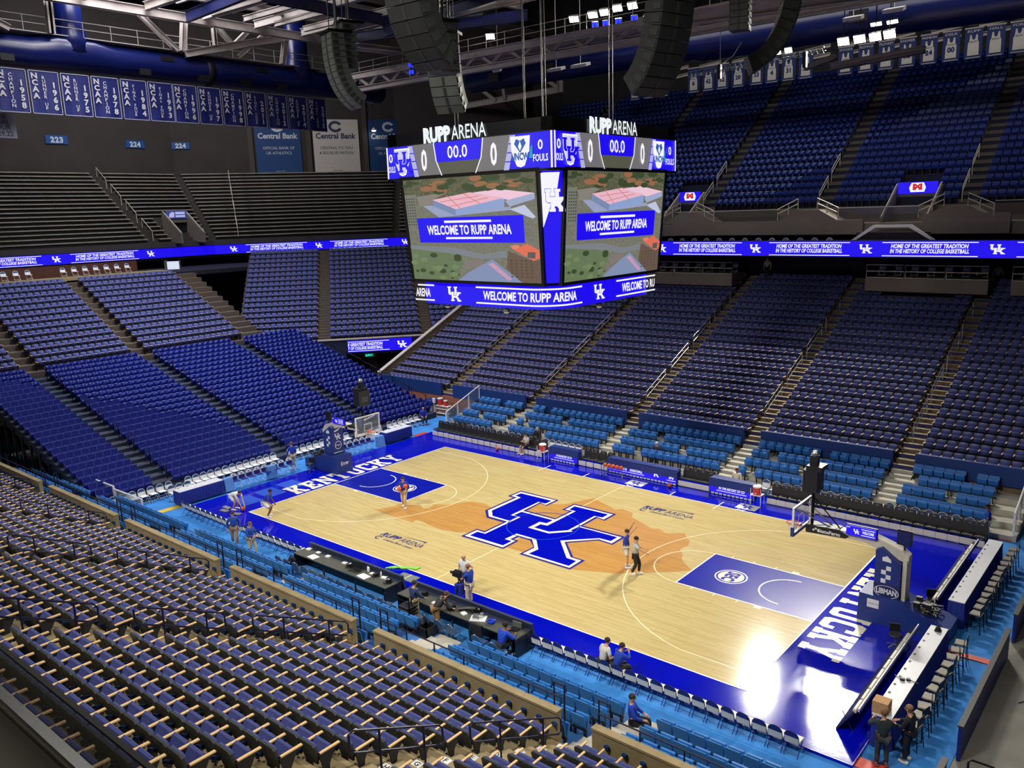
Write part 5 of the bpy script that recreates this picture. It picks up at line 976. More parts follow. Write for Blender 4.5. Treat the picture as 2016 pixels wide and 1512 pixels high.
    m = MB(); m.box(16.68, 17.2, -.42 + .3, -.36 + .3, 3.12, 3.7, 0, RX(0, 4, 'Z')); m.box(16.73, 17.15, -.125 - .01, -.12, 3.17, 3.65, 1); m.tube([(16.94, -.08, 3.12), (16.94, 0, 2.8)], .04, 5); m.build('repeater_monitor', [M_black, mat('monitor_face', (34, 40, 96), .3, var=.05)], t)
    # markings on the pads, on the side that the near stand sees and on the court face
    l = MB(); y = side * .425; fx = lambda x, z, d=.0: (x, y + side * (.004 + d), z)
    pat = [(0, 0), (1, 1), (0, 2), (1, 3)]
    for i, k in pat: l.quad(fx(16.28 + i * .17 if side < 0 else 16.62 - i * .17, 1.62 + k * .17), ux, Z, .17, .17, 0)
    l.poly([fx(16.3, 2.48), fx(16.62, 2.46), fx(16.6, 2.58), fx(16.46, 2.7), fx(16.3, 2.62)], 0)
    l.text('CATS', fx(16.5, 1.2, 0), ux, Z, .16, 0, 'C', bold=.03) if False else None
    if s > 0:
        l.box(16.04, 16.96, *sorted((y + side * .002, y + side * .006)), 1.0, 1.58, 1); l.text(sponsor, fx(16.5, 1.2, .006), ux, Z, .2, 0, 'C', bold=.04, fit=.72); V = circ(16.5, 1.29, 1, 0, 2 * PI, 32)
        for i in range(32): (a, c0), (a2, c2) = V[i], V[i + 1]; e = lambda a, c, k: fx(16.5 + (a - 16.5) * .44 * k, 1.29 + (c - 1.29) * .24 * k, .005); l.poly([e(a, c0, 1), e(a2, c2, 1), e(a2, c2, .93), e(a, c0, .93)], 0)
        l.quad((15.9, -.625, .62), X, Z, .42, .34, 0); l.text('THANK YOU', (16.11, -.63, .76), X, Z, .05, 2, 'C')
    l.build('pad_markings', [M_whitep, mat('navy_patch', (30, 34, 92), .5, var=.04), M_navy_ink], t)
    l = MB(); x = 16.045; uy_ = (0, -1, 0)
    uk(l, (x - .004, 0, 2.25), uy_, Z, .42, 0); l.poly([(x - .004, .3, 2.62), (x - .004, -.3, 2.82), (x - .004, -.05, 2.62), (x - .004, .2, 2.56)], 0)
    for i in range(24): a, b2 = 2 * PI * i / 24, 2 * PI * (i + 1) / 24; l.poly([(x - .004, .26 * math.cos(a), 1.7 + .26 * math.sin(a)), (x - .004, .26 * math.cos(b2), 1.7 + .26 * math.sin(b2)), (x - .004, .22 * math.cos(b2), 1.7 + .22 * math.sin(b2)), (x - .004, .22 * math.cos(a), 1.7 + .22 * math.sin(a))], 0)
    l.text(mast_txt, (x - .004, 0, 1.66), uy_, Z, .1, 0, 'C', bold=.02, fit=.38); l.quad((x - .004, .36, 1.22), uy_, Z, .72, .05, 0)
    l.text('Kroger', (15.53, 0, .5), uy_, Z, .26, 0, 'C', bold=.03, shear=.1, fit=.62); l.build('front_markings', M_whitep, t)
    g = MB(); rnd = random.Random(5)
    for k in range(40): g.tube([(rnd.uniform(17.1, 18.3), rnd.uniform(-.55, .55), rnd.uniform(.75, .95)) for _ in range(3)], rnd.uniform(.012, .03), 4, k % 3)
    for k in range(7): px, py = rnd.uniform(17.2, 18.2), rnd.uniform(-.4, .4); g.box(px, px + .2, py, py + .16, .7, rnd.uniform(.9, 1.1), 0)
    g.build('cable_bundle', [M_black, M_spkd, M_spkg], t); return t
hoop(1, 'basketball hoop with navy padded base at the right, nearest the camera', 'LIBMAN', 'SEC'); hoop(-1, 'basketball hoop with navy padded base at the far left end', 'KROGER', 'kroger')
# basketballs
def ball_mesh():
    b = MB(); b.ball((0, 0, 0), .121, 0, 16)
    for rx, ry in ((0, 0), (PI / 2, 0), (PI / 2, PI / 2)): b.tube([Matrix.Rotation(rx, 4, 'X') @ Matrix.Rotation(ry, 4, 'Y') @ Vector((.121 * math.cos(a), .121 * math.sin(a), 0)) for a in [2 * PI * k / 20 for k in range(20)]], .0035, 3, 1, closed=True)
    return b.mesh('basketball', [M_ball, M_seam], True)
BM_ = ball_mesh()
def ball(loc, lab, g='loose basketballs'): return spawn('basketball', [], lab, 'basketball', loc, .5, g, root=BM_)
ball((-14.75, -7.7, .121), 'orange basketball on the blue apron in front of the bending player'); ball((-10.83, 9.0, .121), 'orange basketball resting against the white bench pads across the court'); ball((2.25, 8.8, .121), 'orange basketball in front of the middle courtside screen')
t = thing('ball_rack', 'low chrome ball rack in front of the middle courtside screen', 'ball rack', (-1.45, 8.65, 0)); b = MB()
for y in (-.12, .12):
    for z in (.22, .5): b.tube([(-.75, y, z), (.75, y, z)], .015, 5)
b.build('rails', M_chrome, t)
for x in (-.75, .75):
    for y in (-.2, .2): b = MB(); b.tube([(x, y * .6, .55), (x, y, .03)], .02, 5); b.ball((x, y, .035), .035, 0, 8); b.build('leg', M_chrome, t)
for i in range(5): ball((-1.45 - .56 + i * .28, 8.65, .63), 'orange basketball on the rack, %s from the left' % ORD[i + 1], 'basketballs on the rack')
# folding chairs
def chair_meshes(top, back, seat, frame, padback=False):
    st = MB(); st.bbox(-.2, .2, -.18, .22, .44, .475, .012); bk = MB(); T = Matrix.Translation((0, -.2, .43)) @ RX(math.radians(10), 4, 'X'); bk.bbox(-.205, .205, -.02, .012, .0, .24, .01, 0, T)
    tp = MB(); P = [(-.2, .24)] + [(.2 * math.cos(PI - PI * k / 10) * (1.0), .24 + .17 * math.sin(PI * k / 10)) for k in range(1, 10)] + [(.2, .24)]; tp.prism(P, 'y', -.022, .014, 0, T)
    fr = MB(); fr.tube([T @ Vector(p) for p in [(-.21, 0, -.02), (-.21, 0, .24)] + [(.21 * math.cos(PI - PI * k / 10), 0, .24 + .18 * math.sin(PI * k / 10)) for k in range(1, 10)] + [(.21, 0, .24), (.21, 0, -.02)]], .013, 5)
    for sx in (-1, 1): fr.tube([T @ Vector((sx * .21, 0, .0)), (sx * .21, .22, .02)], .013, 5); fr.tube([(sx * .2, .1, .45), (sx * .2, -.28, .02)], .013, 5)
    fr.tube([(-.21, .16, .13), (.21, .16, .13)], .01, 4); fr.tube([(-.2, -.22, .13), (.2, -.22, .13)], .01, 4)
    return [('seat', st.mesh('seat', seat)), ('backrest', bk.mesh('backrest', back)), ('back_top', tp.mesh('back_top', top)), ('frame', fr.mesh('frame', frame))]
CH_NEAR = chair_meshes(M_navyv, M_vinyl, M_vinyl, M_navyv); CH_WHITE = chair_meshes(M_dkblue, M_whitep, M_whitep, M_whitep); CH_UK = chair_meshes(M_whitep, M_navyv, M_navyv, M_whitep); CH_BLUE = chair_meshes(M_dkblue, M_dkblue, M_dkblue, M_chrome)
um = MB(); T = Matrix.Translation((0, -.2, .43)) @ RX(math.radians(10), 4, 'X'); uk(um, T @ Vector((0, .018, .32)), (-1, 0, 0), (T.to_3x3() @ Vector(Z)), .13, 0); CH_UK.append(('chair_emblem', um.mesh('chair_emblem', M_navy_ink)))
def chair_row(kind, pts, rz, lab, group):
    n = len(pts)
    for i, (x, y, z) in enumerate(pts): spawn('folding_chair', kind, lab % (ORD[i + 1] if i < 21 else ORD[i + 1]), 'chair', (x, y, z), rz + random.uniform(-.06, .06), group)
L3 = lambda a, b, n: [tuple(a[k] + (b[k] - a[k]) * i / (n - 1) for k in range(3)) for i in range(n)]
chair_row(CH_NEAR, L3((-17.1, -9.6, -.1), (-12.9, -9.68, -.1), 9), 0, 'navy and cream folding chair with its back to us, %s from the far-left corner', 'cream backed sideline chairs')
chair_row(CH_NEAR, L3((-11.5, -9.66, -.1), (-6.75, -9.62, -.1), 10), 0, 'navy and cream folding chair beyond the scorer table, %s toward it', 'cream backed sideline chairs')
chair_row(CH_NEAR, L3((7.35, -9.62, -.1), (16.7, -9.62, -.1), 20), 0, 'navy and cream folding chair on the near sideline, %s from the scorer table', 'cream backed sideline chairs')
chair_row(CH_WHITE, [(-20.75, y, -.1) for y in np.linspace(-7.4, -1.5, 13)], -PI / 2, 'white folding chair at the foot of the middle blue block, %s from the left', 'white folding chairs at the end stand')
chair_row(CH_WHITE, [(-20.75, y, -.1) for y in np.linspace(-.2, 4.5, 10)], -PI / 2, 'white folding chair behind the far hoop, %s from the left', 'white folding chairs at the end stand')
chair_row(CH_WHITE, [(-20.8, y, -.1) for y in np.linspace(-12.4, -8.6, 8)], -PI / 2, 'white folding chair behind the white corner railing, %s from the left', 'white folding chairs at the end stand')
chair_row(CH_WHITE, [(-20.5, y, -.1) for y in np.linspace(8.3, 11.0, 6)], -PI / 2, 'white folding chair left of the seated man in blue, %s from the left', 'white folding chairs at the end stand')
chair_row(CH_WHITE, [(-19.95, y, -.1) for y in (-8.9, -8.4, -7.9, 6.3, 6.9)], -PI / 2, 'white folding chair tucked behind a skirted end table, %s from the left', 'white folding chairs at the end stand')
chair_row(CH_UK, [(-18.6, y, 0) for y in np.linspace(-5.7, -3.6, 5)], -PI / 2, 'white-topped team chair in the left group, %s from the left', 'white topped team chairs')
chair_row(CH_UK, [(-18.6, y, 0) for y in np.linspace(-2.9, -1.8, 3)], -PI / 2, 'white-topped team chair beside the man in blue, %s of three', 'white topped team chairs')
chair_row(CH_UK, [(-18.5, y, 0) for y in np.linspace(.9, 4.6, 8)], -PI / 2, 'white-topped team chair right of the far hoop, %s from it', 'white topped team chairs')
for x0, x1, n, lab in ((-15.0, -10.6, 9, 'behind the left bench'), (-9.3, -5.6, 8, 'behind the standing man in black'), (7.0, 12.2, 10, 'behind the right bench'), (13.4, 17.6, 8, 'at the right end of the far bench')): chair_row(CH_WHITE, [(x, 10.75, -.1) for x in np.linspace(x0, x1, n)], PI, 'white framed folding chair ' + lab + ', %s from the left', 'white folding chairs across the court')
chair_row(CH_BLUE, L3((-6.4, -10.95, -.1), (.6, -11.0, -.1), 12), .1, 'blue folding chair at the left scorer table, %s from its far end', 'blue folding chairs at the scorer tables')
chair_row(CH_BLUE, [(.95, -11.1, -.1), (1.5, -11.1, -.1), (3.1, -10.95, -.1), (3.75, -10.95, -.1), (4.35, -10.95, -.1), (5.65, -10.95, -.1), (6.5, -11.0, -.1)], .05, 'blue folding chair at the right scorer table, %s from its far end', 'blue folding chairs at the scorer tables')
# black bench chairs across the court
def bench_chair():
    st = MB(); st.bbox(-.25, .25, -.15, .35, .38, .47, .03); bk = MB(); T = Matrix.Translation((0, -.2, .4)) @ RX(math.radians(8), 4, 'X'); bk.prism([(-.25, 0), (.25, 0), (.26, .3), (.2, .56), (-.2, .56), (-.26, .3)], 'y', -.06, .03, 0, T); bk.box(-.2, .2, .03, .045, .34, .4, 0, T)
    em = MB(); em.bbox(-.07, .07, .03, .04, .42, .5, .004, 0, T); fr = MB()
    for sx in (-1, 1): fr.tube([(sx * .24, .3, .38), (sx * .24, .3, .02)], .018, 5); fr.tube([(sx * .24, -.15, .4), (sx * .24, -.22, .02)], .018, 5)
    pad = MB(); pad.bbox(-.25, .25, .40, .44, .03, .33, .012)
    return [('seat', st.mesh('seat', M_bench)), ('backrest', bk.mesh('backrest', M_bench)), ('emblem_patch', em.mesh('emblem_patch', mat('patch_grey', (96, 98, 120), .6, var=0))), ('frame', fr.mesh('frame', M_blackm)), ('front_panel', pad.mesh('front_panel', M_vinyl))]
BC = bench_chair()
for x0, x1, n, lab in ((-17.0, -7.6, 18, 'left bench across the court'), (-4.15, -2.45, 4, 'gap between the first two courtside screens'), (2.75, 4.2, 4, 'gap between the last two courtside screens'), (8.0, 17.7, 20, 'right bench across the court')):
    for i, x in enumerate(np.linspace(x0, x1, n)): spawn('bench_chair', BC, 'black bench chair with cream panel, %s in the %s' % (ORD[i + 1], lab), 'chair', (x, 9.75, 0), PI, 'black bench chairs')
# courtside screens
def led(lab, x0, x1, txt):
    t = thing('courtside_screen', lab, 'screen', (x0, 9.15, 0), 0, 'blue courtside screens'); w = x1 - x0; b = MB(); T = RX(math.radians(-8), 4, 'X')
    b.box(0, w, 0, .12, .14, .86, 0, T); b.box(-.04, w + .04, .06, .5, .05, .84, 1); b.box(0, w, .1, .6, .84, .9, 1); b.build('display_panel', [E_blue, M_navyplas], t)
    l = MB(); uy = T.to_3x3() @ Vector(Z); P = lambda x, z: T @ Vector((x, -.006, z))
    for c, kind in txt:
        if kind == 'uk': uk(l, P(c, .5), X, uy, .4, 0)
        else:
            a, b2, wd, bw = kind; l.text(a, P(c, .53), X, uy, .15, 0, 'C', bold=.03, shear=.12, fit=wd); l.text(b2, P(c, .34), X, uy, .15, 0, 'C', bold=.03, shear=.12, fit=wd)
            for z in (.76, .24): l.quad(P(c - bw / 2, z), X, uy, bw, .03)
    l.build('display_lettering', E_white, t); b = MB()
    k = 0.1
    while k < w - .2: b.box(k, k + .18, .05, .07, .03, .13); k += .24
    b.build('floor_vents', M_whitep, t)
led('blue courtside screen left of the first bench gap', -6.6, -4.45, [(1.15, ('HOME OF THE GRE', 'IN THE HISTORY OF CO', 1.2, 1.5))]); led('longest blue courtside screen, behind the ball rack at midcourt', -2.2, 2.45, [(.72, ('E THE GREATES', 'TORY OF COLLE', 1.3, 1.36)), (2.0, ('TRADITION', 'BASKETBALL', .85, 1.1)), (3.3, 'uk'), (4.32, ('HO', 'IN', .3, .56))])
led('blue courtside screen right of the second bench gap', 4.5, 7.0, [(1.3, ('HOME OF THE GREA', 'IN THE HISTORY OF CO', 1.5, 1.75))])
# scorer tables on the near sideline
M_tabdark = mat('dark_tabletop', (72, 74, 66), .5, var=.08); M_pad = mat('table_pad', (46, 54, 76), .5, var=.1)
def stable(lab, x0, x1):
    t = thing('scorer_table', lab, 'table', (x0, -10.0, -.1), 0, 'scorer tables'); w = x1 - x0; b = MB(); b.box(0, w, -.5, .18, .74, .78); b.build('tabletop', M_tabdark, t); b = MB(); b.prism([(.62, .1), (.7, .1), (.5, .98), (.38, .98)], 'x', 0, w); b.box(.05, w - .05, .2, .45, .7, .74); b.build('front_pad', M_pad, t)
    b = MB(); b.box(0, w, .16, .38, .55, .7); b.build('cable_tray', M_black, t); b = MB(); b.box(0.02, .05, -.5, .4, .0, .74); b.box(w - .05, w - .02, -.5, .4, 0, .74); b.box(0, w, .1, .13, 0.02, .72); b.build('drape', M_black, t)
    for x in (.2, w - .2):
        for y in (-.42, .1): b = MB(); b.tube([(x, y, .74), (x, y, 0.01)], .02, 5); b.build('leg', M_blackm, t)
stable('long black scorer table, left of the two on the near sideline', -6.2, .05); stable('long black scorer table with clutter, right of the two on the near sideline', .75, 6.95)
TZ = .68
def small(name, lab, cat, loc, parts, rz=0, group=None):
    t = thing(name, lab, cat, loc, rz, group)
    for pn, mb, m in parts: mb.build(pn, m, t)
    return t
B = lambda *a, **k: MB().box(*a, **k)
PAPER = mat('paper_white', (236, 236, 232), .7, var=.03)
for i, (x, y, r) in enumerate(((-5.9, -9.85, .2), (-5.25, -9.82, 0), (-4.5, -9.85, .1), (-3.35, -9.85, .15), (-2.95, -9.84, 0), (-1.5, -9.85, .1), (-.75, -9.86, .3), (-.45, -9.9, -.2), (1.1, -9.9, .3), (2.6, -10.2, .2), (4.15, -10.2, -.3))):
    o = MB().box(-.12, .12, -.09, .09, 0, .05 if i % 2 == 0 else .02).build('paper_stack', PAPER); o.location = (x, y, TZ); o.rotation_euler.z = r; tag(o, 'small white paper stack on the %s scorer table, %s along it' % ('left' if x < 0 else 'right', ORD[(i if x < 0 else i - 8) + 1]), 'papers', 'paper stacks on the scorer tables')
for x, y, w, lab in ((-5.05, -10.25, .5, 'far'), (-1.6, -10.25, .55, 'near')): o = MB().box(-w / 2, w / 2, -.18, .18, 0, .006).build('paper_sheet', PAPER); o.location = (x, y, TZ); o.rotation_euler.z = -.1; tag(o, 'large white paper sheet lying on the left scorer table, %s one' % lab, 'papers')
def monitor(lab, x, y, rz, w, m, tilt=0): 
    small('monitor' if w > .5 else 'laptop', lab, 'monitor' if w > .5 else 'laptop', (x, y, TZ), [('screen', MB().box(-w / 2, w / 2, -.02, .02, .06 if w > .5 else .01, w * .62, 0, RX(tilt, 4, 'X')), m), ('base', MB().box(-w * .45, w * .45, -.3, .0, 0, .025), M_black)], rz)
monitor('black monitor standing on the left scorer table', -2.35, -9.95, .1, .62, M_black); monitor('silver laptop in front of the seated man in blue and white', 6.45, -9.8, .1, .38, M_spkg)
for i, (x, y) in enumerate(((-2.85, -10.0), (-1.2, -9.95), (-.3, -10.05), (1.75, -9.95), (3.45, -10.15), (4.3, -9.85))):
    g = MB(); rnd = random.Random(20 + i)
    for k in range(9): a = rnd.uniform(0, 6.28); r = rnd.uniform(.05, .2); g.tube([(r * math.cos(a + j * .8), r * math.sin(a + j * .8), .015 + .02 * (k % 3)) for j in range(6)], .009, 4)
    g.box(-.08, .08, -.06, .06, 0, .12); g.box(.1, .16, .02, .07, 0, .18); g.build('headset_pile', M_black); o = bpy.data.objects[[q.name for q in COL.objects if q.name.startswith('headset_pile')][-1]]; o.location = (x, y, TZ); tag(o, 'tangle of black headsets and cables on the %s scorer table, %s along it' % ('left' if x < 0 else 'right', ORD[(i if x < 0 else i - 3) + 1]), 'headsets', 'headset piles on the scorer tables')
for i, x in enumerate((-1.85, -1.78, -1.0)): o = MB().lathe([(.035, 0), (.035, .16), (.015, .2), (.015, .23)], 10).build('water_bottle', PAPER); o.location = (x, -9.8, TZ); tag(o, 'small white bottle on the left scorer table, %s from the monitor' % ORD[i + 1], 'bottle', 'bottles on the scorer table')
g = MB(); g.tube([(-.3, -.15, .04), (0, .1, .06), (.45, .3, .05)], [.08, .1, .09], 8); g.build('black_bag', M_black); o = bpy.data.objects['black_bag']; o.location = (4.05, -9.95, TZ); tag(o, 'long black cloth bag lying across the right scorer table', 'bag')
small('tray', 'white tray of silver gear on the right scorer table', 'tray', (4.85, -10.15, TZ), [('tray_base', MB().box(-.3, .3, -.22, .22, 0, .03), M_whitep), ('gear', MB().box(-.2, 0, -.12, .1, .03, .16).box(.05, .18, 0, .15, .03, .2), M_chrome)], .5)
g = MB()
for k in range(12): a = k * .9; g.tube([(.13 * math.cos(a + j), .13 * math.sin(a + j), .03 + .012 * (k % 4) + .01 * j) for j in range(5)], .03, 5)
o = g.build('coiled_cable', mat('bright_blue_cord', (20, 60, 214), .5, var=.05)); o.location = (5.45, -10.1, TZ); tag(o, 'coil of bright blue cable on the right scorer table', 'cable')
small('jacket', 'black jacket draped over the edge of the right scorer table', 'jacket', (5.05, -10.52, -.1), [('cloth', MB().prism([(-.3, .05), (.3, .1), (.34, .5), (.3, .8), (-.28, .8), (-.34, .4)], 'y', -.06, .04).tube([(-.25, -.06, .1), (-.2, -.09, .5), (-.22, 0, .8)], .05, 5), M_black)])
# tall end tables with stools
def etable(lab, y0, y1, x0, x1, h, z, pad=True):
    t = thing('end_table', lab, 'table', (x0, y0, z), 0, 'white topped end tables'); w = x1 - x0; L = y1 - y0; sg = 1 if x0 > 0 else -1
    b = MB(); b.box(0, w, 0, L, h - .04, h); b.build('tabletop', M_top, t); s_ = MB(); n = int(L / .12); P = []
    per = [(0, 0), (0, L), (w, L), (w, 0)]; pts = []
    for (a, b2) in ((per[0], per[1]), (per[1], per[2]), (per[2], per[3]), (per[3], per[0])):
        d = math.hypot(b2[0] - a[0], b2[1] - a[1]); k = max(2, int(d / .08))
        for i in range(k): pts.append((a[0] + (b2[0] - a[0]) * i / k, a[1] + (b2[1] - a[1]) * i / k))
    cx, cy = w / 2, L / 2; lo = []; hi = []
    for i, (x, y) in enumerate(pts): o_ = .025 * (1 if i % 2 else -1); nx, ny = (x - cx) / max(.1, abs(x - cx) if abs(x - cx) > w * .49 else 1e9), (y - cy) / max(.1, abs(y - cy) if abs(y - cy) > L * .49 else 1e9); lo.append((x + nx * (.03 + o_), y + ny * (.03 + o_), .01)); hi.append((x, y, h - .03))
    m = len(pts); s_.add(lo + hi, [(i, (i + 1) % m, m + (i + 1) % m, m + i) for i in range(m)]); s_.build('skirt', M_skirt, t)
    if pad:
        p = MB(); p.prism([(-1.02, .12), (-.96, .12), (-.5, .82), (-.56, .84)], 'y', .05, L - .1, 0); p.build('front_board', M_pad, t); p = MB(); k = .1
        while k < L - .7: p.bbox(-.56, -.46, k, k + .62, .78, .92, .02); k += .72
        tag(p.build('cream_cushions', M_vinyl, t), 'row of cream cushions along the board top'); p = MB(); p.box(-.40, -.36, .05, L - .1, .9, 1.0, 0); p.box(-.36, -.34, .05, L - .1, .86, .9, 1); p.build('light_rail', [M_whitep, M_skirt], t)
        for y in (.2, L - .3): p = MB(); p.tube([(-.95, y, 0.02), (-.5, y, .8)], .025, 5); p.tube([(-.5, y, .02), (-.9, y, .7)], .02, 5); p.build('trestle', M_navyv, t)
    for i in range(int(L / .55)):
        p = MB(); p.box(.06, .12, .25 + i * .55, .33 + i * .55, h, h + .02); p.build('outlet', M_spkg, t)
etable('long white-topped end table near the two men at the right', -7.95, -1.4, 18.3, 18.85, 1.05, -.1); etable('long white-topped end table at the far right corner', 1.0, 8.1, 18.3, 18.85, 1.05, -.1)
etable('white-topped skirted table with blue drape at the far left corner', -9.3, -6.6, -19.2, -18.45, .78, 0, False); etable('white-topped skirted table right of the far hoop', 5.9, 8.3, -19.0, -18.3, .78, 0, False)
def stool_mesh():
    s_ = MB(); s_.bbox(-.2, .2, -.2, .2, .7, .76, .02); b = MB(); b.bbox(-.2, .2, -.2, -.17, .8, 1.05, .01, 0); f = MB()
    for sx in (-1, 1):
        for sy in (-1, 1): f.tube([(sx * .16, sy * .16, .7), (sx * .22, sy * .22, .01)], .016, 5)
        f.tube([(sx * .17, -.17, .7), (sx * .18, -.19, 1.0)], .014, 5)
    f.tube([(.2, .2, .28), (-.2, .2, .28), (-.2, -.2, .28), (.2, -.2, .28)], .012, 4, closed=True)
    return [('seat', s_.mesh('seat', mat('worn_stool_seat', (120, 112, 100), .5, var=.2))), ('backrest', b.mesh('backrest', M_black)), ('frame', f.mesh('frame', M_blackm))]
ST = stool_mesh()
for k, y in enumerate(np.linspace(-7.3, -1.5, 11)): spawn('bar_stool', ST, 'black bar stool behind the near end table, %s from the two men' % ORD[k + 1], 'stool', (19.3, y, -.1), PI / 2 + random.uniform(-.25, .25), 'black bar stools')
for k, y in enumerate(np.linspace(1.1, 8.3, 13)): spawn('bar_stool', ST, 'black bar stool behind the far right end table, %s from its near end' % ORD[k + 1], 'stool', (19.25, y, -.1), PI / 2 + random.uniform(-.25, .25), 'black bar stools')
for l, lab in (((17.3, -1.95, 0), 'grey swivel stool beside the near hoop base'), ((17.62, 1.65, 0), 'swivel stool beyond the near hoop base'), ((-17.6, -1.1, 0), 'black swivel stool left of the far hoop'), ((-17.3, 1.15, 0), 'grey swivel chair right of the far hoop base')):
    t = thing('swivel_stool', lab, 'stool', l, .4, 'low swivel stools'); b = MB(); b.lathe([(.001, .44), (.2, .44), (.22, .48), (.2, .52), (.001, .52)], 16); b.build('seat', M_spkd, t); b = MB(); b.bbox(-.17, .17, .2, .24, .5, .82, .015); b.build('backrest', M_black, t); b = MB(); b.tube([(0, 0, .44), (0, 0, .12)], .03, 6)
    for k in range(5): a = k * 1.2566; b.tube([(0, 0, .12), (.26 * math.cos(a), .26 * math.sin(a), .07)], .02, 4); b.ball((.26 * math.cos(a), .26 * math.sin(a), .04), .035, 0, 6)
    b.build('base', M_chrome, t)
o = MB().bbox(-.22, .22, -.2, .2, 0, .38, .01).build('cardboard_box', mat('cardboard', (196, 152, 104), .8, var=.06)); o.location = (18.5, -7.7, .952); tag(o, 'brown cardboard box on the end of the near end table', 'box')
g = MB(); g.tube([(-.3, .1, .02), (-.1, -.05, .03), (.1, .08, .03), (.4, .0, .02)], .012, 4); g.box(-.1, .02, -.1, 0, 0, .08); g.box(.06, .16, 0, .1, 0, .07); o = g.build('power_adapter', M_black); o.location = (18.55, -5.6, .951); tag(o, 'black power adapter with cable on the near end table', 'adapter')
g = MB(); g.box(-.1, .1, -.08, .08, 0, .06); g.ball((0, 0, .1), .09, 0, 8); o = g.build('desk_phone', M_black); o.location = (18.6, -1.75, .951); tag(o, 'small black device at the far end of the near end table', 'device')
# coolers
def cooler(lab, x, y, red=True):
    t = thing('drink_cooler', lab, 'cooler', (x, y, 0), 0, 'drink coolers'); b = MB(); b.box(-.3, .3, -.25, .25, .52, .56, 0)
    for sx in (-.28, .28):
        for sy in (-.22, .22): b.tube([(sx, sy, .54), (sx, sy, .02)], .022, 5)
    b.tube([(-.28, -.22, .9), (-.28, -.22, .54)], .02, 5); b.tube([(.28, -.22, .9), (.28, -.22, .54)], .02, 5); b.build('stand', M_whitep, t); b = MB(); b.lathe([(.2, .56), (.22, .6), (.23, .95), (.2, .97)], 16); b.build('tub', M_red, t); b = MB(); b.lathe([(.24, .95), (.24, 1.0), (.2, 1.03), (.001, 1.03)], 16); b.build('lid', M_whitep, t); b = MB(); b.box(-.03, .03, -.26, -.2, .62, .68); b.build('tap', M_whitep, t)
cooler('orange drink cooler on a white stand, left end of the courtside screens', -7.05, 9.1); cooler('orange drink cooler on a white stand, right of the last courtside screen', 7.35, 9.0)
t = thing('utility_cart', 'white shelf cart with two orange coolers in the far corner', 'cart', (-21.0, 14.3, -.1)); b = MB()
for z in (.2, .55, .8): b.box(-.7, .7, -.25, .25, z, z + .03)
b.build('shelves', M_whitep, t)
for sx in (-.68, .68):
    for sy in (-.23, .23): b = MB(); b.tube([(sx, sy, .82), (sx, sy, .05)], .025, 5); b.ball((sx, sy, .04), .04, 0, 6); b.build('leg', M_whitep, t)
for x, h, lab in ((-21.35, .5, 'larger'), (-20.75, .38, 'smaller')): t = thing('drink_cooler', '%s orange drink cooler on the white corner cart' % lab, 'cooler', (x, 14.3, .73), 0, 'drink coolers'); b = MB(); b.lathe([(.19 * h * 2, 0), (.22 * h * 2, h * .1), (.22 * h * 2, h)], 14); b.build('tub', M_red, t); b = MB(); b.lathe([(.23 * h * 2, h), (.23 * h * 2, h + .06), (.001, h + .08)], 14); b.build('lid', M_whitep, t)
t = thing('trash_bin', 'grey bin with blue lid against the brick corner wall', 'bin', (-22.35, 14.2, -.1)); b = MB(); b.prism([(-.38, 0), (.38, 0), (.45, .75), (-.45, .75)], 'y', -.35, .35); b.build('body', M_boom, t); b = MB(); b.bbox(-.5, .5, -.4, .4, .75, 1.2, .05); b.build('lid', M_navyplas, t)
t = thing('hand_sanitizer_stand', 'slim white dispenser stand beside the blue-lidded bin', 'dispenser', (-21.75, 14.0, -.1)); b = MB(); b.tube([(0, 0, .02), (0, 0, 1.0)], .03, 6); b.lathe([(.16, 0), (.16, .02)], 12); b.build('post', M_whitep, t); b = MB(); b.bbox(-.12, .12, -.06, .06, 1.0, 1.4, .03); b.build('dispenser', M_whitep, t)
o = MB().lathe([(.2, 0), (.28, .1), (.3, .6), (.24, .7), (.001, .72)], 14).build('black_drum', M_black); o.location = (-20.0, 14.45, .05 - .15); tag(o, 'black lidded drum behind the white corner cart', 'drum')
# near-side odds and ends
g = MB()
for k in range(3): g.tube([(-2.6 + .12 * k, -8.2 + .1 * k, .03), (-2.35 + .1 * k, -7.85, .06), (-1.95, -7.75 + .08 * k, .03), (-1.6 + .1 * k, -7.5, .05), (-1.35, -7.2 - .1 * k, .03)], .035, 5)
o = g.build('resistance_band', mat('lime_rubber', (130, 214, 70), .5, var=.06)); tag(o, 'lime green exercise bands lying at the near sideline', 'exercise band')
o = MB().box(-.5, .5, -.28, .28, 0, .03, 0).box(-.02, .02, -.28, .28, .03, .034, 1).build('floor_mat', [mat('grey_mat', (112, 118, 118), .8, var=.1), M_line]); o.location = (-1.1, -8.25, 0.001); o.rotation_euler.z = .05; tag(o, 'grey floor mat on the blue apron beside the scorer table', 'mat')
for i, (x, y) in enumerate(((-15.9, -8.0), (-15.55, -8.35), (-14.6, -8.25))): o = MB().bbox(-.28, .28, -.13, .13, 0, .07, .02).build('foam_pad', mat('grey_foam', (126, 128, 134), .8, var=.08)); o.location = (x, y, 0.001); o.rotation_euler.z = .2 * i; tag(o, 'grey foam pad on the blue apron, %s from the far-left corner' % ORD[i + 1], 'foam pad', 'grey foam pads')
for i, (x, y) in enumerate(((-18.75, -6.2), (-18.7, -3.25), (-18.3, 5.2))): o = MB().prism([(-.05, 0), (.35, 0), (.2, .75), (-.05, .75)], 'y', -.28, .28).build('foam_wedge', mat('pale_blue_foam', (96, 150, 212), .7, var=.06)); o.location = (x, y, 0); tag(o, 'pale blue foam block beside the team chairs, %s from the left' % ORD[i + 1], 'foam block', 'pale blue foam blocks')
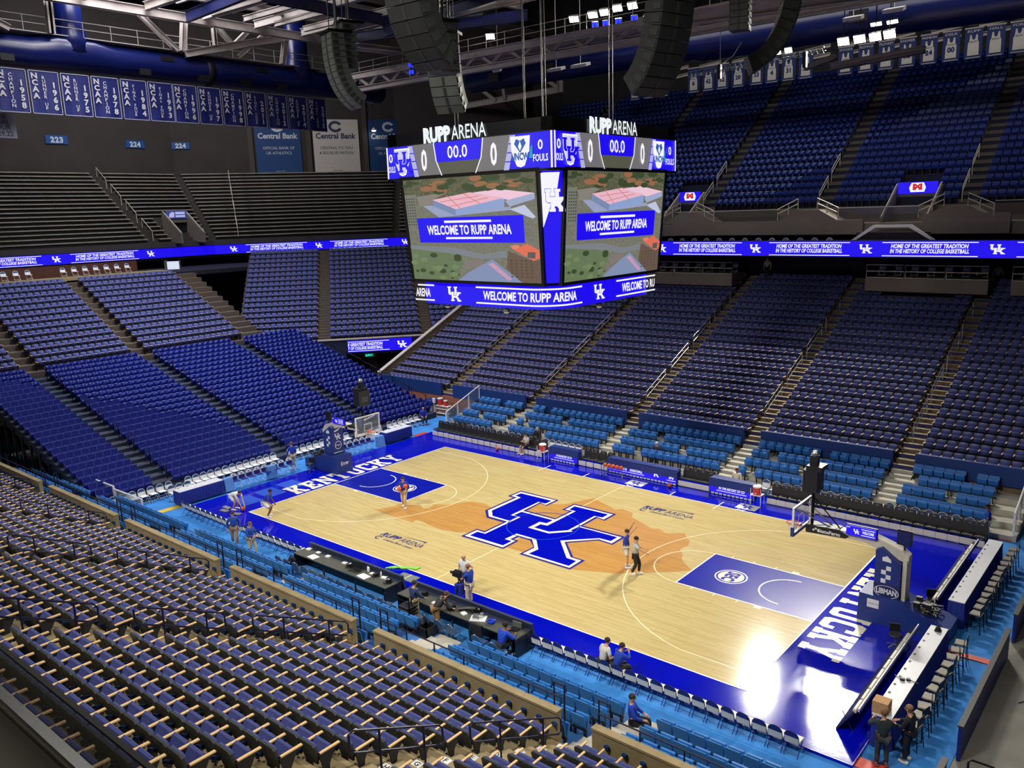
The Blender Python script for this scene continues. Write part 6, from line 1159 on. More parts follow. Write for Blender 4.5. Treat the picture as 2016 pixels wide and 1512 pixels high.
for i, (x, h) in enumerate(((-5.5, .9), (-3.2, .95), (-1.13, .95), (.7, 1.0), (4.4, .95))): t = thing('barrier_post', 'short navy post in front of the near seats, %s from the left' % ORD[i + 1], 'post', (x, -11.08, -.1), 0, 'short navy posts'); b = MB(); b.tube([(0, 0, .02), (0, 0, h)], .035, 8); b.build('pole', M_grail, t); b = MB(); b.lathe([(.1, 0), (.1, .02), (.04, .04)], 10); b.build('foot', M_grail, t)
def bag(lab, loc, s=1.0):
    t = thing('backpack', lab, 'bag', loc, .3, 'black backpacks'); b = MB(); b.ball((0, 0, .25 * s), .25 * s, 0, 10, (.75, .6, 1)); b.box(-.12 * s, .12 * s, -.2 * s, -.1 * s, .08 * s, .3 * s); b.build('pack', M_black, t); b = MB(); b.tube([(.05, .02, .48 * s), (.0, .06, .56 * s), (-.06, .02, .48 * s)], .012, 4); b.tube([(-.1, .1, .4 * s), (-.16, .2, .2 * s), (-.1, .12, .06 * s)], .014, 4); b.build('strap', M_black, t)
bag('black backpack hung at the first navy post', (-5.62, -11.0, .35)); bag('black backpack on the floor beside the seated man in blue and white', (7.05, -11.1, -.1)); bag('small black bag under the left scorer table chairs', (-2.4, -11.0, .2), .7)
t = thing('equipment_cart', 'open black equipment case on the near walkway', 'case', (3.1, -11.45, .14)); b = MB(); b.box(-.6, .6, -.3, .3, 0, .05); [b.box(*q, 0.05, .4) for q in ((-.6, .6, -.3, -.26), (-.6, .6, .26, .3), (-.6, -.56, -.3, .3), (.56, .6, -.3, .3))]; b.build('case_body', M_black, t); b = MB(); b.tube([(-.6, .0, .05), (-.6, 0, 1.2), (-.75, .25, 1.2), (-.75, .25, .05)], .03, 5); b.tube([(-.9, .1, .9), (-.5, .1, .9)], .03, 5); b.build('handle', M_blackm, t); b = MB(); b.ball((-.15, 0, .4), .3, 0, 9, (1, .8, .9)); b.prism([(-.2, .1), (.15, .1), (.0, .6)], 'y', -.32, -.1); b.build('dark_clothes', mat('dark_cloth', (50, 58, 76), .8, var=.2), t)
t = thing('equipment_tower', 'stack of black ribbed cases behind the man in the navy jacket', 'case', (2.25, -11.3, -.1)); b = MB()
for k in range(7): b.bbox(-.28, .28, -.25, .25, .1 + k * .14, .22 + k * .14, .03)
b.build('ribbed_case', M_black, t); b = MB(); b.tube([(-.3, -.2, .05), (-.3, -.2, 1.3), (.3, -.2, 1.3), (.3, -.2, .05)], .025, 5); b.build('handle', M_blackm, t)
t = thing('broadcast_camera', 'video camera on a tripod in front of the woman in blue', 'camera', (2.55, -8.75, 0)); b = MB()
for k in range(3): a = .6 + k * 2.094; b.tube([(0, 0, 1.15), (.42 * math.cos(a), .42 * math.sin(a), .01)], .022, 5)
b.build('tripod', M_blackm, t); b = MB(); b.box(-.3, .1, -.08, .08, 1.2, 1.42); b.tube([(-.3, 0, 1.32), (-.45, 0, 1.32)], .06, 8); b.box(-.2, .15, -.03, .03, 1.46, 1.5); b.tube([(.1, 0, 1.25), (.4, .05, 1.15)], .012, 4); b.build('camera_body', M_black, t); b = MB(); b.bbox(-.16, .16, -.12, .12, .45, .95, .04); b.build('blue_pouch', mat('pouch_blue', (18, 40, 150), .7, var=.08), t)
o = MB().box(-.55, .55, -.1, .1, 0, .2, 0).build('folded_rail', M_blackm); o.location = (1.1, -11.35, .15); o.rotation_euler.z = -.3; tag(o, 'dark metal rail lying at the fourth navy post', 'rail')
# floor strips and cables
for i, (x0, x1, y0, y1, m, lab) in enumerate(((-18.95, -18.45, -10.6, -9.2, mat('yellow_tape', (216, 186, 70), .7, var=.06), 'yellow cable cover on the carpet at the far-left corner'), (18.6, 20.3, -1.12, -.78, M_red, 'red cable cover crossing the carpet between the end tables'), (17.9, 18.7, 11.1, 12.5, M_red, 'red cable cover at the far right corner'), (18.0, 19.0, -9.2, -8.7, M_red, 'red cable cover at the feet of the two men'), (-18.6, -17.9, 8.6, 9.8, M_red, 'red cable cover at the corner right of the far hoop table'))):
    o = MB().box(x0, x1, y0, y1, -.1, -.07).build('cable_cover', m); tag(o, lab, 'cable cover', 'cable covers on the carpet')
# blue barriers at the right edge of the floor
for y0, y1, lab in ((-7.2, -.2, 'low blue barrier wall at the right, nearest the camera'), (1.0, 9.5, 'low blue barrier wall at the right, farther one'), (-13.5, -8.9, 'low blue barrier wall end at the bottom right corner')):
    t = thing('barrier', lab, 'barrier', (20.42, y0, -.1), 0, 'low blue barriers'); L = y1 - y0; b = MB(); b.box(0, .1, 0, L, 0, 1.05); b.build('panel', mat('barrier_blue', (16, 34, 120), .5, var=.08), t); b = MB(); b.box(-.03, .13, 0, L, 1.05, 1.1); b.build('cap', M_spkd, t)
for i, (x, y) in enumerate(((21.2, -8.2), (21.9, -8.3), (23.2, -8.3))):
    t = thing('floor_rail', 'dark bent tube rail on the grey floor, %s from the blue barrier' % ORD[i + 1], 'rail', (x, y, -.12), 0, 'bent tube rails'); b = MB(); b.tube([(-.3, 0, 0), (-.3, 0, .75), (-.22, 0, .85), (.3, 0, .85), (.38, 0, .75), (.38, 0, .55), (.3, 0, .45), (-.3, 0, .45)], .03, 5); b.build('tube', M_blackm, t)
g = MB(); g.tube([(21.3, -3.0, -.1), (21.6, -2.5, -.1), (21.45, -2.2, -.1)], .02, 4); o = g.build('loose_cable', M_black); tag(o, 'short dark loose cable on the grey floor at the right', 'cable')
g = MB(); g.tube([(-.1, 0, 0), (20.5, 0, 0)], .012, 4)
# ---------------------------------------------------------------- railings, marquees, balcony glass
def rail(name, lab, cat, pts_list, r, m, group=None, parts='rail_tube'):
    t = thing(name, lab, cat, pts_list[0][0], 0, group); o0 = Vector(pts_list[0][0])
    for i, P in enumerate(pts_list): b = MB(); b.tube([Vector(p) - o0 for p in P], r, 6); b.build('top_tube' if i == 0 else 'post', m, t)
    return t
AN = ['far-left', 'left', 'second-left', 'middle', 'second-right', 'right']
for ai, (a, b) in enumerate(AIS[:6]):
    xc = (a + b) / 2
    for si, (ya, yb) in enumerate(((-25.65, -23.25), (-22.4, -19.95), (-19.1, -15.75))):
        if seen((xc, ya, 6), 0) is None and seen((xc, yb, 4), 0) is None: continue
        zt = lambda y: NZ + NR * ((-15.17 - y) / NT)
        h = lambda y, d: (xc, y, zt(y) + d); loop = [h(ya + .1, .98), h(yb - .1, .98), h(yb, .9), h(yb, .58), h(yb - .1, .5), h(ya + .1, .5), h(ya, .58), h(ya, .9), h(ya + .1, .98)]
        t = rail('handrail', 'navy looped handrail on the %s near stairs, %s section from the top' % (AN[ai], ORD[si + 1]), 'handrail', [loop] + [[h(ya + (yb - ya) * f, .97), h(ya + (yb - ya) * f, -.1)] for f in (.3, .78)], .026, M_grail, 'navy handrails on the near stairs')
# front rail of the near stand above the light blue seats
for s, (a, b) in enumerate(SEC):
    if seen((a, NY, 2.5), 0) is None and seen((b, NY, 2.5), 0) is None: continue
    n = 6; y = NY + .2; rail('guard_rail', 'navy guard rail behind the light blue seats, %s near block' % BLK(s, 6), 'rail', [[(a, y, 2.62), (b, y, 2.62)]] + [[(a + (b - a) * i / n, y, 2.62), (a + (b - a) * i / n, y, 1.95)] for i in range(n + 1)] + [[(a, y + .02, 3.0), (a, y + .02, 1.95)], [(a + .35, y + .02, 3.0), (a + .35, y + .02, 1.95)], [(b, y + .02, 3.0), (b, y + .02, 1.95)], [(b - .35, y + .02, 3.0), (b - .35, y + .02, 1.95)], [(a, y + .02, 3.0), (a + .35, y + .02, 3.0)], [(b - .35, y + .02, 3.0), (b, y + .02, 3.0)]], .024, M_grail, 'navy guard rails on the near parapet')
# far stairs
for ai, (a, b) in enumerate(AIS[1:]):
    xc = (a + b) / 2 - .1; zt = lambda y: FZ + FR * ((y - FY - .12) / FT)
    for si, (ya, yb) in enumerate(((17.0, 19.6), (20.4, 22.8), (23.6, 26.2), (27.0, 29.6))):
        if seen((xc, ya, 4), 0) is None: continue
        rail('handrail', 'thin silver handrail on the %s far stairs, %s section up' % (AN[ai + 1] if ai < 5 else 'corner', ORD[si + 1]), 'handrail', [[(xc, ya, zt(ya) + .95), (xc, yb, zt(yb) + .95)], [(xc + .02, ya, zt(ya) + .6), (xc + .02, yb, zt(yb) + .6)], [(xc, ya, zt(ya) + .95), (xc, ya, zt(ya))], [(xc, yb, zt(yb) + .95), (xc, yb, zt(yb))]], .022, M_chrome, 'silver handrails on the far stairs')
for ai, (a, b) in enumerate(UA):
    xc = (a + b) / 2 - .35; zt = lambda y: UZ + UR * ((y - UY) / UT)
    for si, ya in enumerate((32.6, 35.0, 37.4, 39.8, 42.2, 44.6)):
        if seen((xc, ya, zt(ya)), 0) is None: continue
        yb = ya + 1.7; rail('handrail', 'grey handrail on the upper deck stairs, %s stairs from the left, %s section up' % (ORD[ai + 1], ORD[si + 1]), 'handrail', [[(xc, ya, zt(ya) + .95), (xc, yb, zt(yb) + .95)], [(xc, ya, zt(ya) + .65), (xc, yb, zt(yb) + .65)], [(xc, ya, zt(ya) + .95), (xc, ya, zt(ya))], [(xc, yb, zt(yb) + .95), (xc, yb, zt(yb))]], .025, M_boom if si < 2 else M_spkd, 'upper deck handrails')
# end upper deck rails beside the two stairs
for ai, yy in enumerate((12.6, -4.2, -20.2)):
    for k in range(4):
        d0 = 1.0 + k * 3.0; x0 = -60 - d0; z0 = HZ + HR * (d0 - .7) / HT; z1 = HZ + HR * (d0 + 1.5) / HT
        if seen((x0, yy, z0), 0) is None: continue
        rail('handrail', 'pale bent handrail between the grey benches, %s stairs from the scoreboard, %s section up' % (ORD[ai + 1], ORD[k + 1]), 'handrail', [[(x0, yy, z0), (x0, yy, z0 + 1.0), (x0 - 2.0, yy, z1 + 1.0), (x0 - 2.0, yy, z1)]], .035, M_boom, 'pale handrails between the benches')
p0, p1 = RB[1], RB[2]; u = (p1 - p0).normalized(); nrm = Vector((-u.y, u.x))
for k in range(4):
    for si, s_ in enumerate((2.6, 25.6)):
        d0 = 1.0 + k * 2.9; P = p0 + u * s_ + nrm * d0; Q = p0 + u * s_ + nrm * (d0 + 1.9); z0 = HZ + HR * (d0 - .7) / HT; z1 = HZ + HR * (d0 + 1.4) / HT
        if seen((P.x, P.y, z0), 0) is None: continue
        rail('handrail', 'pale bent handrail %s, %s section up' % (('left of the benches under the 225 signs', 'behind the left edge of the scoreboard')[si], ORD[k + 1]), 'handrail', [[(P.x, P.y, z0), (P.x, P.y, z0 + 1.0), (Q.x, Q.y, z1 + 1.0), (Q.x, Q.y, z1)]], .035, M_boom, 'pale handrails between the benches')
# end stand aisle rails (dark)
for ai, (a, b) in enumerate(EA):
    for k in range(9):
        x = EX - 1.2 - k * 1.9; z = EZ + ER * ((EX - x) / ET); y = b - .12; rail('handrail', 'dark hand loop on the end stand stairs, %s stairs from the left, %s up' % (ORD[ai + 1], ORD[k + 1]), 'handrail', [[(x + .3, y, z), (x + .3, y, z + .75), (x - .3, y, z + .95), (x - .3, y, z + .12)]], .03, M_blackm, 'dark loops on the end stand stairs')
for k in range(6):
    x = EX - 2.0 - k * 1.9; z = EZ + ER * ((EX - x) / ET); rail('handrail', 'dark square railing along the brick corner wall, %s from the floor' % ORD[k + 1], 'handrail', [[(x + .8, 13.7, z - .3), (x + .8, 13.7, z + .7), (x - .8, 13.7, z + 1.1), (x - .8, 13.7, z)]], .035, M_blackm, 'dark railings by the brick wall')
# scaffold under the left end of the royal stand
for k in range(14):
    x = EX - .8 - k * 1.25; h = EZ + ER * ((EX - x) / ET) - .05; nx = x - 1.25
    t = thing('scaffold_frame', 'black support frame under the royal blue stand, %s from its front' % ORD[k + 1], 'scaffold', (x, -12.7, -.12), 0, 'black frames under the end stand'); b = MB(); b.box(-.06, .06, -.06, .06, 0, h + .1); b.build('post', M_blackm, t); b = MB(); b.tube([(0, 0, .1), (-1.25, 0, max(.3, h - .1))], .04, 4); b.tube([(-1.25, 0, .1), (0, 0, max(.3, h - .2))], .03, 4); b.build('cross_brace', M_blackm, t)
# white corner railing with clear panels, left
def wrail(lab, A, Bp, h, n, slope=0.0):
    A = Vector(A); Bp = Vector(Bp); t = thing('guard_rail', lab, 'rail', A, 0, 'white railings at the floor corners'); d = Bp - A; b = MB(); b.tube([(0, 0, h), d + Vector((0, 0, h))], .05, 6); b.build('top_tube', M_whitep, t)
    for i in range(n + 1): q = d * (i / n); b = MB(); b.box(q.x - .05, q.x + .05, q.y - .05, q.y + .05, q.z, q.z + h); b.build('post', M_whitep, t)
    b = MB(); b.add([(0, 0, .1), d + Vector((0, 0, .1)), d + Vector((0, 0, h - .08)), (0, 0, h - .08), (0, .01, .1), d + Vector((0, .01, .1)), d + Vector((0, .01, h - .08)), (0, .01, h - .08)], [(0, 1, 2, 3), (7, 6, 5, 4)]); b.build('clear_panel', mat('clear_panel', (170, 180, 190), .1, var=0, alpha=.35), t)
wrail('white railing with clear panels at the far-left floor corner, upper part', (-25.2, -11.9, .25), (-21.6, -11.5, .0), 1.15, 2); wrail('white railing with clear panels at the far-left floor corner, lower part', (-21.5, -11.5, .0), (-18.8, -11.3, -.1), 1.0, 2)
wrail('white sloping railing left of the light blue seats across the court', (-17.75, 11.3, .2), (-17.75, 15.0, 1.5), 1.05, 3); wrail('white sloping railing at the right end of the light blue seats', (18.75, 11.3, .1), (18.75, 15.0, 1.4), 1.1, 3)
# accessible platforms under the balcony across the court
for x0, x1, lab in ((5.5, 13.3, 'right of the middle stairs'), (-12.5, -4.7, 'beside the scoreboard'), (14.6, 22, 'at the right edge')):
    o = MB().box(x0, x1, 30.9, 33.6, 9.2, 10.1).build('floor_platform', M_par); struct(o); n = 3
    for i in range(n):
        a, b = x0 + (x1 - x0) * i / n + .05, x0 + (x1 - x0) * (i + 1) / n - .05; y = 30.95; rail('guard_rail', 'white platform rail under the far balcony %s, %s panel' % (lab, ORD[i + 1]), 'rail', [[(a, y, 10.15), (a, y, 11.05), (b, y, 11.05), (b, y, 10.15), (a, y, 10.15)], [(a, y, 10.6), (b, y, 10.6)]], .035, M_boom, 'white platform rails')
    for i in range(7):
        x = x0 + .6 + i * (x1 - x0 - 1.2) / 6; spawn('folding_chair', CH_WHITE, 'white folding chair on the balcony platform %s, %s from the left' % (lab, ORD[i + 1]), 'chair', (x, 32.6, 10.1), PI, 'folding chairs on the balcony platforms')
for k in range(19):
    y = -9.0 + k * .95
    if 4.6 < 0: pass
    spawn('folding_chair', CH_WHITE, 'white folding chair under the end ribbon board, %s from the right' % ORD[19 - k], 'chair', (-52.6, y - 2.5, 11.15), -PI / 2, 'folding chairs under the end ribbon') if not (0.2 < y < 2.2) else None
o = MB().box(-53.4, -51.6, -60, 9.0, 10.6, 11.15).build('floor_end_platform_ledge', M_conc); struct(o)
# lit doorways under the end balcony
E_door = emis('daylit_concourse', (206, 214, 232), 1.1)
for i, (x, y, w) in enumerate(((-55.2, 12.2, 1.2), (-51.3, 20.4, 1.2), (-47.0, 28.6, 1.6), (-43.5, 34.5, 1.6))):
    t = thing('lit_doorway', 'bright doorway under the end balcony, %s from the left' % ORD[i + 1], 'doorway', (x - 1.5, y, 10.0), 0, 'bright doorways under the end balcony'); M = Matrix.Rotation(PI / 2 - .75, 4, 'Z'); b = MB(); b.box(-w / 2, w / 2, 0, .1, -.6, 1.7, 0, M); b.build('opening', E_door, t); b = MB(); b.box(-w / 2 - .25, -w / 2, -.1, .2, -.8, 1.8, 0, M); b.box(w / 2, w / 2 + .1, -.1, .2, -.8, 1.8, 0, M); b.build('jamb', M_spkg, t)
    b = MB(); b.box(-w / 2, w / 2, -.03, 0, .2, .28, 0, M); b.box(-w / 2, w / 2, -.03, 0, .7, .75, 0, M); b.box(-.1, w / 2, -.03, 0, .3, .65, 1, M); b.build('counter', [M_spkg, mat('counter_yellow', (196, 176, 60), .6, var=.05)], t)
# vomitory marquees on the upper decks
def marquee(lab, x, y, z, w, yaw, kind):
    t = thing('vomitory', lab, 'stair entrance', (x, y, z), yaw, 'stair entrances in the upper decks'); h = 3.0
    b = MB(); b.box(-w / 2, w / 2, .9, 1.0, -2.6, .0, 0); b.build('dark_opening', mat('opening_dark', (12, 13, 18), .9, var=0), t)
    for sx in (-1, 1): b = MB(); b.prism([(-2.4, -2.6), (1.2, -2.6), (1.2, .6), (.9, .6), (-2.4, -1.6)], 'x', sx * w / 2 - .1, sx * w / 2 + .1); b.build('side_wall', M_par, t); b = MB(); b.tube([(sx * w / 2, -2.4, -1.5), (sx * w / 2, .9, .7), (sx * w / 2, 1.2, .7)], .05, 5); b.build('hand_rail', M_boom, t)
    b = MB(); b.box(-w / 2, w / 2, .7, .95, -.45, .0, 0); b.build('lintel', M_par, t)
    b = MB(); b.box(-w / 2 + .15, w / 2 - .15, .6, .7, .0, .8, 0); e = .59
    if kind == 'M':
        q = [(-.45, .1), (.45, .1), (.55, .4), (.4, .74), (-.4, .74), (-.55, .4)]; b.poly([(a, e, c) for a, c in q], 1); b.text('M', (0, e - .01, .28), X, Z, .36, 2, 'C', bold=.08, fit=.62)
    else:
        b.poly([(-.9, e, .1), (-.3, e, .1), (-.25, e, .6), (-.5, e, .7), (-.8, e, .5)], 1); b.quad((-.15, e, .42), X, Z, 1.1, .26, 1); b.quad((-.15, e, .12), X, Z, 1.1, .2, 1)
    b.build('marquee_screen', [E_blue, E_white, emis('logo_red', (206, 30, 40), 1.0)] if kind == 'M' else [emis('screen_teal', (50, 70, 140)), E_silver, E_white], t)
marquee('stair entrance with lit M sign at the right of the upper deck', 8.0, 32.6, 15.9, 2.9, 0, 'M'); marquee('stair entrance with lit M sign beside the scoreboard', -9.7, 32.6, 15.9, 2.2, 0, 'M'); marquee('stair entrance with small screen among the grey end benches', -61.5, 16.1, 16.0, 2.6, PI / 2, 'x')
# glass railings of the far upper deck, reflecting blue boards
M_bglass = mat('balcony_glass', (60, 66, 76), .04, var=0, alpha=.28); M_rail2 = MATS['cream_steel']
for i, (a, b, z) in enumerate(((-9.0, -.4, 14.2), (3.8, 9.2, 14.2), (13.6, 19.0, 14.4), (-20, -10.6, 14.2))):
    t = thing('glass_railing', 'clear glass railing on the grey upper parapet, %s from the left' % ORD[[2, 3, 4, 1][i]], 'railing', (a, 29.5, z), 0, 'glass railings on the upper parapet'); g = MB(); g.box(0, b - a, 0, .02, 0, .85); g.build('glass_panel', M_bglass, t); g = MB(); g.box(0, b - a, -.02, .04, .85, .9); g.build('top_edge', M_rail2, t)
for i, (a, b) in enumerate(UA):
    if seen((a, 30, 15), 0) is None: continue
    for sx, nm in ((-1, 'left'), (1, 'right')): xm = (a + b) / 2; q = lambda d, z: (xm + sx * d, 29.4, z); rail('guard_rail', 'pale sloped railing on the %s side of raised upper stairs, %s stairs from the left' % (nm, ORD[i + 1]), 'rail', [[q(.7, 15.05), q(.7, 15.8), q(2.2, 15.1), q(2.2, 14.3)], [q(.7, 15.45), q(2.2, 14.75)], [q(1.4, 15.4), q(1.4, 14.7)]], .035, M_boom, 'pale railings at the upper stairs')
t = thing('gable_frame', 'white gabled rail frame above the far ribbon board at the right', 'frame', (7.8, 28.4, 12.9)); b = MB(); b.prism([(-2.6, 0), (-1.2, 1.0), (1.2, 1.0), (2.7, 0), (2.4, 0), (1.05, .82), (-1.05, .82), (-2.3, 0)], 'y', 0, .12); b.build('frame_bars', M_whitep, t); b = MB(); b.box(-2.3, 2.4, .12, .16, -.05, .5); b.build('back_panel', MATS['dark_navy_wall'], t)
for k in range(16):
    x = -9 + k * 1.05
    if 4.6 < x < 11: continue
    spawn('folding_chair', CH_WHITE, 'chair just showing above the far ribbon board, %s from the left' % ORD[k + 1], 'chair', (x, 28.5, 12.2), PI, 'chairs above the far ribbon board')
# balcony ledge and glass in front of the camera
o = MB().box(6, 34, -34, -29.76, 12.4, 13.0).build('floor_balcony_ledge', mat('grey_ledge', (116, 112, 102), .8, var=.05, scale=.8)); struct(o)
t = thing('glass_railing', 'clear glass railing on the grey ledge at the bottom left corner', 'railing', (6, -29.72, 13.0)); M_lglass = mat('ledge_glass', (112, 116, 108), .05, var=0, alpha=.5)
for k in range(10): g = MB(); g.box(k * 2.6 + .015, k * 2.6 + 2.585, 0, .015, 0, .34); g.build('glass_panel', M_lglass, t)
g = MB(); g.box(0, 26, -.02, .035, -.02, .03); g.build('base_channel', M_chrome, t); g = MB(); g.box(0, 26, -.005, .02, .34, .355); g.build('top_edge', M_blackm, t)
# ---------------------------------------------------------------- people
M_skin = mat('skin_light', (206, 156, 126), .6, var=.04); M_skin2 = mat('skin_brown', (128, 84, 60), .6, var=.04)
def grow(name, chains, m, parent, sub=1):
    """one smooth surface from joint chains [(point, radius), ...] sharing joints"""
    vs, es, rs, ix = [], [], [], {}
    for ch in chains:
        pv = None
        for p, r in ch:
            k = tuple(round(c, 3) for c in p)
            if k not in ix: ix[k] = len(vs); vs.append(p); rs.append(r)
            if pv is not None and pv != ix[k]: es.append((pv, ix[k]))
            pv = ix[k]
    me = bpy.data.meshes.new(name); me.from_pydata(vs, es, []); o = link(name, me); md = o.modifiers.new('s', 'SKIN'); md.use_smooth_shade = True
    for i, v in enumerate(me.skin_vertices[0].data): v.radius = (rs[i], rs[i]); v.use_root = (i == 0)
    o.modifiers.new('u', 'SUBSURF').levels = sub; o.modifiers['u'].render_levels = sub
    dg = bpy.context.evaluated_depsgraph_get(); dg.update(); m2 = bpy.data.meshes.new_from_object(o.evaluated_get(dg)); bpy.data.objects.remove(o); m2.materials.clear(); m2.materials.append(m)
    return link(name, m2, parent)
CLO = {}
def cl(rgb): 
    if rgb not in CLO: CLO[rgb] = mat('cloth_%d' % len(CLO), rgb, .8, var=.1, scale=8)
    return CLO[rgb]
def person(loc, yaw, lab, shirt, pants, hair=(52, 38, 30), pose='stand', lh=None, rh=None, lean=0.0, shorts=False, short=False, skin=None, shoes=(226, 226, 228), bald=False):
    skin = skin or M_skin; t = thing('person', lab, 'person', loc, yaw); V3 = lambda x, y, z: (x, y, z)
    hipz = .95; kn = [(-.11, .03, .5), (.12, .05, .5)]; an = [(-.12, .0, .09), (.14, .02, .09)]
    if pose == 'walk': kn = [(-.1, .16, .52), (.1, .0, .5)]; an = [(-.1, .12, .1), (.1, -.2, .13)]
    if pose == 'sit': hipz = .55; kn = [(-.13, .42, .52), (.13, .42, .52)]; an = [(-.13, .40, .09), (.14, .44, .09)]
    if pose == 'crouch': hipz = .82; kn = [(-.14, .16, .47), (.14, .18, .47)]; an = [(-.16, -.04, .09), (.16, .0, .09)]
    hp = (0, -.02 if pose != 'crouch' else -.16, hipz); c, s = math.cos(lean), math.sin(lean)
    up = lambda x, f, h: (x, hp[1] + f * c + h * s, hp[2] + h * c - f * s)
    waist, chest, neck = up(0, 0, .2), up(0, 0, .40), up(0, .01, .56); hd = (neck[0], neck[1] + .05 + .06 * s, neck[2] + .15 * max(.35, c)); shl, shr = up(-.185, 0, .48), up(.185, 0, .48)
    lh = lh or (-.27, hp[1] + .08, hipz - .08); rh = rh or (.27, hp[1] + .06, hipz - .08)
    if pose == 'sit' and lh[2] < .5: lh, rh = (-.16, .3, .66), (.16, .3, .66)
    def elbow(a, b, sx):
        a, b = Vector(a), Vector(b); d = (b - a); L = d.length; k = math.sqrt(max(.0009, .30 ** 2 - (L / 2) ** 2)) if L < .58 else .03; q = Vector((sx * .7, -.6, -.5)); q = (q - d * (q.dot(d) / max(L * L, 1e-6))).normalized(); return tuple(a + d * .5 + q * min(k, .22))
    eL, eR = elbow(shl, lh, -1), elbow(shr, rh, 1); hl, hr = (-.1, hp[1], hipz - .03), (.1, hp[1], hipz - .03)
    body = [[(hp, .12), (waist, .12), (chest, .14), (neck, .055), ((hd[0], hd[1] - .01, hd[2] - .07), .06), (hd, .098), ((hd[0], hd[1], hd[2] + .08), .075)], [(chest, .14), (shl, .058), (eL, .042), (lh, .03)], [(chest, .14), (shr, .058), (eR, .042), (rh, .03)],
            [(hp, .12), (hl, .09), (kn[0], .058), (an[0], .04), ((an[0][0], an[0][1] + .12, .045), .035)], [(hp, .12), (hr, .09), (kn[1], .058), (an[1], .04), ((an[1][0], an[1][1] + .12, .045), .035)]]
    bo = grow('body', body, skin, t)
    g = MB(); F = Vector((0, 1, -.25 if lean > .2 else -.05)).normalized()
    H = Vector(hd); g.ball(H + F * .1 + Vector((0, 0, -.01)), .02, 0, 6); 
    for sx in (-1, 1): g.ball(H + Vector((sx * .097, 0, -.01)), .026, 0, 6, (.5, 1, 1.3)); g.ball(H + F * .088 + Vector((sx * .035, 0, .02)), .011, 1, 6)
    g.box(H.x - .025, H.x + .025, H.y + F.y * .088, H.y + F.y * .097, H.z - .058, H.z - .048, 2); g.build('face', [skin, M_black, mat('lips', (150, 84, 74), .6, var=0)], t)
    hn = MB()
    for hnd, el, sx in ((lh, eL, -1), (rh, eR, 1)):
        A = Vector(hnd); d = (A - Vector(el)).normalized(); sd = d.cross(Vector((0, 0, 1))); sd = sd.normalized() if sd.length > .1 else Vector((1, 0, 0)); nn = sd.cross(d)
        hn.tube([A - d * .02, A + d * .04, A + d * .08], [.028, .04, .034], 7)
        for k in range(4): p = A + d * .075 + sd * (k - 1.5) * .017; L = (.062, .074, .07, .054)[k]; hn.tube([p, p + d * L * .55 - nn * .008, p + d * L * .9 - nn * .03], [.009, .0085, .007], 5)
        p = A + d * .02 + sd * sx * -.032; hn.tube([p, p + d * .03 - sd * sx * .03, p + d * .06 - sd * sx * .036], [.011, .01, .008], 5)
    hn.build('hand_fingers', skin, t)
    if not bald:
        h = MB(); h.ball(H + Vector((0, -.022, .045)), .108, 0, 12, (.95, 1, .85)); h.build('hair', cl(hair), t, True)
    else: h = MB(); h.ball(H + Vector((0, -.045, .0)), .098, 0, 10, (1, .8, .7)); h.build('hair', cl((150, 140, 130)), t, True)
    x = lambda a, b, f: tuple(a[i] + (b[i] - a[i]) * f for i in range(3))
    aL, aR = (x(shl, eL, .75), x(shr, eR, .75)) if short else (x(eL, lh, .82), x(eR, rh, .82))
    ch = [[(up(0, 0, -.04), .165), (waist, .158), (chest, .172), (up(0, 0, .52), .09)]]
    for sh, e, a in ((shl, eL, aL), (shr, eR, aR)): ch.append([(chest, .172), (sh, .085)] + ([] if short else [(e, .062)]) + [(a, .068 if short else .045)])
    grow('shirt', ch, cl(shirt), t)
    ch = []
    for hh, k, a in ((hl, kn[0], an[0]), (hr, kn[1], an[1])): ch.append([(up(0, 0, .0), .15), (hh, .115)] + ([(x(hh, k, .85), .105)] if shorts else [(k, .085), (x(k, a, .9), .068)]))
    grow('shorts' if shorts else 'trousers', ch, cl(pants), t)
    for a in an: b = MB(); b.bbox(a[0] - .055, a[0] + .055, a[1] - .09, a[1] + .19, 0.0 if pose != 'walk' else max(0, a[2] - .09), max(.09, a[2]), .025); b.build('shoe', cl(shoes), t)
    return t
NAVY, ROY, KHA, WHT, BLK, GRY = (28, 42, 104), (24, 62, 176), (196, 178, 142), (232, 232, 228), (34, 36, 40), (190, 192, 190)
def yaw(dx, dy): return math.atan2(dy, dx) - PI / 2
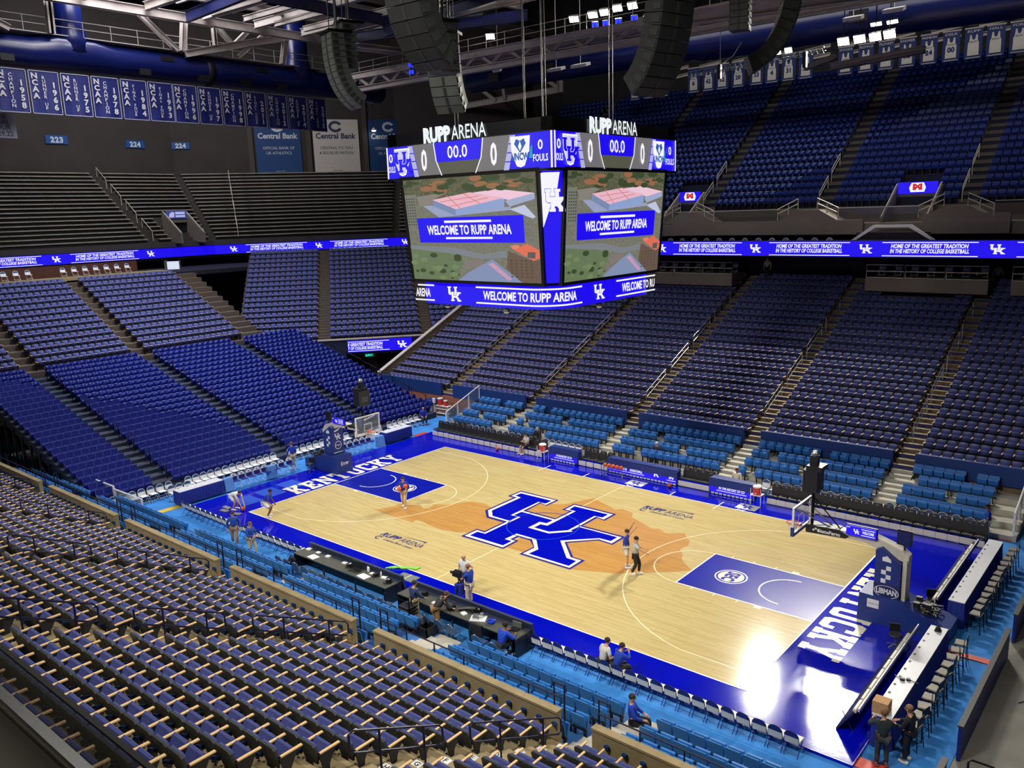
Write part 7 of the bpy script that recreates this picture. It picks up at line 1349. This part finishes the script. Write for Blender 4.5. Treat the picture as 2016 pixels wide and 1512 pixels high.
FOLK = [
 ((-15.3, -7.85, 0), yaw(1, .2), 'player in white shirt and white shorts bending down toward the ball', WHT, WHT, dict(pose='crouch', lean=1.25, lh=(-.1, .62, .3), rh=(.1, .62, .28), shorts=True, short=True)),
 ((-12.8, -7.4, 0), yaw(1, .7), 'player in blue shirt and white shorts leaning forward at the court corner', ROY, WHT, dict(pose='crouch', lean=.55, lh=(-.16, .3, .72), rh=(.16, .3, .72), shorts=True, short=True, skin=M_skin2, hair=(24, 20, 18))),
 ((-10.9, -10.6, -.1), yaw(1, -.6), 'man in blue jacket with white lanyard walking behind the sideline chairs', (30, 74, 160), (152, 124, 96), dict(pose='walk')),
 ((-8.95, -10.9, -.1), yaw(1, .2), 'man in blue jacket and khaki trousers looking down at his hands', (26, 70, 164), KHA, dict(pose='walk', lh=(-.08, .32, 1.12), rh=(.08, .32, 1.14), hair=(110, 80, 52))),
 ((-7.75, -2.25, 0), yaw(.6, -1), 'man in blue pullover carrying two basketballs across the left lane', (34, 52, 150), KHA, dict(pose='walk', lh=(-.2, .28, 1.08), rh=(.22, .26, 1.3))),
 ((-19.2, -1.25, -.1), yaw(-1, .3), 'man in blue sweater seen from behind beside the far hoop', ROY, KHA, dict(hair=(120, 86, 56), lh=(-.3, .1, .85), rh=(.28, .2, .9))),
 ((-20.4, 11.5, -.1), yaw(.9, -.6), 'bald man in blue blazer and black trousers sitting in the far corner', (26, 48, 160), BLK, dict(pose='sit', bald=True, shoes=BLK)),
 ((-8.5, 10.4, -.1), yaw(1, -.3), 'man in dark coat standing behind the left bench', BLK, BLK, dict(bald=True, shoes=BLK)),
 ((-8.75, 9.55, 0), yaw(-.3, -1), 'player in grey shirt sitting on the left bench, leg up', GRY, BLK, dict(pose='sit', shorts=True, short=True, lh=(-.08, .3, .85), rh=(.1, .32, .85))),
 ((-.65, 12.35, .0), yaw(.1, -1), 'white-haired man in dark suit seated among the light blue seats', (32, 38, 66), (32, 38, 66), dict(pose='sit', hair=(220, 216, 210), shoes=BLK)),
 ((5.5, 10.5, -.1), yaw(0, -1), 'person in cream top seated behind the right courtside screen', (226, 214, 196), BLK, dict(pose='sit', hair=(110, 60, 36))),
 ((6.05, -1.75, 0), yaw(1, .5), 'player in blue shirt and white shorts with both arms raised to shoot', (34, 64, 168), WHT, dict(lh=(-.12, .28, 2.02), rh=(.16, .42, 1.95), shorts=True, short=True)),
 ((6.8, -2.2, 0), yaw(1, .6), 'man in grey shirt and black trousers reaching out beside the shooter', (188, 196, 188), BLK, dict(pose='walk', short=True, lh=(-.1, .4, 1.2), rh=(.2, .46, 1.1), hair=(40, 32, 28))),
 ((2.05, -7.9, 0), yaw(.2, -1), 'bald official in white polo shirt standing at the sideline', (214, 216, 220), (40, 40, 66), dict(short=True, bald=True, shoes=BLK, lh=(-.36, .1, .95))),
 ((2.9, -8.55, 0), yaw(-1, -.1), 'woman in blue shirt and khaki trousers at the video camera', (26, 66, 172), (206, 190, 164), dict(short=True, hair=(150, 100, 66), lh=(-.1, .42, 1.1), rh=(.12, .42, 1.12))),
 ((2.05, -10.75, -.1), yaw(.2, 1), 'man in navy jacket and khaki trousers at the scorer table, back to us', (40, 58, 104), (172, 156, 118), dict(lh=(-.2, .34, 1.0), rh=(.2, .34, 1.0))),
 ((3.2, -10.75, -.1), yaw(.5, 1), 'man in black shirt and tan trousers bent over the scorer table', (46, 48, 50), (158, 122, 78), dict(lean=.8, lh=(-.1, .66, .86), rh=(.16, .66, .86), hair=(90, 56, 36))),
 ((6.5, -10.75, -.1), yaw(.1, 1), 'seated man in blue jacket with white stripes at the scorer table', (22, 66, 190), BLK, dict(pose='sit', lean=.3, hair=(34, 26, 24), skin=M_skin2, lh=(-.22, .5, .84), rh=(.22, .5, .84))),
 ((10.0, -9.5, -.1), yaw(.4, 1), 'person in light grey shirt sitting on the near sideline chairs', (206, 206, 204), BLK, dict(pose='sit', short=True, lean=.25)),
 ((10.55, -9.5, -.1), yaw(.5, 1), 'person in blue shirt holding a phone on the near sideline chairs', (24, 66, 176), BLK, dict(pose='sit', lean=.3, lh=(-.05, .42, 1.0), rh=(.08, .42, 1.02))),
 ((13.0, -12.35, .38), yaw(1, .5), 'person in blue top sitting alone in the light blue near seats', (20, 60, 180), BLK, dict(pose='sit', lean=-.15)),
 ((18.85, -8.75, -.1), yaw(-.5, 1), 'man in black vest over blue sleeves reading a paper at the near end table', (50, 54, 54), (64, 62, 58), dict(lh=(-.2, .38, 1.3), rh=(.1, .36, 1.32), hair=(124, 88, 66), shoes=(120, 60, 60))),
 ((19.35, -8.1, -.1), yaw(-1, .1), 'man in black jacket with lanyard looking down by the near end table', (32, 33, 36), (34, 34, 36), dict(lh=(-.1, .34, 1.1), rh=(.1, .36, 1.12), hair=(140, 104, 76))),
 ((17.8, 10.35, 0), yaw(-1, -.1), 'person in blue shirt and light shorts standing at the far bench end', (28, 74, 180), (206, 206, 200), dict(shorts=True, short=True, skin=M_skin2, hair=(28, 22, 20))),
 ((12.4, 32.0, 8.9), yaw(.1, -1), 'guard in black jacket and khaki trousers on the far stairs', BLK, (176, 150, 100), dict(lh=(-.1, .26, 1.05), rh=(.1, .26, 1.05), bald=True, shoes=BLK)),
 ((13.3, 33.9, 9.25), yaw(0, -1), 'man in white shirt and dark jacket near the far guard', (200, 200, 204), BLK, dict(shoes=BLK)),
 ((-2.7, 33.0, 9.6), yaw(0, -1), 'usher in light shirt under the far ribbon board', (190, 186, 186), BLK, dict(hair=(60, 50, 44), shoes=BLK))]
for loc, yw, lab, sh, pa, kw in FOLK: person(loc, yw, lab, sh, pa, **kw)
for loc, lab in (((-7.72, -2.56, 1.16), 'orange basketball held low by the man in blue pullover'), ((-7.4, -2.42, 1.36), 'orange basketball held high by the man in blue pullover')): ball(loc, lab, 'carried basketballs')
